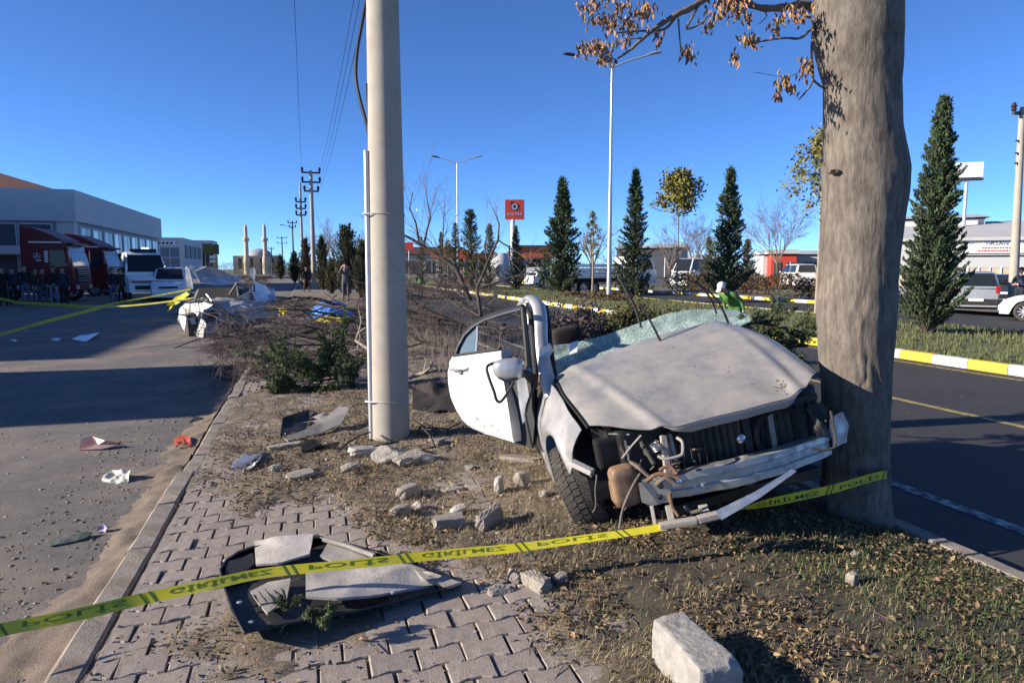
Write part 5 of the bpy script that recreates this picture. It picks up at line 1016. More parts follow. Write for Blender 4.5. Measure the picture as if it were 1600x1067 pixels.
# big concrete block in the foreground
def blockv():
    T = [gp(1020, 962, .19), gp(1067, 954, .19), gp(1164, 1036, .19), gp(1108, 1046, .19)]
    return T
T = [np.array(x) for x in blockv()]; T[0] = G(1020, 962, .19); T[1] = G(1068, 953, .19); T[2] = G(1165, 1036, .19); T[3] = G(1095, 1047, .19)
o = (T[0]+T[2])/2; o[2] = 0; blk = thing('concrete_block', 'large broken pale concrete block standing on the leaf litter', 'concrete block', o)
bm = bmesh.new(); vt = [bm.verts.new(V3(p-o)) for p in T]; vb = [bm.verts.new(V3(np.array([p[0], p[1], -.03])-o+np.array([-.008, 0, 0]))) for p in T]
bm.faces.new(vt); bm.faces.new(vb[::-1]); [bm.faces.new((vt[i], vb[i], vb[(i+1) % 4], vt[(i+1) % 4])) for i in range(4)]
bmesh.ops.recalc_face_normals(bm, faces=bm.faces); bmesh.ops.triangulate(bm, faces=bm.faces); CN_ = sum((v.co for v in vt+vb), Vector())/8; EG = [(V3(T[i]-o), V3(T[(i+1) % 4]-o)) for i in range(4)]+[(v1.co.copy(), v2.co.copy()) for v1, v2 in zip(vt, vb)]
for _ in range(7):
    if len(bm.faces) < 14000:
        bmesh.ops.subdivide_edges(bm, edges=[e for e in bm.edges if e.calc_length() > .012], cuts=1); bmesh.ops.triangulate(bm, faces=[f for f in bm.faces if len(f.verts) > 3])
for v in bm.verts:
    q = v.co.copy(); dm = 9
    for e0, e1 in EG:
        ee = e1-e0; tt = max(0, min(1, (q-e0).dot(ee)/ee.length_squared)); dm = min(dm, (q-e0-ee*tt).length)
    k = .006*max(0, 1-dm/.016)**1.5*(.4+1.4*float(fbm(q.x*14+q.z*9, q.y*14+q.z*7, 3))); v.co += (CN_-q).normalized()*k
    v.co += Vector((float(fbm(q.y*30, q.z*30))-.46, float(fbm(q.x*30, q.z*30+9))-.46, float(fbm(q.x*30+4, q.y*30))-.46))*.008
    d = (q-Vector(T[2]-o)).length; v.co.z -= .03*max(0, 1-d/.06); d = (q-(Vector(T[0]-o))).length; v.co.z -= .012*max(0, 1-d/.05)
me = bpy.data.meshes.new('block'); bm.to_mesh(me); bm.free(); link('block', me, 'block', blk)
# stones and kerb fragments
ST = [('pale chipped concrete fragment standing by the paver edge', 842, 930, (.075, .16, .10), .4, 'rubble', .75), ('rounded grey stone lying at the paver edge', 782, 935, (.13, .10, .075), .2, 'rubble', .2), ('small grey stone leaning on the rounded one', 805, 918, (.08, .07, .07), 1.1, 'rubble', .3), ('small pale stone behind the chipped fragment', 876, 908, (.08, .06, .05), .3, 'rubble', .2),
      ('squared kerb fragment with a white end in the dry grass', 702, 826, (.20, .10, .085), .12, 'rubble', .85), ('split concrete slab tilted up on its edge in the dry grass', 768, 820, (.24, .07, .11), .75, 'rubble', .7), ('jagged concrete slab half buried in dry leaves', 640, 775, (.22, .10, .08), .8, 'rubble', .7), ('brown stone in the leaves below the slab', 626, 805, (.13, .10, .07), .2, 'rubble', .2), ('small cream stone in the leaves', 652, 795, (.08, .07, .06), 1.2, 'foam_pale', .2), ('white round stone among leaves', 716, 804, (.12, .09, .06), .4, 'foam_pale', .1), ('pointed pale stone standing in the dry leaves', 782, 770, (.08, .05, .13), .5, 'foam_pale', .3), ('broken white stone near the wheel', 816, 758, (.11, .10, .11), .2, 'rubble', .1), ('flat grey stone amid leaves', 706, 768, (.2, .12, .05), .3, 'rubble', .3),
      ('smooth grey boulder at the foot of the pole', 612, 722, (.30, .22, .12), .1, 'foam_grey', .15), ('brown rounded boulder in front of the pole', 640, 726, (.24, .18, .10), .3, 'rubble', .1), ('pale slab wedged under the black strip at the pole', 575, 712, (.32, .14, .08), .3, 'foam_pale', .5), ('small cream lump at the boulder end', 668, 722, (.12, .09, .07), .2, 'foam_pale', .1), ('flat grey slab by the car door', 700, 690, (.34, .2, .03), .35, 'rubble', .85), ('long grey slab between door and wheel', 815, 722, (.34, .14, .05), -.7, 'rubble', .7),
      ('flat pale slab near the plastic shard', 445, 700, (.30, .14, .04), .1, 'rubble', .8), ('grey stone on the soil before the pole', 545, 735, (.14, .1, .06), .3, 'rubble', .1), ('broken paver piece by the sidewalk soil', 470, 745, (.2, .12, .05), .3, 'rubble', .6), ('pinkish paver shard on the pavers', 320, 790, (.09, .07, .03), .6, 'rubble', .5), ('grey stone near the plastic bag', 400, 770, (.07, .05, .03), .2, 'rubble', .2), ('pale fist-sized stone in shaded grass', 1335, 913, (.055, .05, .07), .3, 'rubble', .5), ('low kerb remnant in the soil bank', 1340, 870, (.07, .05, .03), .1, 'rubble', .2),
      ('dark rubble lump among twigs behind the stones', 430, 735, (.1, .08, .05), .1, 'rubble', .2), ('reddish stone at the leaf patch', 735, 735, (.1, .08, .04), .1, 'rubble', .2), ('tan stone at the leaf edge', 850, 775, (.08, .06, .05), .3, 'rubble', .2)]
for k, (lab, u, v, sz, rz, m, bx) in enumerate(ST):
    p = gp(u, v); s = stone('stone', m, sz, 60+k, 6, .25, None, bx); s.location = (p[0], p[1]+sz[1]*.3, terr1(p[0], p[1]+sz[1]*.3)-.012); s.rotation_euler = (random.uniform(-.1, .1), random.uniform(-.1, .1), rz); tag(s, lab, 'stone', 'stones and concrete fragments on the verge')
# plastic pieces at the pole
gpan('dark curved bumper shard standing on the soil left of the pole', 'car part', 'bumper_shard', [(437, 684, .0), (480, 672, .0), (484, 640, .02), (462, 645, .12), (442, 652, .10)], 'plastic_clean', crumple=.012, seed=1)
gpan('grey twisted bumper strip curling up beside the dark shard', 'car part', 'bumper_strip', [(444, 686, .02), (495, 670, .03), (528, 648, .10), (538, 634, .16), (546, 640, .15), (532, 664, .06), (500, 678, .02), (450, 690, .0)], 'foam_grey', crumple=.008, seed=2, thick=.012)
gpan('small grey bracket between the shards', 'car part', 'trim_piece', [(488, 652, .06), (505, 645, .08), (516, 650, .05), (500, 656, .04)], 'foam_grey', seed=3, crumple=.006)
gpan('crumpled dark plastic sheet on the soil before the pole', 'car part', 'plastic_sheet', [(470, 708, .0), (474, 688, .08), (492, 686, .08), (505, 695, .04), (530, 690, .04), (528, 698, .02), (500, 702, .0)], 'plastic_clean', crumple=.02, seed=4)
for lab, pts, r in (('long black rubber strip lying across the foot of the pole', [(530, 712, .02), (560, 704, .05), (600, 694, .06), (622, 690, .06)], .016), ('black strip bent over the soil left of the pole', [(528, 706, .02), (545, 690, .06), (562, 680, .08), (578, 675, .08)], .014), ('curved brown root by the pole foot', [(640, 698, .03), (660, 702, .04), (680, 698, .05), (672, 680, .08), (664, 672, .10)], .014), ('dark bent trim lying right of the pole', [(645, 655, .05), (665, 668, .04), (700, 670, .03), (720, 660, .03)], .012)):
    t = thing('rubber_strip', lab, 'debris', gp(*pts[0])); MB().tube([gp(*p) for p in pts], r, 6, flat=.5).build('strip', 'bark_dark' if 'root' in lab else 'plastic_clean', t, gp(*pts[0]), smooth=True)
gpan('black sheet crumpled on the ground behind the open door', 'car part', 'black_sheet', [(644, 640, .02), (646, 606, .12), (672, 598, .18), (704, 600, .15), (716, 622, .05), (712, 640, .02), (680, 646, .0)], 'seat', crumple=.05, cuts=4, seed=23, freq=5, thick=.012)  # crumpled black sheet on the ground between pole and door
# bag and street litter
gpan('crumpled clear plastic bag on the soil beside the kerb', 'plastic bag', 'plastic_bag', [(360, 736, .0), (366, 720, .06), (382, 710, .08), (400, 708, .06), (412, 702, .03), (408, 716, .03), (396, 728, .03), (378, 740, .0)], 'bag', part='film', crumple=.03, cuts=4, seed=5, thick=.002, freq=14, bulge=.06)
t, o_ = gpan('orange turn-signal lens broken beside the kerb', 'lamp lens', 'indicator_lens', [(272, 690, .02), (284, 680, .06), (298, 683, .06), (300, 697, .02), (282, 700, .01)], 'orange', part='lens', crumple=.02, cuts=3, seed=6, bulge=.03)
for k in range(9): p = gp(274+random.random()*26, 680+random.random()*20, .02+random.random()*.04); MB().sph(p, (.016, .016, .012), 6, 4).build('shard', 'orange', t, o_)
gpan('pale red tail-light fragment standing on the street', 'lamp lens', 'tail_lamp_fragment', [(124, 704, .0), (127, 686, .09), (145, 682, .10), (165, 688, .08), (195, 694, .03), (160, 702, .01)], 'lens_red', crumple=.008, seed=7, bulge=.02)
gpan('torn cream foam scrap on the street', 'debris', 'foam_scrap', [(160, 752, .0), (175, 735, .05), (190, 736, .06), (207, 738, .05), (200, 750, .02), (182, 756, .0)], 'cream_scrap', crumple=.04, cuts=4, seed=8, freq=14)
gpan('flattened teal rag on the street', 'debris', 'rag', [(80, 855, .0), (78, 845, .01), (110, 834, .02), (145, 833, .015), (135, 841, .01), (105, 850, .0)], 'teal_scrap', crumple=.015, cuts=4, seed=9, freq=14)
gpan('crumpled lilac plastic cup on the street', 'debris', 'plastic_cup', [(152, 830, .0), (154, 820, .04), (164, 817, .05), (170, 824, .03), (166, 832, .0)], 'lilac_scrap', crumple=.015, cuts=3, seed=10, bulge=.02)
gpan('folded blue-white paper on the pavers', 'paper', 'paper_scrap', [(215, 1045, .004), (236, 1034, .02), (239, 1036, .02), (233, 1046, .006), (222, 1060, .004)], 'lilac_scrap', crumple=.004, cuts=2, seed=11, thick=.002)
gpan('small dark twisted scrap beside the street kerb', 'debris', 'metal_scrap', [(296, 660, .0), (305, 652, .03), (318, 655, .02), (310, 660, .0)], 'plastic_clean', crumple=.02, cuts=3, seed=13)
t, o_ = gpan('white torn bumper piece lying in the shaded street', 'car part', 'bumper_piece', [(113, 530, .0), (124, 524, .05), (150, 521, .08), (155, 521, .08), (138, 531, .03), (132, 534, .0)], 'car_white', crumple=.03, cuts=3, seed=14, freq=4)
gpan('small dark plate lying in the shaded street', 'debris', 'metal_plate', [(80, 532, .0), (86, 528, .06), (97, 529, .06), (92, 533, .0)], 'car_grey', crumple=.01, cuts=2, seed=15)
gpan('small pale scrap on the sunlit strip of street', 'debris', 'paper_scrap', [(17, 532, .0), (20, 530, .04), (27, 531, .04), (25, 534, .0)], 'paper', crumple=.01, cuts=2, seed=16)
bc = G(520, 496); bt = thing('blue_sheet', 'blue plastic sheet spread over a low mound beside the street', 'sheet', (bc[0], bc[1], 0))
def bs(u, v):
    a, b = u*2-1, v*2-1; e = .12*float(fbm(u*4+3, v*4, 3)); r = min(1, math.hypot(a, b*.95)); wr = float(fbm(u*7+1, v*5, 4))-.45; h = .50*(1-r**2.2)+.20*wr*(1-r*.5)+.10*abs(float(vnoise(u*11, v*9))-.5); return (a*.80*(1+e), b*.55*(1+e)+.4, max(.02, h))
MB().grid(bs, 44, 34).build('film', 'tarp_blue', bt, smooth=True)
gpan('crumpled heap of yellow tape before the blue sheet', 'barrier tape', 'tape_heap', [(415, 490, .05), (430, 482, .25), (450, 482, .25), (447, 490, .05), (432, 493, .02)], 'tape', crumple=.09, cuts=4, seed=18, freq=5, thick=.006)
gpan('yellow tape strands strewn along the blue sheet edge', 'barrier tape', 'tape_heap', [(490, 500, .03), (500, 494, .12), (535, 497, .12), (538, 502, .05), (515, 504, .02)], 'tape', crumple=.07, cuts=4, seed=19, freq=5, thick=.006)
tag(MB().add([(.55, 27.5, .0), (.95, 27.3, .0), (.95, 27.6, .42), (.55, 27.7, .38), (.6, 28.2, 0), (1.0, 28.1, .0)], [(0, 1, 2, 3), (3, 2, 5, 4), (0, 3, 4), (1, 5, 2)]).build('concrete_marker', 'concrete', bevel=.02), 'wedge-shaped concrete marker between the onlookers and the blue sheet', 'marker')
# ================================================================== POLICE TAPE
SEG = [('POL\u0130S', .375), ('//', .075), ('G\u0130R\u0130LMEZ', .43), ('//', .075)]
TXT = {s: text_geo(s) for s, _ in SEG}
def tape(label, ctrl, width, name='police_tape', twist=None, tilt=None, phase=0.0, rep=1.0, n=260, group=None, text=True, rip=.0):
    "ctrl: 3-D points; twist(s) gives the roll of the band about its own length; s runs 0..1"
    P = [np.array(p, float) for p in ctrl]; Q = []
    m = len(P)-1
    for i in range(n+1):
        t = i/n*m; k = min(m-1, int(t)); f = t-k; a = P[max(0, k-1)]; b = P[k]; c = P[k+1]; d = P[min(m, k+2)]
        Q.append(.5*((2*b)+(c-a)*f+(2*a-5*b+4*c-d)*f*f+(3*b-a-3*c+d)*f**3))
    Q = np.array(Q); L = np.concatenate([[0], np.cumsum(np.linalg.norm(np.diff(Q, axis=0), axis=1))]); T = np.gradient(Q, axis=0); T /= np.linalg.norm(T, axis=1, keepdims=True)
    side = np.cross(T, [0, 0, 1.0]); side /= np.linalg.norm(side, axis=1, keepdims=True); upv = np.cross(side, T)
    tw = np.array([twist(l/L[-1]) if twist else 0.3*sin(l*1.1) for l in L])
    Wv = upv*np.cos(tw)[:, None]+side*np.sin(tw)[:, None]; Nv = -upv*np.sin(tw)[:, None]+side*np.cos(tw)[:, None]
    def pt(l, w, off=0.0):
        i = np.clip(np.interp(l, L, np.arange(n+1)), 0, n-1e-3); k = i.astype(int); f = (i-k)[:, None]; q = Q[k]*(1-f)+Q[k+1]*f; a = Wv[k]*(1-f)+Wv[k+1]*f; b = Nv[k]*(1-f)+Nv[k+1]*f
        cur = rip*np.sin(l*9+w*3)*.5
        return q+a*(w*width)[:, None]+b*(off+cur)[:, None]
    o0 = Q[0]; t_ = thing(name, label, 'police tape', o0, 0, group)
    ws = np.linspace(-.5, .5, 5); V = np.concatenate([pt(L, np.full(n+1, w)) for w in ws]); F4 = []
    for j in range(4):
        i = np.arange(n)+j*(n+1); F4.append(np.stack([i, i+1, i+n+2, i+n+1], -1))
    band = link('band', raw_mesh('band', V-o0, np.concatenate(F4)), 'tape', t_, smooth=True)
    if not text: return t_
    zone2 = None
    if phase == 'auto':
        uu0 = np.array([800+F*((q-CAM)@rt)/((q-CAM)@fw) for q in Q[:-12]]); per = sum(w for _, w in SEG)*rep+4*.045*rep; zone2 = (float(np.interp(1090, uu0, L[:-12])), float(np.interp(1312, uu0, L[:-12]))-per)
        uu = np.array([800+F*((q-CAM)@rt)/((q-CAM)@fw) for q in Q]); phase = float(np.interp(35, uu, L)) % (sum(w for _, w in SEG)*rep+4*.045*rep); phase -= sum(w for _, w in SEG)*rep+4*.045*rep
    for off, mat, nm in ((.0012, 'tape_ink', 'lettering'), (-.0012, 'tape_ink_back', 'lettering_through')):
        Va = []; Fa = []; b = 0; l = phase; jumped = False
        while l < L[-1]-.02:
            if zone2 and not jumped and l > zone2[0]-.4: l = zone2[1]; jumped = True
            for s, wd_ in SEG:
                wl = wd_*rep; tv, tf = TXT[s]; mn = tv.min(0); sz = tv.max(0)-mn; lh = .60 if s != '//' else .99
                x = l+(tv[:, 0]-mn[0])/sz[0]*wl; y = (tv[:, 1]-mn[1])/sz[1]*lh-lh/2
                if zone2 and not jumped and l+wl > zone2[0]: l += wl+.045*rep; continue
                if zone2 and jumped and l < zone2[0]: l += wl+.045*rep; continue
                if l > -.01 and l+wl < L[-1]: MB().add(pt(x, y, off)-o0, tf).build(nm, mat, band)
                l += wl+.045*rep
    return t_
# near tape: loops low over the pavers and the undertray, twists in front of the bumper, ends round the tree
ctl = [at(-260, 1035, 2.50), at(-120, 1012, 2.62), at(0, 984, 2.76), at(110, 962, 2.86), at(220, 936, 2.98), at(330, 912, 3.08), at(420, 894, 3.18), at(560, 880, 3.30), at(680, 867, 3.42), at(800, 856, 3.50), at(900, 843, 3.56), at(1000, 829, 3.60), at(1080, 814, 3.64), at(1150, 796, 3.70), at(1230, 779, 3.80), at(1300, 764, 3.92), at(1345, 751, 4.05), at(1374, 743, 4.13), at(1386, 741, 4.30), at(1372, 741, 4.52)]
def nt_tw(s):
    # the band shows its back and hangs upside down left of the bumper, its face right of it
    return pi-0.75+0.20*sin(s*14)*(1-sstep(.4, .5, s))-0.45*sstep(.35, .62, s)-(pi-1.2)*sstep(.66, .78, s)
tape('yellow police tape with POL\u0130S G\u0130R\u0130LMEZ lettering from the street to the tree', ctl, .052, twist=lambda s: nt_tw(s), phase='auto', rep=1.0, n=420)
TG = 'police tapes across the street'
hw_ = at(298, 452, 17.4)
tape('yellow police tape slanting down the street from the top of the torn pillar', [hw_, at(240, 463, 17.0), at(180, 474, 16.2), at(130, 488, 15.2), at(70, 503, 14.2), at(0, 523, 13.2), at(-80, 546, 12.4)], .075, group=TG, phase=.1, n=160, twist=lambda s: .9+.25*sin(s*9))
tape('yellow police tape sagging past the onlookers from the rear car half', [at(300, 466, 17.2), at(240, 474, 19), at(180, 479, 21), at(130, 479, 22), at(70, 475, 23.5), at(30, 473, 24.5), at(0, 467, 26), at(-60, 463, 28)], .10, group=TG, phase=.1, n=160, twist=lambda s: .1+1.0*(1-sstep(.25, .45, s)))
gpan('crumpled yellow tape end hanging from the rear car half', 'barrier tape', 'tape_heap', [(259, 484, .1), (262, 474, .5), (275, 464, .75), (292, 456, .95), (296, 460, .9), (285, 470, .7), (272, 478, .4), (262, 488, .15)], 'tape', crumple=.035, cuts=4, seed=21, freq=5, thick=.006)
# ================================================================== GROUND COVER (uncountable)
def scatter(n, x0, x1, y0, y1, dens):
    X = RNG.uniform(x0, x1, n*4); Y = y0+(y1-y0)*RNG.random(n*4)**1.35; k = RNG.random(n*4) < dens(X, Y); X, Y = X[k][:n], Y[k][:n]; return X, Y, terr(X, Y)
def car_free(X, Y):
    return np.ones_like(X)
# fallen leaves
def d_leaf(X, Y):
    c = cover(X, Y); p = .09+.9*c*sstep(.36, .62, fbm(X*1.7+2, Y*1.7, 3)+.10*sstep(1.2, 2.4, X)); return np.where(X < K_IN+.02, 0, p)
X, Y, Z = scatter(20000, K_IN, 3.5, 1.5, 9.5, d_leaf); n = len(X); C = np.stack([X, Y, Z+RNG.uniform(.004, .022, n)], -1); D = rnd_dirs(n)*np.array([1, 1, .35]); Nn = rnd_dirs(n)*.55+np.array([0, 0, 1])
s = RNG.uniform(.6, 1.3, n)*np.where(RNG.random(n) < .2, 1.5, 1)
V_, F_ = leaf_quads(C, D, Nn, .026*s, .013*s, .22); lv = link('fallen_leaves', raw_mesh('fallen_leaves', V_, F_), 'litter_leaf'); tag(lv, 'dry brown and yellow leaves scattered over the verge', 'leaves', kind='stuff')
# dry straw and grass blades
def blades(n, dens, h, w, lean, x0, x1, y0, y1):
    X, Y, Z = scatter(n, x0, x1, y0, y1, dens); n = len(X); a = RNG.uniform(0, 2*pi, n); hh = RNG.uniform(.5, 1.2, n)*h; l = np.abs(RNG.normal(0, lean, n)); d = np.stack([np.cos(a)*np.sin(l), np.sin(a)*np.sin(l), np.cos(l)], -1)*hh[:, None]
    b = np.stack([X, Y, Z-.004], -1); s = np.stack([-np.sin(a), np.cos(a), 0*a], -1)*w; m = b+d*.55; t = b+d+np.stack([np.cos(a), np.sin(a), -np.abs(np.cos(a))*.3], -1)*hh[:, None]*.25
    V = np.stack([b-s/2, b+s/2, m+s*.35, m-s*.35, t], 1).reshape(-1, 3); i = np.arange(n)[:, None]*5; return V, np.concatenate([i+np.array([[0, 1, 2]]), i+np.array([[0, 2, 3]]), i+np.array([[3, 2, 4]])])
def d_straw(X, Y): return (1-.75*sstep(1.3, 2.0, X)*sstep(4.6, 3.6, Y))*sstep(.30, .9, cover(X, Y))*sstep(.30, .55, fbm(X*1.4+8, Y*1.4+3, 3)+.1)*sstep(3.5, 2.9, X+.0)*sstep(10.5, 7.5, Y)*np.where((X < .1) & (Y > 4.5), .25, 1)
V_, F_ = blades(66000, d_straw, .045, .0028, 1.0, K_IN, 3.2, 1.6, 9.5); tag(link('dry_grass', raw_mesh('dry_grass', V_, F_), 'straw'), 'short dry straw-coloured grass around the stones', 'grass', kind='stuff')
def d_grass(X, Y): return sstep(.5, .95, cover(X, Y))*(sstep(2.0, 2.8, X+.6*(fbm(X*2.2, Y*2.2, 3)-.45))*sstep(4.2, 2.8, Y)+.25*sstep(.40, .6, fbm(X*3, Y*3+7, 3)))*sstep(3.55, 3.3, X)
V_, F_ = blades(16000, d_grass, .045, .0032, .55, .2, 3.5, 1.4, 7.5); tag(link('green_grass', raw_mesh('green_grass', V_, F_), 'grass'), 'short green grass in the shade under the tree', 'grass', kind='stuff')
# median lawn tufts
n = 14000; X = RNG.uniform(11.25, 17.3, n); Y = 6+RNG.random(n)**1.5*50; 
a = RNG.uniform(0, 2*pi, n); u_ = (X-11.15)/6.35; Z = 0.10*np.sin(pi*u_); hh = RNG.uniform(.04, .12, n); b = np.stack([X, Y, Z-.02], -1); s = np.stack([np.cos(a), np.sin(a), 0*a], -1)*.02; t = b+np.stack([np.sin(a)*.03, np.cos(a)*.03, hh+.03], -1)
V = np.stack([b-s, b+s, t], 1).reshape(-1, 3); tag(link('median_grass', raw_mesh('median_grass', V, np.arange(3*n).reshape(-1, 3)), 'lawn'), 'mown green and yellowish grass on the median', 'grass', kind='stuff')
# twigs and grit
n = 900; X, Y, Z = scatter(n, K_IN, 3.4, 1.5, 9, lambda X, Y: .2+.8*cover(X, Y)); n = len(X); a = RNG.uniform(0, 2*pi, n); L_ = RNG.uniform(.03, .16, n)*np.where(RNG.random(n) < .12, 2, 1); c = np.stack([X, Y, Z+.008], -1); d = np.stack([np.cos(a), np.sin(a), RNG.normal(0, .06, n)], -1)*L_[:, None]/2; w = np.stack([-np.sin(a), np.cos(a), 0*a], -1)*RNG.uniform(.0012, .0030, n)[:, None]; h = np.array([0, 0, 1])*.0035
k_ = np.stack([-np.sin(a), np.cos(a), 0*a], -1)*(RNG.normal(0, .1, n)*L_)[:, None]
V = np.stack([c-d-w, c-d+w, c-d+h, c+k_-w, c+k_+w, c+k_+h, c+d-w*.5, c+d+w*.5, c+d+h*.5], 1).reshape(-1, 3); i = np.arange(n)[:, None]*9
Fq = np.concatenate([i+np.array([[p, q, q+3, p+3]]) for o_ in (0, 3) for p, q in ((o_, o_+1), (o_+1, o_+2))]+[i+np.array([[o_+2, o_, o_+3, o_+5]]) for o_ in (0, 3)])
tag(link('scattered_twigs', raw_mesh('scattered_twigs', V, Fq), 'twig'), 'thin broken twigs scattered over pavers and soil', 'twigs', kind='stuff')
def grit(n, x0, x1, y0, y1, zf, smin, smax, mat, name, label, pw=1.5):
    X = RNG.uniform(x0, x1, n); Y = y0+(y1-y0)*RNG.random(n)**pw; Z = zf(X, Y); s = smin*(smax/smin)**RNG.random(n)**2.5; base = np.array([(1, 0, 0), (-.5, .87, 0), (-.5, -.87, 0), (.1, .1, .45)])
    rot = RNG.uniform(0, 2*pi, n); ca, sa = np.cos(rot), np.sin(rot); B = base[None]*(1+RNG.normal(0, .25, (n, 4, 3))); P = np.stack([B[..., 0]*ca[:, None]-B[..., 1]*sa[:, None], B[..., 0]*sa[:, None]+B[..., 1]*ca[:, None], np.abs(B[..., 2])], -1)*s[:, None, None]+np.stack([X, Y, Z], -1)[:, None]
    i = np.arange(n)[:, None]*4; Fq = np.concatenate([i+np.array([f]) for f in ((0, 1, 3), (1, 2, 3), (2, 0, 3), (0, 2, 1))]); tag(link(name, raw_mesh(name, P.reshape(-1, 3), Fq), mat), label, 'grit', kind='stuff')
grit(15000, -7, -1.07, 2.2, 22, lambda X, Y: np.full_like(X, ZL), .0025, .022, 'rubble', 'street_grit', 'small stones and crumbs scattered on the dusty street', 1.7)
grit(5000, K_IN, 1.4, 1.6, 10, lambda X, Y: np.maximum(terr(X, Y), -.002), .002, .013, 'rubble', 'pavement_grit', 'fine gravel strewn over the pavers', 1.5)
grit(1500, 3.7, 11, 2, 16, lambda X, Y: np.full_like(X, ZR), .004, .016, 'litter_leaf', 'road_leaves', 'small leaf flecks on the dark road', 1.3)
grit(2600, .1, 2.4, 3.6, 7.2, lambda X, Y: terr(X, Y), .003, .034, 'rubble', 'rubble_crumbs', 'crumbs of broken concrete strewn between the pole and the wreck', 1.0)
# clods of dirt along street kerb
grit(3800, -1.9, -1.06, 2, 12, lambda X, Y: np.full_like(X, ZL), .003, .026, 'dirt', 'kerb_dirt', 'clods of earth gathered along the street kerb', 1.4)
X0 = np.linspace(-2.1, -1.055, 26); Y0 = np.linspace(1.5, 13, 240); XX, YY = np.meshgrid(X0, Y0); H_ = ZL-.014+.075*sstep(-1.36, -1.06, XX+.5*(fbm(XX*2, YY*1.3, 4)-.45))*(fbm(XX*5+3, YY*5, 4)+.15)+.02*(fbm(XX*18, YY*18, 2)-.35)
V = np.stack([XX, YY, H_], -1).reshape(-1, 3); i = np.arange(25)[None]+np.arange(239)[:, None]*26; K('kerb_soil', (0.245, 0.185, 0.13), .95, c2=(.15, .12, .092), scale=9, bump=1.0, bscale=90)
V[:, 2] += .012*(RNG.random(len(V))-.5)
tag(link('gutter_soil', raw_mesh('gutter_soil', V, np.stack([i, i+1, i+27, i+26], -1).reshape(-1, 4)), 'kerb_soil', smooth=True), 'drift of brown soil lying in the street gutter', 'soil', kind='stuff')
# ================================================================== TREES
def conifer_geo(H, R, seed, nb=260, per=22, dens=1.0, base=.05, up_=.55, top_pow=.85):
    rg = np.random.default_rng(seed); Cs = []; Ds = []; br = []
    for k in range(nb):
        h = base+(1-base)*(k+rg.random())/nb; h = 1-(1-h)**1.25; h = max(base, h); a = rg.uniform(0, 2*pi); env = R*((1-h)**top_pow*.97+.03)*(.45+.45*rg.random()+.35*float(vnoise(a*1.6+seed*7, h*11+seed)))*(.80+.20*min(1, h/.10)); z0 = h*H
        el = up_*rg.uniform(.5, 1.3); d = np.array([cos(a)*cos(el), sin(a)*cos(el), sin(el)]); L = env/max(.35, cos(el)); p0 = np.array([0, 0, z0-L*.25]); p1 = p0+d*L+np.array([0, 0, .12*L]); br.append(([V3(p0), V3((p0+p1)/2-np.array([0, 0, .05*L])), V3(p1)], [.02+.01*R, .015, .006], 1))
        m = max(6, int(per*dens*(.4+L/R))); t = rg.random((m, 1))**.6; C = p0+(p1-p0)*t+rg.normal(size=(m, 3))*.085*R*(1.15-t); D = d*.9+rg.normal(size=(m, 3))*.45+np.array([0, 0, .35]); Cs.append(C); Ds.append(D)
    # leader
    m = 40; t = rg.random((m, 1)); Cs.append(np.array([0, 0, H*.9])+t*np.array([0, 0, H*.1])+rg.normal(size=(m, 3))*.03); Ds.append(np.array([0, 0, 1])+rg.normal(size=(m, 3))*.35)
    return np.concatenate(Cs), np.concatenate(Ds), br
def conifer(u, base_v, top_v, wpx, label, seed, nb=260, per=22, mat='conifer', D=None, group='conifers on the median', name='conifer', up_=.55, tp=.85, ls=.085, zb=0.05, trunk_r=.09, per_w=.28):
    p = G(u, base_v, zb) if D is None else gx(u, D); D = float((p-CAM)@fw) if D is None else D; H = at(u, top_v, D)[2]-zb; R = wpx/2*D/F; p[2] = zb
    t = thing(name, label, 'conifer', p, 0, group); C, Dn, br = conifer_geo(H, R, seed, nb, per, 1.0, .03, up_, tp); n = len(C)
    C[:, 2] = np.maximum(C[:, 2], .25)
    V_, F_ = leaf_quads(C, Dn, RNG.normal(size=(n, 3)), RNG.uniform(.6, 1.5, n)*ls*R*1.5, RNG.uniform(.6, 1.4, n)*ls*R*per_w*1.5, .06); cr = link('crown', raw_mesh('crown', V_, F_), mat, t); cr['kind'] = 'stuff'
    out = [([Vector((0, 0, 0)), Vector((.02, 0, H*.4)), Vector((0, 0, H*.97))], [trunk_r, trunk_r*.6, .012], 3)]+br; link('trunk', branches_mesh(out, 'trunk', 6), 'bark_dark', t, smooth=True); return t
conifer(1452, 522, 165, 112, 'tall dense conical conifer on the median in front of the silver hatchback', 1, 520, 62, up_=.70, tp=.72, per_w=.36, ls=.075)
conifer(1135, 470, 268, 84, 'dark conifer behind the worker in the green vest', 2, 330, 40, tp=.75, D=36)
conifer(990, 468, 270, 74, 'slender dark conifer just right of the tall street lamp', 3, 330, 40, tp=.75)
conifer(878, 458, 283, 88, 'broad dark conifer left of the flatbed truck', 4, 330, 40)
conifer(806, 453, 355, 46, 'small conifer under the red filling-station sign', 5, 240, 22)
conifer(690, 446, 364, 34, 'small dark conifer behind the slanting broken trunk', 6, 200, 18, D=60)
conifer(660, 446, 372, 30, 'small conifer close to the right side of the concrete pole', 16, 160, 16, D=62)
conifer(736, 448, 330, 56, 'shaggy pine with several tips right of the farther street lamp', 7, 260, 20, 'conifer_fresh', D=52, tp=.5)
conifer(765, 450, 352, 44, 'shaggy dark pine left of the filling-station sign', 17, 240, 20, D=50, tp=.55)
conifer(712, 448, 350, 36, 'loose pine beside the farther street lamp', 18, 200, 18, 'conifer_fresh', D=55, tp=.55)
conifer(1105, 462, 372, 40, 'yellowish young conifer beside the dark one', 8, 200, 20, 'shrub', D=44, tp=.6)
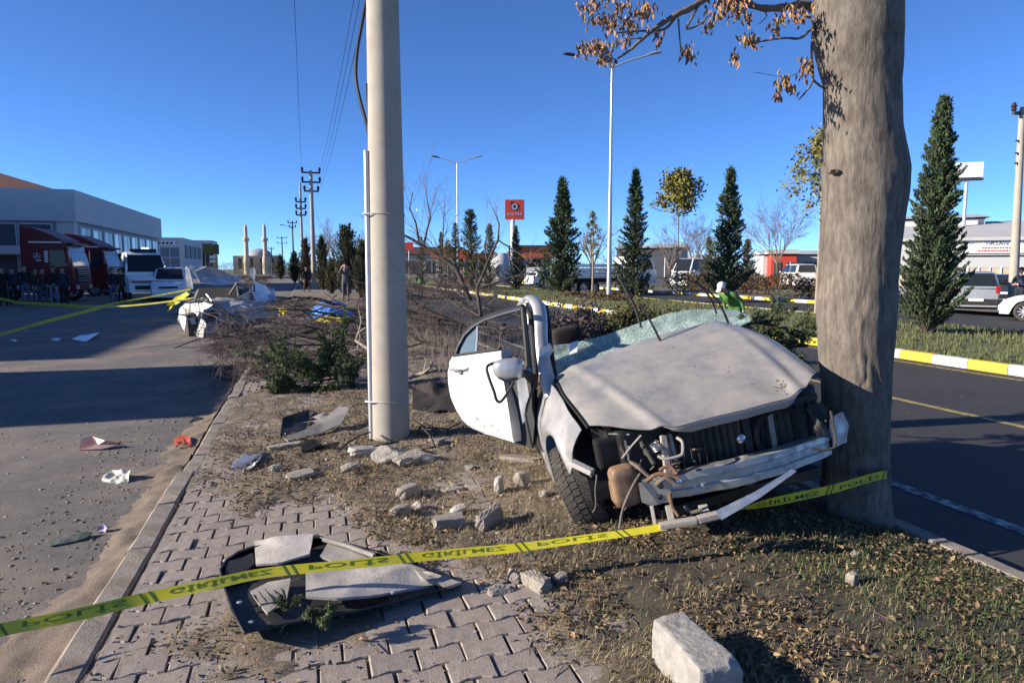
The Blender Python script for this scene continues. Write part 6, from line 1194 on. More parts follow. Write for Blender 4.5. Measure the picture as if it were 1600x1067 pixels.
conifer(1165, 464, 375, 46, 'brownish conifer right of the dark one', 19, 200, 20, 'thuja_brown', D=46, tp=.6)
# cypress row by the street
CG = 'cypresses along the street'
for i, (u, tv, w, D, m, lab) in enumerate([(544, 362, 56, 40, 'thuja', 'large green and yellow cypress beside the photographer'), (505, 372, 34, 52, 'thuja', 'dark cypress right of the tall power pole'), (480, 376, 30, 58, 'thuja_brown', 'brownish cypress behind the tall power pole'), (520, 410, 30, 44, 'shrub', 'yellow-green low cypress left of the photographer'), (462, 398, 26, 80, 'thuja', 'dark cypress by the dark power pole'), (567, 380, 40, 38, 'thuja', 'dark cypress half hidden by the concrete pole'), (440, 402, 22, 110, 'thuja', 'distant cypress at the end of the street')]):
    conifer(u, 450, tv, w, lab, 30+i, 260, 24, m, D=D, group=CG, name='cypress', up_=1.1, tp=.55, ls=.10, zb=0.0)
def bare_tree(u, D, top_v, label, seed, lev=4, spread=(.25, .7), L0=.42, r=.16, mat='twig_far', n=6, name='bare_tree', fork=.28, kids=(3, 5)):
    p = gx(u, D); H = at(u, top_v, D)[2]; rs = random.Random(seed); out = []; t = thing(name, label, 'tree', (p[0], p[1], 0)); tr = [([Vector((0, 0, 0)), Vector((.05, 0, H*fork*.6)), Vector((0, .05, H*fork))], [r, r*.85, r*.7], 9)]
    for k in range(n):
        a = 2*pi*k/n+rs.uniform(-.4, .4); grow(Vector((0, 0, H*fork*rs.uniform(.75, 1))), Vector((cos(a)*.55, sin(a)*.55, 1)), H*L0*rs.uniform(.8, 1.2), r*.45, lev-1, out, rs, .13, .03, kids, (.5, .75), spread, 4, .008)
    link('trunk', branches_mesh(tr, 'trunk', 8), 'bark_dark', t, smooth=True); link('crown', branches_mesh(out, 'crown', 4), mat, t)['kind'] = 'stuff'; return t
BG = 'leafless trees in the background'
for u, D, tv, s, lab, l in [(1212, 60, 308, 1, 'wide leafless tree standing alone left of the big trunk', 5), (1085, 64, 335, 2, 'leafless tree behind the yellow-leaved sapling', 5), (1045, 66, 345, 3, 'thin leafless tree left of the yellow-leaved sapling', 4), (960, 60, 372, 4, 'brownish leafless tree behind the tall street lamp', 4), (925, 58, 318, 5, 'thin leafless tree with few leaves left of the tall street lamp', 3), (505, 66, 338, 6, 'grey leafless tree behind the tall power pole', 4), (560, 50, 352, 7, 'leafless tree above the cypresses beside the concrete pole', 4), (530, 60, 350, 8, 'pinkish leafless tree behind the photographer', 4)]:
    bare_tree(u, D, tv, lab, s, l)['group'] = BG
def leafy(u, D, top_v, crown_v0, crown_v1, wpx, label, seed, mat, n=2600, ls=.14, trunk_r=.06, name='young_tree', base=0.0, pale=True):
    p = gx(u, D); p[2] = base; H = at(u, top_v, D)[2]; z0 = at(u, crown_v1, D)[2]; R = wpx/2*D/F; rs = random.Random(seed); rg = np.random.default_rng(seed); t = thing(name, label, 'tree', p); out = []
    tr = [([Vector((0, 0, 0)), Vector((.03, 0, z0*.6)), Vector((0, 0, H*.9))], [trunk_r, trunk_r*.8, .015], 9)]
    for k in range(16):
        z = z0+(H-z0)*(k/16)*.85; a = k*2.4; grow(Vector((0, 0, z)), Vector((cos(a), sin(a), .7)), R*1.05*(.55+.5*sin(pi*min(1, k/16+.22))**1.0-.42*(k/16)**2), .018, 1, out, rs, .15, .03, (3, 5), (.4, .6))
    link('trunk', branches_mesh(tr+[o_ for o_ in out], 'trunk', 6), 'branch_pale' if pale else 'bark_dark', t, smooth=True); C = []
    for P, R_, l in out:
        for q in P[1:]: C.append(np.array(q)+rg.normal(size=(max(3, n//(len(out)*4)), 3))*R*.13)
    C = np.concatenate(C); m = len(C); V_, F_ = leaf_quads(C, rnd_dirs(m)+np.array([0, 0, -.3]), rnd_dirs(m), RNG.uniform(.6, 1.4, m)*ls, RNG.uniform(.5, 1.0, m)*ls*.7, .12); link('crown', raw_mesh('crown', V_, F_), mat, t)['kind'] = 'stuff'; return t
leafy(1056, 38, 264, 264, 342, 72, 'sapling with a round yellow-green crown and pale stakes on the median', 1, 'yellow_leaf', 4200, .20)
leafy(1275, 24, 188, 195, 345, 100, 'loose yellow-green branches of a young tree beside the big trunk', 2, 'yellow_leaf', 2600, .15)
leafy(925, 37, 320, 330, 400, 26, 'thin sapling with sparse leaves beside the truck bed', 3, 'yellow_leaf', 500, .12)
leafy(700, 55, 368, 372, 420, 26, 'thin young tree with sparse yellow leaves near the lamp', 4, 'yellow_leaf', 500, .14)
# hedge on the far pavement and shrubs: one mass of low planting each
def hedge(label, x0, x1, y0, y1, h, n, mat, name='hedge'):
    t = thing(name, label, 'hedge', ((x0+x1)/2, y0, 0)); X = RNG.uniform(x0, x1, n); Y = RNG.uniform(y0, y1, n); top = h*(.55+.75*fbm(X*.7, Y*.5, 3)); Z = top*RNG.random(n)**.6; V_, F_ = leaf_quads(np.stack([X-(x0+x1)/2, Y-y0, Z], -1), rnd_dirs(n)+np.array([0, 0, .4]), rnd_dirs(n), RNG.uniform(.12, .26, n), RNG.uniform(.05, .10, n), .08); o = link('foliage', raw_mesh('foliage', V_, F_), mat, t); o['kind'] = 'stuff'
    out = []; rs = random.Random(1)
    for k in range(int((y1-y0)*1.5)): grow(Vector((rs.uniform(x0, x1)-(x0+x1)/2, rs.uniform(0, y1-y0), 0)), Vector((rs.uniform(-.4, .4), rs.uniform(-.4, .4), 1)), h*.9, .02, 1, out, rs)
    link('stems', branches_mesh(out, 'stems', 4), 'twig_far', t)['kind'] = 'stuff'; return t
hedge('low brown and green hedge behind the far painted kerb', 25.2, 27.2, 27, 46, 1.3, 6000, 'thuja_brown')
hedge('tangled dark shrubs at the far end of the street', -6, 5, 118, 150, 3.2, 5000, 'thuja')
hedge('olive shrub belt in front of the mosque', -22, -4, 150, 200, 3.4, 4000, 'shrub')
hedge('dry reddish grasses on the median near the sapling', 13.4, 15.2, 29, 36, .42, 1300, 'thuja_brown')
hedge('dark planting along the far side of the filling station', 20, 60, 120, 128, 3.5, 5000, 'thuja')
hedge('grey-brown shrub belt far beyond the parked trucks', 40, 100, 75, 84, 3.2, 5000, 'thuja_brown')
# standing dry stalks behind the heap
def d_st(X, Y): return np.ones_like(X)*.8
X = RNG.uniform(1.6, 3.4, 1600); Y = RNG.uniform(7.5, 22, 1600); n = len(X); a = RNG.uniform(0, 2*pi, n); hh = RNG.uniform(.25, .75, n); b = np.stack([X, Y, 0*X], -1); s = np.stack([np.cos(a), np.sin(a), 0*a], -1)*.004; t_ = b+np.stack([RNG.normal(0, .15, n), RNG.normal(0, .15, n), hh], -1)
tag(link('dry_stalks', raw_mesh('dry_stalks', np.stack([b-s, b+s, t_], 1).reshape(-1, 3), np.arange(3*n).reshape(-1, 3)), 'twig_far'), 'thin dry stalks standing behind the wreck along the road', 'stalks', kind='stuff')
# ================================================================== VEHICLES
def loft(st, closed=True):
    "st: list of rings (equal length lists of points)"
    mb = MB(); n = len(st[0]); vs = [p for r in st for p in r]; fs = [(i*n+k, i*n+(k+1) % n, (i+1)*n+(k+1) % n, (i+1)*n+k) for i in range(len(st)-1) for k in range(n if closed else n-1)]
    if closed: fs += [tuple(range(n-1, -1, -1)), tuple((len(st)-1)*n+k for k in range(n))]
    return mb.add(vs, fs)
def lerp_prof(pr, x):
    for (a, b), (c, d) in zip(pr, pr[1:]):
        if a <= x <= c: return b+(d-b)*(x-a)/(c-a+1e-9)
    return pr[0][1] if x < pr[0][0] else pr[-1][1]
def make_car(label, loc, rz, L=4.2, W=1.74, hood=.92, roof=1.48, cab=(-1.9, -1.55, .35, 1.05), body='car_white', name='parked_car', group=None, belt=.92, wheels=(1.30, -1.28), wr=.31, cat='car', tail=.9, nosez=.68, two_tone=None):
    "nose towards +x"
    t = thing(name, label, cat, loc, rz, group); h = L/2; xs = np.linspace(-h, h, 46)
    top = [(-h, tail-.12), (-h+.08, tail), (cab[0], belt), (cab[3], hood), (h-.35, hood-.10), (h-.08, nosez), (h, nosez-.12)]
    st = []
    for x in xs:
        e = 1-.10*sstep(h-.55, h, abs(x))*1.4; w = W/2*e; zt = lerp_prof(top, x); zb = .22
        for wx in wheels:
            R = wr+.06; d = abs(x-wx)
            if d < R: zb = max(zb, wr+sqrt(R*R-d*d))
        zm = zb+(zt-zb)*.45
        st.append([(x, -w*.97, zb), (x, -w, zm), (x, -w*.965, zt-.07), (x, -w*.86, zt), (x, w*.86, zt), (x, w*.965, zt-.07), (x, w, zm), (x, w*.97, zb)])
    b = loft(st).build('body', body, t, smooth=True)
    MB().box((0, 0, .36), (L*.9, W*.78, .3)).build('underbody', 'black', b)
    # cabin
    def ring(x, z0, z1, w0, w1): return [(x, -w0, z0), (x, -(w0+w1)/2-.01, (z0+z1)/2), (x, -w1, z1-.05), (x, -w1*.82, z1), (x, w1*.82, z1), (x, w1, z1-.05), (x, (w0+w1)/2+.01, (z0+z1)/2), (x, w0, z0)]
    w0, w1 = W/2*.94, W/2*.76; a, bq, c, d = cab
    st = [ring(a, belt-.04, belt, w0*.97, w0*.95), ring(a+(bq-a)*.5, belt-.04, belt+(roof-belt)*.62, w0*.98, w1*1.05), ring(bq, belt-.04, roof-.05, w0, w1), ring(bq+.35, belt-.04, roof, w0, w1), ring((bq+c)/2, belt-.04, roof+.01, w0, w1), ring(c-.25, belt-.04, roof-.01, w0, w1), ring(c, belt-.04, roof-.07, w0, w1), ring(c+(d-c)*.55, belt-.04, belt+(roof-belt)*.42, w0*.98, w1*1.08), ring(d, belt-.04, belt, w0*.95, w0*.9)]
    cb = loft(st).build('cabin', body, t, smooth=True)
    # glass
    for s in (-1, 1):
        off = lambda x, z: (x, s*(w0+(w1-w0)*((z-belt)/(roof-belt))+.012), z); zt = roof-.10
        for x0, x1, x2, x3 in ((bq+.12-(.0), (bq+c)/2-.05, (bq+c)/2-.05, bq+.05), ((bq+c)/2+.03, c-.05, c+(d-c)*.62, (bq+c)/2+.03)):
            MB().add([off(x0, zt), off(x1, zt), off(x2, belt+.05), off(x3, belt+.05)], [(0, 1, 2, 3)]).build('side_window', 'glass_dark', cb)
        mm = MB(); mm.sph((c+.35, s*(W/2+.07), belt+.06), (.07, .10, .075), 8, 6); mm.build('mirror', body, t, smooth=True)
        for dx in (bq+.5, (bq+c)/2+.15): MB().tube([(dx, s*(W/2+.006), belt-.14), (dx+.08, s*(W/2+.03), belt-.13), (dx+.16, s*(W/2+.006), belt-.14)], .012, 6).build('door_handle', body, t)
        MB().box((h-.16, s*W*.34, nosez-.03), (.16, .30, .13)).build('headlight', 'lamp_clear', t, bevel=.03)
        MB().box((-h+.06, s*W*.42, tail-.10), (.14, .16, .32)).build('tail_light', 'lamp_red', t, bevel=.03)
        for wx in wheels: wheel_at(t, Matrix.Translation((wx, s*(W/2-.10), wr)), wr, .19, False)
    nz = .02; MB().add([(c+.02, -w1*.86, roof-.08), (c+.02, w1*.86, roof-.08), (d+.0, w0*.80, belt+.035), (d+.0, -w0*.80, belt+.035)], [(0, 1, 2, 3)]).build('windscreen', 'glass_dark', cb).location = (.03, 0, .015)
    MB().add([(bq-.02, -w1*.86, roof-.09), (bq-.02, w1*.86, roof-.09), (a-.01, w0*.82, belt+.05), (a-.01, -w0*.82, belt+.05)], [(0, 1, 2, 3)]).build('rear_window', 'glass_dark', cb).location = (-.035, 0, .02)
    bp = MB(); bp.box((h-.02, 0, .42), (.14, W*.86, .22)); bp.build('front_bumper', body, t, bevel=.05); bp = MB(); bp.box((-h+.02, 0, .42), (.14, W*.9, .24)); bp.build('rear_bumper', two_tone or body, t, bevel=.05)
    MB().box((-h-.06, 0, .50), (.02, .5, .11)).build('number_plate', 'sign_white', t, bevel=.004); MB().box((h+.055, 0, .42), (.02, .5, .11)).build('number_plate', 'sign_white', t, bevel=.004)
    MB().box((h+.03, 0, nosez-.12), (.05, W*.5, .10)).build('grille', 'black', t, bevel=.01)
    return t
pc = gx(1512, 29); make_car('silver hatchback with dark rear window parked behind the tall conifer', (pc[0], pc[1], ZR), pi/2-.75, 4.0, 1.7, .95, 1.62, (-2.0, -1.75, .45, 1.15), 'car_grey', belt=1.0, tail=1.02, two_tone='plastic')
pc = gx(1640, 22.6); make_car('white hatchback whose nose enters beside the leaning pole', (pc[0]+.6, pc[1]-.45, ZR), pi/2+.55+.0, 4.0, 1.7, .90, 1.46, (-1.9, -1.55, .35, 1.15), 'car_white', name='moving_car')
pc = gx(1558, 37); make_car('dark saloon parked between the silver hatchback and the white car', (pc[0], pc[1], ZR), pi/2-.8, 4.4, 1.75, .90, 1.44, (-1.9, -1.35, .3, 1.05), 'car_dark')
pc = gx(1244, 60); make_car('white van parked far behind the hedge', (pc[0], pc[1], 0), 1.2, 4.8, 1.9, 1.2, 2.0, (-2.3, -2.25, 1.1, 1.75), 'car_white', belt=1.25, tail=1.2, nosez=.9, name='parked_van', cat='van')
pc = gx(855, 66); make_car('white car parked on the filling-station forecourt', (pc[0], pc[1], 0), .3, 4.3, 1.75, .9, 1.5, (-1.9, -1.5, .3, 1.05), 'car_white')
pc = gx(1085, 60); make_car('white minibus parked beyond the far road', (pc[0], pc[1], 0), pi+.5, 5.6, 2.0, 1.3, 2.5, (-2.7, -2.65, 1.7, 2.4), 'car_white', belt=1.35, tail=1.3, nosez=.9, name='parked_van', cat='van')
pc = gx(270, 38); make_car('white pickup parked in the shade behind the rear car half', (pc[0], pc[1], ZL), -pi/2+.1, 4.9, 1.8, 1.08, 1.78, (-.9, -.75, .75, 1.3), 'car_white', belt=1.1, tail=1.05, nosez=.85, name='pickup', cat='pickup')
# flatbed truck on the far road
def truck_flat(label, loc, rz):
    t = thing('flatbed_truck', label, 'truck', loc, rz); MB().box((-.6, 0, .95), (7.0, .9, .25)).build('chassis', 'dark_metal', t, bevel=.02)
    MB().box((-1.2, 0, 1.2), (5.6, 2.3, .18)).build('bed', 'car_grey', t, bevel=.02)
    for s in (-1, 1):
        for k in range(4):
            for j in range(3): MB().box((-3.3+k*1.4, s*1.16, 1.42+j*.26), (1.32, .05, .2)).build('side_board', 'car_grey', t, bevel=.01)
        for k in range(5): MB().box((-4.0+k*1.4, s*1.18, 1.65), (.08, .09, .9)).build('stake', 'steel', t)
    cab = loft([[(x, -w, .75), (x, -w, 1.6), (x, -w*.93, z), (x, w*.93, z), (x, w, 1.6), (x, w, .75)] for x, w, z in ((1.75, 1.1, 2.55), (2.2, 1.12, 2.62), (3.0, 1.12, 2.6), (3.45, 1.1, 2.3), (3.75, 1.08, 1.65), (3.8, 1.05, 1.5))]).build('cab', 'car_white', t, smooth=True)
    MB().add([(3.08, -.95, 2.5), (3.08, .95, 2.5), (3.80, .98, 1.68), (3.80, -.98, 1.68)], [(0, 1, 2, 3)]).build('windscreen', 'glass_dark', cab).location = (.04, 0, .03)
    for s in (-1, 1):
        MB().add([(2.15, s*1.14, 2.4), (3.0, s*1.12, 2.4), (3.45, s*1.14, 1.7), (2.15, s*1.15, 1.65)], [(0, 1, 2, 3)]).build('side_window', 'glass_dark', cab)
        for x in (2.6, -2.2, -3.1): wheel_at(t, Matrix.Translation((x, s*.95, .48)), .48, .28, False)
        MB().box((3.82, s*.8, 1.05), (.08, .35, .2)).build('headlight', 'lamp_clear', t, bevel=.02)
    return t
pc = gx(948, 47); truck_flat('grey flatbed truck with slatted sides behind the tall street lamp', (pc[0], pc[1], ZR), .35)
pc = gx(1022, 62); 
# red tractor units at the left
def tractor(label, loc, rz, mark=True):
    t = thing('tractor_truck', label, 'truck', loc, rz, None); W = 1.22
    prof = [(-1.15, 3.05), (-1.12, 3.86), (-.6, 3.80), (.1, 3.52), (.66, 3.22), (.92, 2.95), (1.02, 2.6), (1.16, 1.85), (1.22, 1.2), (1.20, .55)]
    st = []
    for s in (-1, -.985, .985, 1):
        k = 1 if abs(s) < .99 else .97; st.append([(x*k if x > 0 else x, s*W, z-(0 if k == 1 else .04)) for x, z in prof]+[(-1.15, s*W, .55), (-1.15, s*W, 1.8)])
    cab = loft(st).build('cab', 'truck_red', t, smooth=False)
    MB().add([(.94, -1.10, 2.86), (.94, 1.10, 2.86), (1.17, 1.12, 1.85), (1.17, -1.12, 1.85)], [(0, 1, 2, 3)]).build('windscreen', 'glass_blue', cab).location = (.02, 0, 0)
    MB().box((1.06, 0, 2.98), (.35, 2.2, .12)).build('sun_visor', 'plastic_clean', cab, bevel=.03)
    gr = MB().box((1.22, 0, 1.35), (.05, 1.7, .75)).build('grille', 'black', cab, bevel=.02)
    for k in range(6): MB().box((1.26, 0, 1.08+k*.12), (.03, 1.6, .045)).build('grille_bar', 'chrome', gr)
    MB().box((1.2, 0, .72), (.12, 2.4, .35)).build('bumper', 'truck_red', t, bevel=.05)
    for s in (-1, 1):
        MB().add([(.15, s*(W+.006), 2.65), (.80, s*(W+.006), 2.65), (1.02, s*(W+.006), 1.85), (.15, s*(W+.006), 1.75)], [(0, 1, 2, 3)]).build('side_window', 'glass_dark', cab)
        MB().box((1.26, s*.9, .74), (.05, .4, .2)).build('headlight', 'lamp_clear', t, bevel=.02); MB().box((1.05, s*1.42, 2.35), (.16, .2, .75)).build('mirror', 'truck_red', t, bevel=.04)
        for x in (.35, -2.6): wheel_at(t, Matrix.Translation((x, s*.98, .5)), .5, .3, False)
        MB().box((.0, s*(W+.01), 3.05), (1.5, .02, .07)).build('stripe', 'sign_white', cab)
        if mark and s < 0:
            mb = MB(); cx, cz, r = -.42, 2.35, .17
            mb.lathe([(r, 0), (r, .01), (r*.86, .01), (r*.86, 0), (r, 0)], 24, 'y', cap=False)
            for k in range(3): a = pi/2+k*2*pi/3; mb.add([(r*.9*cos(a), .006, r*.9*sin(a)), (.035*cos(a+1.05), .006, .035*sin(a+1.05)), (.035*cos(a-1.05), .006, .035*sin(a-1.05))], [(0, 1, 2)])
            mb.v = [(cx+x, -W-.012+min(0, -y*.0), cz+z) for x, y, z in mb.v]; mb.build('emblem', 'sign_white', cab)
            q = text_on('side_lettering', 'AKTROS', (-.02, -W-.006, 2.05), (0, 0, 1), (-1, 0, 0), .55, .16, 'sign_white', cab) if False else None
            mb = MB()
            for k in range(5): mb.box((.0, -W-.008, 2.08+k*.12), (.16, .006, .085))
            mb.build('side_lettering', 'sign_white', cab); MB().box((-.34, -W-.008, 2.12), (.22, .006, .05)).build('small_lettering', 'sign_white', cab)
    MB().box((-2.2, 0, .85), (2.6, .9, .25)).build('chassis', 'dark_metal', t, bevel=.02); MB().box((-2.6, 0, 1.1), (.9, .9, .1)).build('fifth_wheel', 'dark_metal', t, bevel=.02); MB().tube([(-1.35, .9, .8), (-1.35, .9, 3.2)], .08, 8).build('exhaust', 'chrome', t)
    return t
pc = gx(103, 36.5); tractor('dark red tractor truck with white star emblem on its cab side, parked in shade', (pc[0]-.3, pc[1], ZL), -.06)
pc = gx(168, 44); tractor('second red tractor truck parked between the first one and the ambulance', (pc[0]-.6, pc[1], ZL), -.10, False)
pc = gx(-6, 36); 
tt = tractor('red and white lorry cab cut by the picture edge, behind the onlookers', (pc[0]-1.6, pc[1], ZL), -.3, False)
# ambulance
pc = gx(226, 38.5); amb = thing('ambulance', 'white ambulance with red stripe and blue roof lights facing the street', 'ambulance', (pc[0], pc[1], ZL), -pi/2+.28)
st = [[(x, -w, .45), (x, -w*1.01, 1.2), (x, -w*.98, 1.9), (x, -w*.84, z), (x, w*.84, z), (x, w*.98, 1.9), (x, w*1.01, 1.2), (x, w, .45)] for x, w, z in ((-2.7, .96, 2.55), (-2.5, .99, 2.62), (.9, .99, 2.62), (1.25, .98, 2.5), (1.6, .98, 2.12), (2.0, .97, 1.62), (2.02, .96, 1.5))]
bd = loft(st).build('body', 'car_white', amb, smooth=True)
st = [[(x, -w, .45), (x, -w, .9), (x, -w*.96, z), (x, w*.96, z), (x, w, .9), (x, w, .45)] for x, w, z in ((1.95, .965, 1.42), (2.3, .95, 1.28), (2.62, .90, 1.15), (2.72, .86, .98), (2.75, .84, .6))]
bn = loft(st).build('bonnet', 'car_white', amb, smooth=True)
MB().add([(1.30, -.80, 2.40), (1.30, .80, 2.40), (2.03, .88, 1.50), (2.03, -.88, 1.50)], [(0, 1, 2, 3)]).build('windscreen', 'glass_dark', bd).location = (.07, 0, .05)
MB().box((2.74, 0, 1.02), (.06, 1.5, .12)).build('red_stripe', 'lamp_red', bn, bevel=.01); MB().box((2.76, 0, .72), (.08, 1.2, .2)).build('grille', 'black', bn, bevel=.02)
lb = MB().box((.9, 0, 2.70), (.35, 1.3, .16)).build('light_bar', 'cloth_navy', amb, bevel=.04); K('blue_lamp', (.3, .35, .9), .3, emit=((.55, .6, 1.0), 3.0)); MB().box((.95, .1, 2.80), (.2, .35, .10)).build('blue_lamp', 'blue_lamp', lb, bevel=.02)
for s in (-1, 1):
    MB().box((2.68, s*.72, 1.05), (.12, .3, .2)).build('headlight', 'lamp_clear', amb, bevel=.03); MB().box((1.75, s*1.10, 1.62), (.1, .16, .28)).build('mirror', 'black', amb, bevel=.03)
    MB().add([(.85, s*1.0, 2.1), (1.4, s*1.0, 2.1), (1.85, s*1.0, 1.55), (.85, s*1.005, 1.5)], [(0, 1, 2, 3)]).build('side_window', 'glass_dark', bd); MB().box((-.8, s*1.0, 1.25), (3.4, .02, .16)).build('side_stripe', 'lamp_red', bd)
    for x in (1.95, -1.6): wheel_at(amb, Matrix.Translation((x, s*.84, .34)), .34, .2, False)
text_on('roof_lettering', 'AMBULANS', (1.22, -.62, 2.44), (0, 1, 0), (-.35, 0, .30), 1.24, .30, 'lamp_red', bd, .07)
# ================================================================== BUILDINGS
def wbox(mb, x0, x1, y0, y1, z0, z1): return mb.box(((x0+x1)/2, (y0+y1)/2, (z0+z1)/2), (x1-x0, y1-y0, z1-z0))
def part(nm, mat, par, org, *bx, bevel=0):
    mb = MB()
    for b in bx: wbox(mb, *b)
    return mb.build(nm, mat, par, org, bevel=bevel)
# big white showroom on the left
c = gx(122, 50); bx, by = c[0], c[1]; o = (bx, by, 0)
A = thing('showroom', 'large white and grey showroom with red tiled roof behind the red trucks', 'building', o); ZT = at(122, 300, 50)[2]; LY = 30
part('wall', 'wall_grey', A, o, (bx-34, bx, by, by+LY, -.2, ZT))
part('fascia', 'wall_white', A, o, (bx-34.3, bx+.3, by-.3, by+.05, ZT-2.2, ZT+.05), (bx-.05, bx+.3, by+.05, by+LY+.3, ZT-2.2, ZT+.05))
part('column', 'wall_white', A, o, (bx-1.0, bx+.12, by-.12, by+.7, 0, ZT-2.2)); 
mb = MB(); mb.add([(bx-34, by+1, ZT), (bx-.8, by+1, ZT), (bx-.8, by+LY, ZT), (bx-34, by+LY, ZT), (bx-9, by+10, ZT+2.6), (bx-9, by+LY-10, ZT+2.6), (bx-30, by+10, ZT+2.6), (bx-30, by+LY-10, ZT+2.6)], [(0, 1, 4, 6), (1, 2, 5, 4), (2, 3, 7, 5), (3, 0, 6, 7), (4, 5, 7, 6)]); mb.build('roof', 'roof_tile', A, o)
for k in range(9):
    x1 = bx-1.3-k*2.2; w = part('window', 'steel', A, o, (x1-2.1, x1, by-.06, by+.02, .9, ZT-2.35)); part('pane', 'wall_dark', w, o, (x1-2.02, x1-.08, by-.09, by-.05, 1.0, ZT-2.45))
part('canopy', 'wall_white', A, o, (bx-34, bx-1.2, by-1.2, by-.1, 2.6, 3.2))
for k in range(9):
    y0 = by+1.4+k*3.1; w = part('window', 'wall_white', A, o, (bx-.02, bx+.07, y0, y0+2.5, ZT-4.4, ZT-2.5)); part('pane', 'glass_blue' if k % 2 == 0 else 'lamp_clear', w, o, (bx+.06, bx+.10, y0+.12, y0+1.3, ZT-4.3, ZT-2.6)); part('pane', 'glass_dark', w, o, (bx+.06, bx+.10, y0+1.4, y0+2.38, ZT-4.3, ZT-2.6))
# second building, tiled roof and blue glazing
c = gx(291, 118); bx, by = c[0], c[1]; o = (bx, by, 0); B = thing('office_building', 'pale office building with red roof and blue glazed front beyond the showroom', 'building', o); ZT = at(291, 372, 118)[2]
part('wall', 'wall_white', B, o, (bx-14, bx, by, by+22, -.2, ZT)); part('side_wing', 'wall_beige', B, o, (bx-20, bx-14.02, by+2, by+20, -.2, ZT-1.0))
mb = MB(); mb.add([(bx-20.5, by+1, ZT-.9), (bx-4, by-.4, ZT-.1), (bx-.5, by+22, ZT-.1), (bx-20.5, by+22, ZT-.9), (bx-12, by+6, ZT+1.5), (bx-14, by+16, ZT+1.5)], [(0, 1, 4), (1, 2, 5, 4), (2, 3, 5), (3, 0, 4, 5)]); mb.build('roof', 'roof_tile', B, o)
for k in range(3): w = part('window', 'glass_blue', B, o, (bx-3.6-k*4.4, bx-.7-k*4.4, by-.08, by+.01, 1.0, ZT-1.7)); part('mullion', 'steel', w, o, (bx-2.2-k*4.4, bx-2.1-k*4.4, by-.12, by-.08, 1.0, ZT-1.7), (bx-3.6-k*4.4, bx-.7-k*4.4, by-.115, by-.082, ZT*.5, ZT*.5+.12))
for k in range(4): w = part('window', 'wall_dark', B, o, (bx-.01, bx+.08, by+1.5+k*5, by+5+k*5, ZT*.5, ZT-1.2)); part('mullion', 'steel', w, o, (bx+.08, bx+.12, by+3.2+k*5, by+3.35+k*5, ZT*.5, ZT-1.2))
part('sign', 'sign_white', B, o, (bx-5.5, bx-1.2, by-.16, by-.08, ZT-1.3, ZT-.6)); part('lettering', 'sign_ink', B, o, *[(bx-5.1+k*.62, bx-4.7+k*.62, by-.19, by-.165, ZT-1.15, ZT-.75) for k in range(6)])
# glass block and billboard
c = gx(312, 170); o = (c[0], c[1], 0); T_ = thing('glass_block', 'blue-glazed block with white top behind the billboard', 'building', o); zt = at(312, 376, 170)[2]; part('wall', 'glass_dark', T_, o, (c[0]-1.0, c[0]+3.5, c[1], c[1]+10, 0, zt-.8)); part('parapet', 'wall_white', T_, o, (c[0]-1.1, c[0]+3.6, c[1]-.1, c[1]+10.1, zt-.8, zt)); part('mullion', 'steel', T_, o, *[(c[0]-.9+k*.9, c[0]-.8+k*.9, c[1]-.08, c[1]-.01, 0, zt-.8) for k in range(5)])
c = gx(333, 150); o = (c[0], c[1], 0); T_ = thing('billboard', 'dark olive billboard on a post over the street end', 'billboard', o); z0, z1 = at(333, 397, 150)[2], at(333, 383, 150)[2]; part('board', 'billboard', T_, o, (c[0]-1.6, c[0]+1.6, c[1]-.1, c[1]+.1, z0, z1), bevel=.02); part('post', 'dark_metal', T_, o, (c[0]-.9, c[0]-.6, c[1]-.05, c[1]+.2, 0, z0)); part('frame', 'dark_metal', T_, o, (c[0]-1.7, c[0]+1.7, c[1]+.1, c[1]+.2, z0-.1, z1+.1))
for k in range(2): part('sign_plate', 'sign_white', T_, o, (c[0]-.2, c[0]+.9, c[1]-.16, c[1]-.11, z0-1.0-k*.9, z0-.4-k*.9))
# mosque
c = gx(402, 230); o = (c[0], c[1], 0); MQ = thing('mosque', 'beige mosque with a dome and two slim minarets far along the street', 'mosque', o); zw = at(402, 400, 230)[2]
part('prayer_hall', 'wall_beige', MQ, o, (c[0]-7, c[0]+8, c[1], c[1]+14, -.2, zw)); mb = MB(); zd = at(402, 388, 230)[2]; mb.lathe([(4.2*cos(a), zw+(zd-zw)*sin(a)) for a in np.linspace(0, pi/2-.01, 8)], 20, c=(c[0]+1, c[1]+6, 0)); mb.build('dome', 'wall_grey', MQ, o, smooth=True)
for k in range(4): part('window', 'wall_dark', MQ, o, (c[0]-5.4+k*3.4, c[0]-4.2+k*3.4, c[1]-.08, c[1]+.01, 1.6, zw-.8))
for u in (388.5, 417.5):
    m = gx(u, 228); zt = at(u, 349, 228)[2]; mb = MB(); mb.lathe([(1.0, -.2), (1.0, zw*.8), (.72, zw), (.66, zt*.62), (1.05, zt*.66), (1.05, zt*.70), (.58, zt*.70), (.52, zt*.88), (.6, zt*.89), (.02, zt)], 14, c=(m[0], m[1], 0)); mb.build('minaret', 'wall_beige', MQ, o, smooth=False)
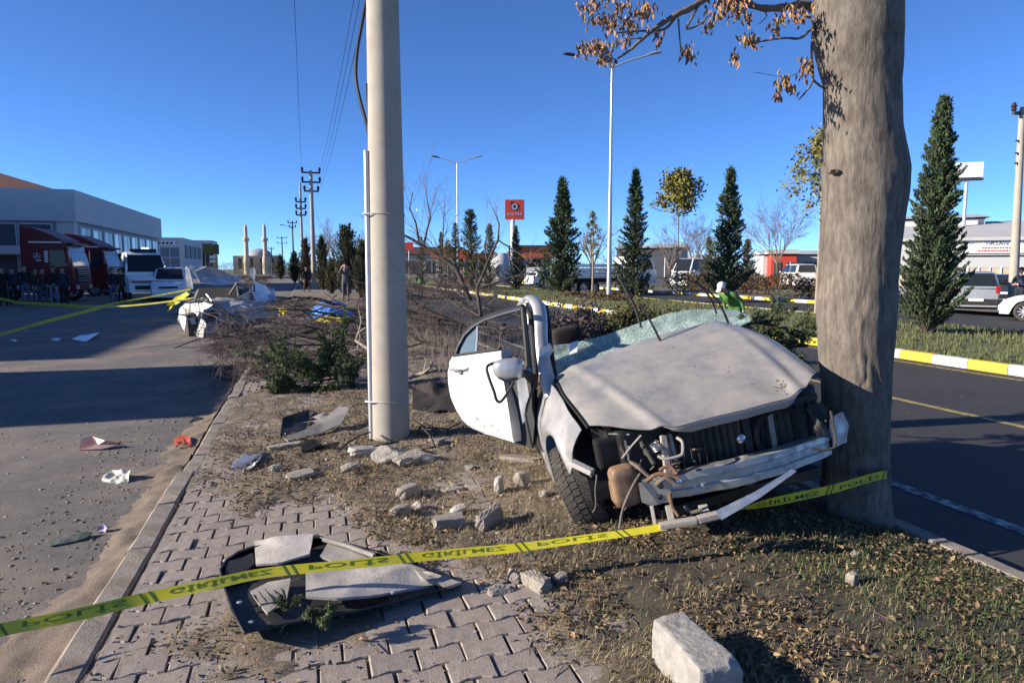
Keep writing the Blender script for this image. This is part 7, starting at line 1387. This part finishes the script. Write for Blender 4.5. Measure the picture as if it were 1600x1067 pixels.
# off-frame sheds at the left whose shadows cross the street
def shed(label, x0, x1, y0, y1, h):
    o = (x1, y0, 0); t = thing('workshop', label, 'building', o); part('wall', 'wall_grey', t, o, (x0, x1, y0, y1, -.2, h)); part('roof', 'roof_sheet', t, o, (x0-.3, x1+.3, y0-.2, y1+.2, h+.003, h+.22)); n = max(1, int((y1-y0)/4.5))
    for k in range(n):
        a = y0+.5+k*(y1-y0-.5)/n; d = part('shutter_door', 'steel', t, o, (x1-.02, x1+.06, a, a+2.6, -.1, min(3.2, h-.6))); part('door_slat', 'wall_grey', d, o, *[(x1+.06, x1+.09, a+.05, a+2.55, .2+j*.4, .5+j*.4) for j in range(6)])
shed('low grey workshop with shutter doors left of the street', -22, -14.0, 9.8, 13.9, 4.35)
shed('long grey workshop set back left of the trucks', -44, -24.0, 16.6, 54, 6.9)
# filling station
c = gx(804, 76); sg = thing('station_sign', 'square red filling-station sign with dark round emblem on a white post', 'sign', (c[0], c[1], 0), -YAW*1.0); z0, z1 = at(804, 344, 76)[2], at(804, 314, 76)[2]; hw = 15*76/F
MB().tube([(-.2, 0, 0), (-.2, 0, z0)], .26, 12).build('post', 'white_paint', sg, smooth=True); bd = MB().box((0, 0, (z0+z1)/2), (2*hw, .5, z1-z0)).build('board', 'sign_red', sg, bevel=.04)
mb = MB(); mb.lathe([(.42, -.27), (.42, -.30), (.20, -.30), (.20, -.27)], 20, 'y', (0.0, 0, z0+(z1-z0)*.64), cap=False); mb.box((-.36, -.285, z0+(z1-z0)*.80), (.12, .03, .5)); mb.build('emblem', 'sign_ink', bd)
mb = MB(); mb.lathe([(.34, -.305), (.34, -.312), (.18, -.312), (.18, -.305)], 20, 'y', (0.0, 0, z0+(z1-z0)*.64), cap=False); mb.build('emblem_ring', 'car_grey', bd)
mb = MB(); rs = random.Random(3)
for k in range(6): mb.box((-.70+k*.28, -.262, z0+(z1-z0)*.27), (.16, .02, .30 if k in (0, 4) else .2))
mb.build('lettering', 'car_grey', bd)
c = gx(815, 82); o = (c[0], c[1], 0); ST_ = thing('filling_station', 'filling station with orange-red canopy and low roof behind the conifers', 'building', o); ex = np.array([cos(YAW), -sin(YAW)])
def sbox(nm, mat, x0, x1, y0, y1, z0, z1, par=ST_): 
    mb = MB(); mb.box(((x0+x1)/2, (y0+y1)/2, (z0+z1)/2), (x1-x0, y1-y0, z1-z0)); return mb.build(nm, mat, par, bevel=.02)
ST_.rotation_euler = (0, 0, -YAW)
zc = at(815, 401, 82)[2]
K('canopy_orange', (.42, .10, .04), .6); sbox('canopy', 'canopy_orange', -10.5, 3.6, -3, 3, zc-.2, zc+.35); sbox('canopy_soffit', 'wall_white', -10.3, 3.4, -2.8, 2.8, zc-.3, zc-.2)
for x in (-10, -4, 2.5): sbox('canopy_column', 'wall_white', x-.2, x+.2, -.2, .2, 0, zc-.2)
for x in (-7, -1): q = sbox('fuel_pump', 'sign_red', x-.4, x+.4, -.3, .3, 0, 1.7); sbox('pump_display', 'sign_white', x-.3, x+.3, -.34, -.3, 1.0, 1.5, q)
sbox('shop_wall', 'wall_white', -9, 4, 7, 16, 0, 3.0); sbox('shop_roof', 'roof_tile', -1.6, 4.2, 6.4, 16.6, 3.0, 4.6)
for k in range(4): w = sbox('shop_window', 'glass_dark', -8.5+k*3.1, -5.9+k*3.1, 6.92, 7.0, .6, 2.8); sbox('window_bar', 'steel', -7.25+k*3.1, -7.15+k*3.1, 6.88, 6.92, .6, 2.8, w)
MB().box((2.2, -6, .9), (3.4, .25, 1.7)).build('forecourt_banner', 'sign_white', ST_, bevel=.02)
tk_ = thing('gas_tank', 'white rounded storage tank behind the bare sapling', 'tank', gx(782, 72)); MB().lathe([(.3, .2), (1.2, .5), (1.35, 1.2), (1.2, 2.4), (.6, 3.1), (.1, 3.25)], 20).build('vessel', 'wall_white', tk_, smooth=True); MB().lathe([(1.1, 0), (1.1, .5)], 16).build('plinth', 'concrete', tk_)
for i, (u, D, v) in enumerate([(725, 70, 398), (640, 90, 385)]):
    p = gx(u, D); t = thing('roadside_sign', ['small red and white roadside sign on a post beside the farther lamp', 'dark red sign board showing right beside the concrete pole'][i], 'sign', (p[0], p[1], 0), -YAW); z = at(u, v, D)[2]; MB().tube([(0, 0, 0), (0, 0, z)], .06, 8).build('post', 'steel', t); MB().box((0, -.08, z), (1.2, .08, 1.0)).build('board', 'sign_red', t, bevel=.02)
# grey workshop hall with banner at the right
c = gx(1505, 46); o = (c[0], c[1], 0); H_ = thing('workshop_hall', 'white workshop hall with a banner over its glazed front behind the parked cars', 'building', o, -radians(40)); z2 = at(1505, 371, 46)[2]; zb_ = at(1505, 418, 46)[2]; zr = at(1505, 362, 46)[2]
def hbox(nm, mat, x0, x1, y0, y1, z0, z1, par=H_, bevel=0): return MB().box(((x0+x1)/2, (y0+y1)/2, (z0+z1)/2), (x1-x0, y1-y0, z1-z0)).build(nm, mat, par, bevel=bevel)
hbox('wall', 'wall_white', -6, 22, 0, 14, zb_, z2); hbox('plinth', 'wall_grey', -6, 22, .02, 13.98, -.2, .3); hbox('back_wall', 'wall_beige', -5.8, 21.8, .6, 13.8, .3, zb_-.01)
mb = MB(); mb.add([(-6.3, -.3, z2), (22.3, -.3, z2), (22.3, 7, z2+1.4), (-6.3, 7, z2+1.4), (22.3, 14.3, z2), (-6.3, 14.3, z2)], [(0, 1, 2, 3), (3, 2, 4, 5), (0, 3, 5), (1, 4, 2)]); mb.build('roof', 'roof_sheet', H_)
for k in range(24): hbox('mullion', 'white_paint', .1+k*.62-.05, .1+k*.62+.05, -.04, .06, .3, zb_)
for k in range(23): hbox('pane', 'wall_beige', .1+k*.62+.07, .1+(k+1)*.62-.07, .02, .05, .3, zb_)
hbox('transom', 'kerb_yellow', 0, 14.9, -.08, -.045, zb_*.55, zb_*.55+.06); hbox('eaves', 'roof_sheet', -6.3, 22.3, -.34, -.1, z2-.25, z2-.01)
bz0, bz1 = at(1505, 399, 46)[2], at(1505, 375, 46)[2]; bn = hbox('banner', 'sign_white', -.1, 3.35, -.10, -.02, bz0, bz1); hbox('banner_frame', 'dark_metal', -.2, 3.45, -.06, -.01, bz0-.1, bz1+.1)
text_on('banner_lettering', 'TIRSAN', (.95, -.10, bz0+(bz1-bz0)*.62), (1, 0, 0), (0, 0, 1), 1.3, (bz1-bz0)*.24, 'banner_navy', bn, .01)
for j, (z, x0, x1) in enumerate([(.45, .8, 2.5), (.27, .6, 2.7)]):
    mb = MB(); x = x0
    while x < x1: w = random.uniform(.06, .16); mb.box((x+w/2, -.112, bz0+(bz1-bz0)*z), (w, .006, (bz1-bz0)*.10)); x += w+.05
    mb.build('banner_small_print', 'banner_red', bn)
hbox('banner_foot', 'banner_navy', .0, 3.25, -.118, -.102, bz0+.05, bz0+(bz1-bz0)*.12, bn)
for k in range(4): x = .2+k*.95; hbox('banner_picture', 'car_grey', x-.15, x+.15, -.116, -.102, bz0+(bz1-bz0)*.72, bz0+(bz1-bz0)*.9, bn)
for u in (1415,):
    pass
p = gx(1497, 50); t = thing('sign_box', 'white lit-box sign on a bracket showing right of the tall conifer', 'sign', (p[0], p[1], 0), -radians(32)); z0, z1 = at(1497, 281, 50)[2], at(1497, 258, 50)[2]; MB().box((0, 0, (z0+z1)/2), (1.9, .5, z1-z0)).build('box', 'sign_white', t, bevel=.03); MB().tube([(0, 0, 0), (0, 0, z0)], .12, 8).build('post', 'steel', t); MB().box((.0, 0, z0-.12), (2.0, .45, .14)).build('tray', 'dark_metal', t, bevel=.02)
# low sheds and shops beyond the far road
def shop(label, u, D, w, h, dep, wall, roofm, rz=-.5, roof_h=.6):
    p = gx(u, D); t = thing('shop', label, 'building', (p[0], p[1], 0), rz); MB().box((0, dep/2, h/2-.1), (w, dep, h+.2)).build('wall', wall, t); mb = MB(); mb.add([(-w/2-.3, -.3, h+.11), (w/2+.3, -.3, h+.11), (w/2+.3, dep/2, h+roof_h), (-w/2-.3, dep/2, h+roof_h), (w/2+.3, dep+.3, h+.11), (-w/2-.3, dep+.3, h+.11)], [(0, 1, 2, 3), (3, 2, 4, 5), (0, 3, 5), (1, 4, 2)]); mb.build('roof', roofm, t); n = max(2, int(w/3))
    for k in range(n): x = -w/2+(k+.5)*w/n; q = MB().box((x, -.03, h*.48), (w/n*.6, .08, h*.55)).build('window', 'wall_dark', t, bevel=.01); MB().box((x, -.08, h*.48), (.08, .04, h*.55)).build('window_bar', 'white_paint', q)
    return t
shop('low white shop with grey roof left of the big trunk, beyond the far road', 1268, 72, 10, 3.0, 8, 'wall_white', 'roof_sheet')
shop('small red kiosk beyond the hedge left of the white shop', 1222, 70, 2.4, 3.0, 3, 'sign_red', 'roof_sheet')
shop('white hall half hidden behind the tall median conifer', 1420, 52, 9, 5.2, 8, 'wall_white', 'roof_sheet', -.7)
shop('dark glazed truck showroom behind the slender conifer', 1012, 70, 6.5, 3.6, 10, 'wall_dark', 'wall_white', -.6)
shop('low pale hall beyond the yellow-leaved sapling', 1090, 86, 9, 2.8, 8, 'wall_white', 'wall_white', -.4)
shop('distant low house left of the farther lamp', 660, 120, 14, 4.0, 8, 'wall_beige', 'roof_tile', -.2, 1.5)
# traffic post on the far right
# ================================================================== PEOPLE
PEOPLE = []
BEND = {}
def person(label, loc, rz, H, top, legs, pose='stand', hair='hair', shoe='cloth_black', hood=False, cap=None, group=None, name='person', vest=None):
    s = H/1.76; v = []; r = []; e = []
    def add(p, rad, par=None):
        v.append((p[0]*s, p[1]*s, p[2]*s)); r.append(rad*s)
        if par is not None: e.append((par, len(v)-1))
        return len(v)-1
    pel = add((0, 0, .95), .145); sp = add((0, .0, 1.12), .135, pel); ch = add((.01, 0, 1.30), .155, sp); nk0 = add((0, 0, 1.44), .09, ch); nk = add((.01, 0, 1.50), .055, nk0); hd0 = add((.02, 0, 1.57), .075, nk); hd = add((.03, 0, 1.66), .092, hd0); tp = add((.02, 0, 1.735), .055, hd)
    st = .10 if pose != 'walk' else .10
    for sd in (-1, 1):
        dx = sd*.16 if pose == 'walk' else sd*.03
        hp = add((0, sd*.10, .88), .10, pel); kn = add((dx*.5+.02, sd*.11, .49), .066, hp); an = add((dx-.01, sd*.12, .10), .045, kn); he = add((dx-.02, sd*.12, .045), .042, an); to = add((dx+.15, sd*.13, .035), .036, he)
        sh = add((0, sd*.19, 1.40), .072, nk0)
        if pose == 'photo': el = (.20, sd*.26, 1.28); wr_ = (.26, sd*.13, 1.56); hdv = (.05, -sd*.05, .06)
        elif pose == 'pocket': el = (-.06, sd*.30, 1.12); wr_ = (.10, sd*.22, .93); hdv = (.05, -sd*.02, -.06)
        elif pose == 'folded': el = (.04, sd*.28, 1.14); wr_ = (.20, sd*.02, 1.16); hdv = (.03, -sd*.08, .0)
        else: el = (-.03, sd*.26, 1.12); wr_ = (.05, sd*.27, .86); hdv = (.02, 0, -.09)
        eb = add(el, .052, sh); wi = add(wr_, .036, eb); hm = add((wr_[0]+hdv[0], wr_[1]+hdv[1], wr_[2]+hdv[2]), .036, wi); hv = np.array(hdv)/np.linalg.norm(hdv); lat = np.cross(hv, [0, 1, 0]); lat = lat/np.linalg.norm(lat)
        for k, (o_, l_) in enumerate(((-.028, .075), (-.009, .085), (.010, .078), (.028, .062))):
            b0 = np.array([wr_[i]+hdv[i] for i in range(3)]); f1 = add(tuple(b0+hv*l_*.55+lat*o_), .0095, hm); add(tuple(b0+hv*l_+lat*o_*1.1+np.array([.02, -sd*.01, 0])), .008, f1)
        th = add(tuple(b0-lat*.045+hv*.012), .0105, hm); add(tuple(b0-lat*.055+hv*.045), .009, th)
    me = bpy.data.meshes.new('skel'); me.from_pydata(v, e, []); ob = bpy.data.objects.new('skel', me); COL.objects.link(ob); ob.modifiers.new('s', 'SKIN'); ob.modifiers.new('u', 'SUBSURF').levels = 1
    for i, q in enumerate(me.skin_vertices[0].data): q.radius = (r[i], r[i]*(1.0)); q.use_root = (i == 0)
    for i in (0, 1, 2): me.skin_vertices[0].data[i].radius = (r[i]*.78, r[i]*1.12)
    if pose == 'bend':
        for q in me.vertices:
            if q.co.z > .93*s:
                x, z = q.co.x, q.co.z-.93*s; a = .85 if q.co.z < 1.48*s else .85; q.co.x = x*cos(a)+z*sin(a); q.co.z = .93*s-x*sin(a)+z*cos(a)
    PEOPLE.append((ob, label, loc, rz, s, top, legs, pose, hair, shoe, hood, cap, group, name, vest))
CG2 = 'onlookers standing in the shade'
cr = [(6, 31.5, .3, 1.78, 'cloth_black', 'cloth_black', 'stand', 'onlooker in black cut by the picture edge beside the lorry cab'), (22, 33, -.4, 1.74, 'cloth_navy', 'cloth_black', 'pocket', 'onlooker in dark navy jacket left of the maroon jumper'), (41, 31.5, .2, 1.86, 'cloth_black', 'cloth_denim', 'stand', 'tall onlooker in black jacket with pale denim turn-ups'), (58, 34, .6, 1.72, 'cloth_olive', 'cloth_denim', 'folded', 'onlooker in olive jacket with folded arms'), (69, 32.5, -.2, 1.74, 'cloth_maroon', 'cloth_denim', 'stand', 'onlooker in maroon jumper and jeans before the red truck'), (86, 32, -.5, 1.82, 'cloth_black', 'cloth_denim_light', 'pocket', 'onlooker in black jacket and pale jeans, hands in pockets'), (101, 31.8, -1.0, 1.78, 'cloth_navy', 'cloth_black', 'stand', 'dark clothed onlooker at the end of the group'), (178, 32.5, .3, 1.74, 'cloth_black', 'cloth_denim', 'pocket', 'onlooker in black jacket and jeans before the second truck'), (190, 33.5, .9, 1.70, 'cloth_black', 'cloth_black', 'stand', 'dark onlooker right beside the one in jeans')]
for u, D, rz, h, a, b, po, lab in cr:
    p = gx(u, D); person(lab, (p[0], p[1], ZL), -pi/2+.5+rz*.6, h, a, b, po, group=CG2)
p = gx(541, 33.5); person('person in grey jacket holding both hands up to the face taking a photograph', (p[0], p[1], terr1(1.8, 35)), -pi/2-.15, 1.86, 'cloth_grey', 'cloth_grey', 'photo', cap='cloth_black')
p = gx(480, 47); person('person in dark jacket walking beside the tall power pole', (p[0], p[1], 0), -pi/2+.5, 1.74, 'cloth_black', 'cloth_brown', 'walk')
p = gx(1138, 15.5); person('worker in bright green vest and white cap bending behind the wreck', (p[0]+.2, p[1], ZR), pi+.3, 1.66, 'cloth_green', 'cloth_navy', 'bend', cap='cloth_white')
p = gx(657, 40); person('person in bright green top bending behind the branch heap', (p[0], p[1], ZR), pi/2, 1.66, 'cloth_green', 'cloth_navy', 'bend')
p = gx(1592, 25.0); person('person in dark blue coat standing beside the leaning pole', (p[0], p[1], ZR), pi, 1.78, 'cloth_navy', 'cloth_black', 'folded')
dg = bpy.context.evaluated_depsgraph_get()
for ob, label, loc, rz, s, top, legs, pose, hair, shoe, hood, cap, group, name, vest in PEOPLE:
    me = bpy.data.meshes.new_from_object(ob.evaluated_get(dg)); old = ob.data; bpy.data.objects.remove(ob); bpy.data.meshes.remove(old); me.materials.clear()
    for m in (top, legs, 'skin', shoe): me.materials.append(MT[m])
    t = thing(name, label, 'person', loc, rz, group); 
    for f in me.polygons:
        c = f.center/s; wrist = False
        if pose == 'bend': a = .85; x, z = c.x, c.z-.93; c = Vector((x*cos(a)-z*sin(a), c.y, .93+x*sin(a)+z*cos(a))) if (x*sin(a)+z*cos(a)) > 0 else c
        if pose == 'photo': wrist = c.x > .22 and c.z > 1.50
        elif pose == 'pocket': wrist = c.x > .09 and c.z < .96 and abs(c.y) > .15
        elif pose == 'folded': wrist = c.x > .205 and 1.05 < c.z < 1.3
        else: wrist = c.z < .87 and abs(c.y) > .215 and c.z > .6
        f.material_index = 3 if c.z < .085 else 2 if (c.z > 1.485 and abs(c.y) < .13 or wrist) else 1 if c.z < .93 and abs(c.y) < .215 else 0; f.use_smooth = True
    body = bpy.data.objects.new('body', me); COL.objects.link(body); body.parent = t
    hold = [x.name for x in bpy.data.objects]
    hm = MB(); hm.sph((-.01*s, 0, 1.68*s), (.112*s, .098*s, .10*s), 12, 8); hm.v = [(x, y, max(z, (1.60+.10*(x > .05*s))*s)) for x, y, z in hm.v]; hm.build('cap' if cap else 'hair', cap or hair, t, smooth=True)
    fc = MB(); fc.sph((.125*s, 0, 1.625*s), (.022*s, .016*s, .026*s), 6, 4); fc.build('nose', 'skin', body, smooth=True)
    for y in (-.034, .034): MB().sph((.112*s, y*s, 1.655*s), (.012*s, .014*s, .009*s), 6, 4).build('eye', 'hair', body, smooth=True); MB().sph((.03*s, y*2.75*s, 1.64*s), (.025*s, .014*s, .034*s), 6, 4).build('ear', 'skin', body, smooth=True)
    MB().sph((.112*s, 0, 1.585*s), (.010*s, .026*s, .007*s), 6, 4).build('mouth', 'cloth_maroon', body, smooth=True)
    if cap: MB().sph((.13*s, 0, 1.685*s), (.07*s, .07*s, .012*s), 10, 4).build('peak', cap, t, smooth=True)
    if pose == 'bend':
        a = .85; RM = Matrix.Translation((0, 0, .93*s)) @ Matrix.Rotation(a, 4, 'Y') @ Matrix.Translation((0, 0, -.93*s))
        for x in bpy.data.objects:
            if x.name not in hold and x.type == 'MESH': x.data.transform(RM)
bpy.context.view_layer.update()
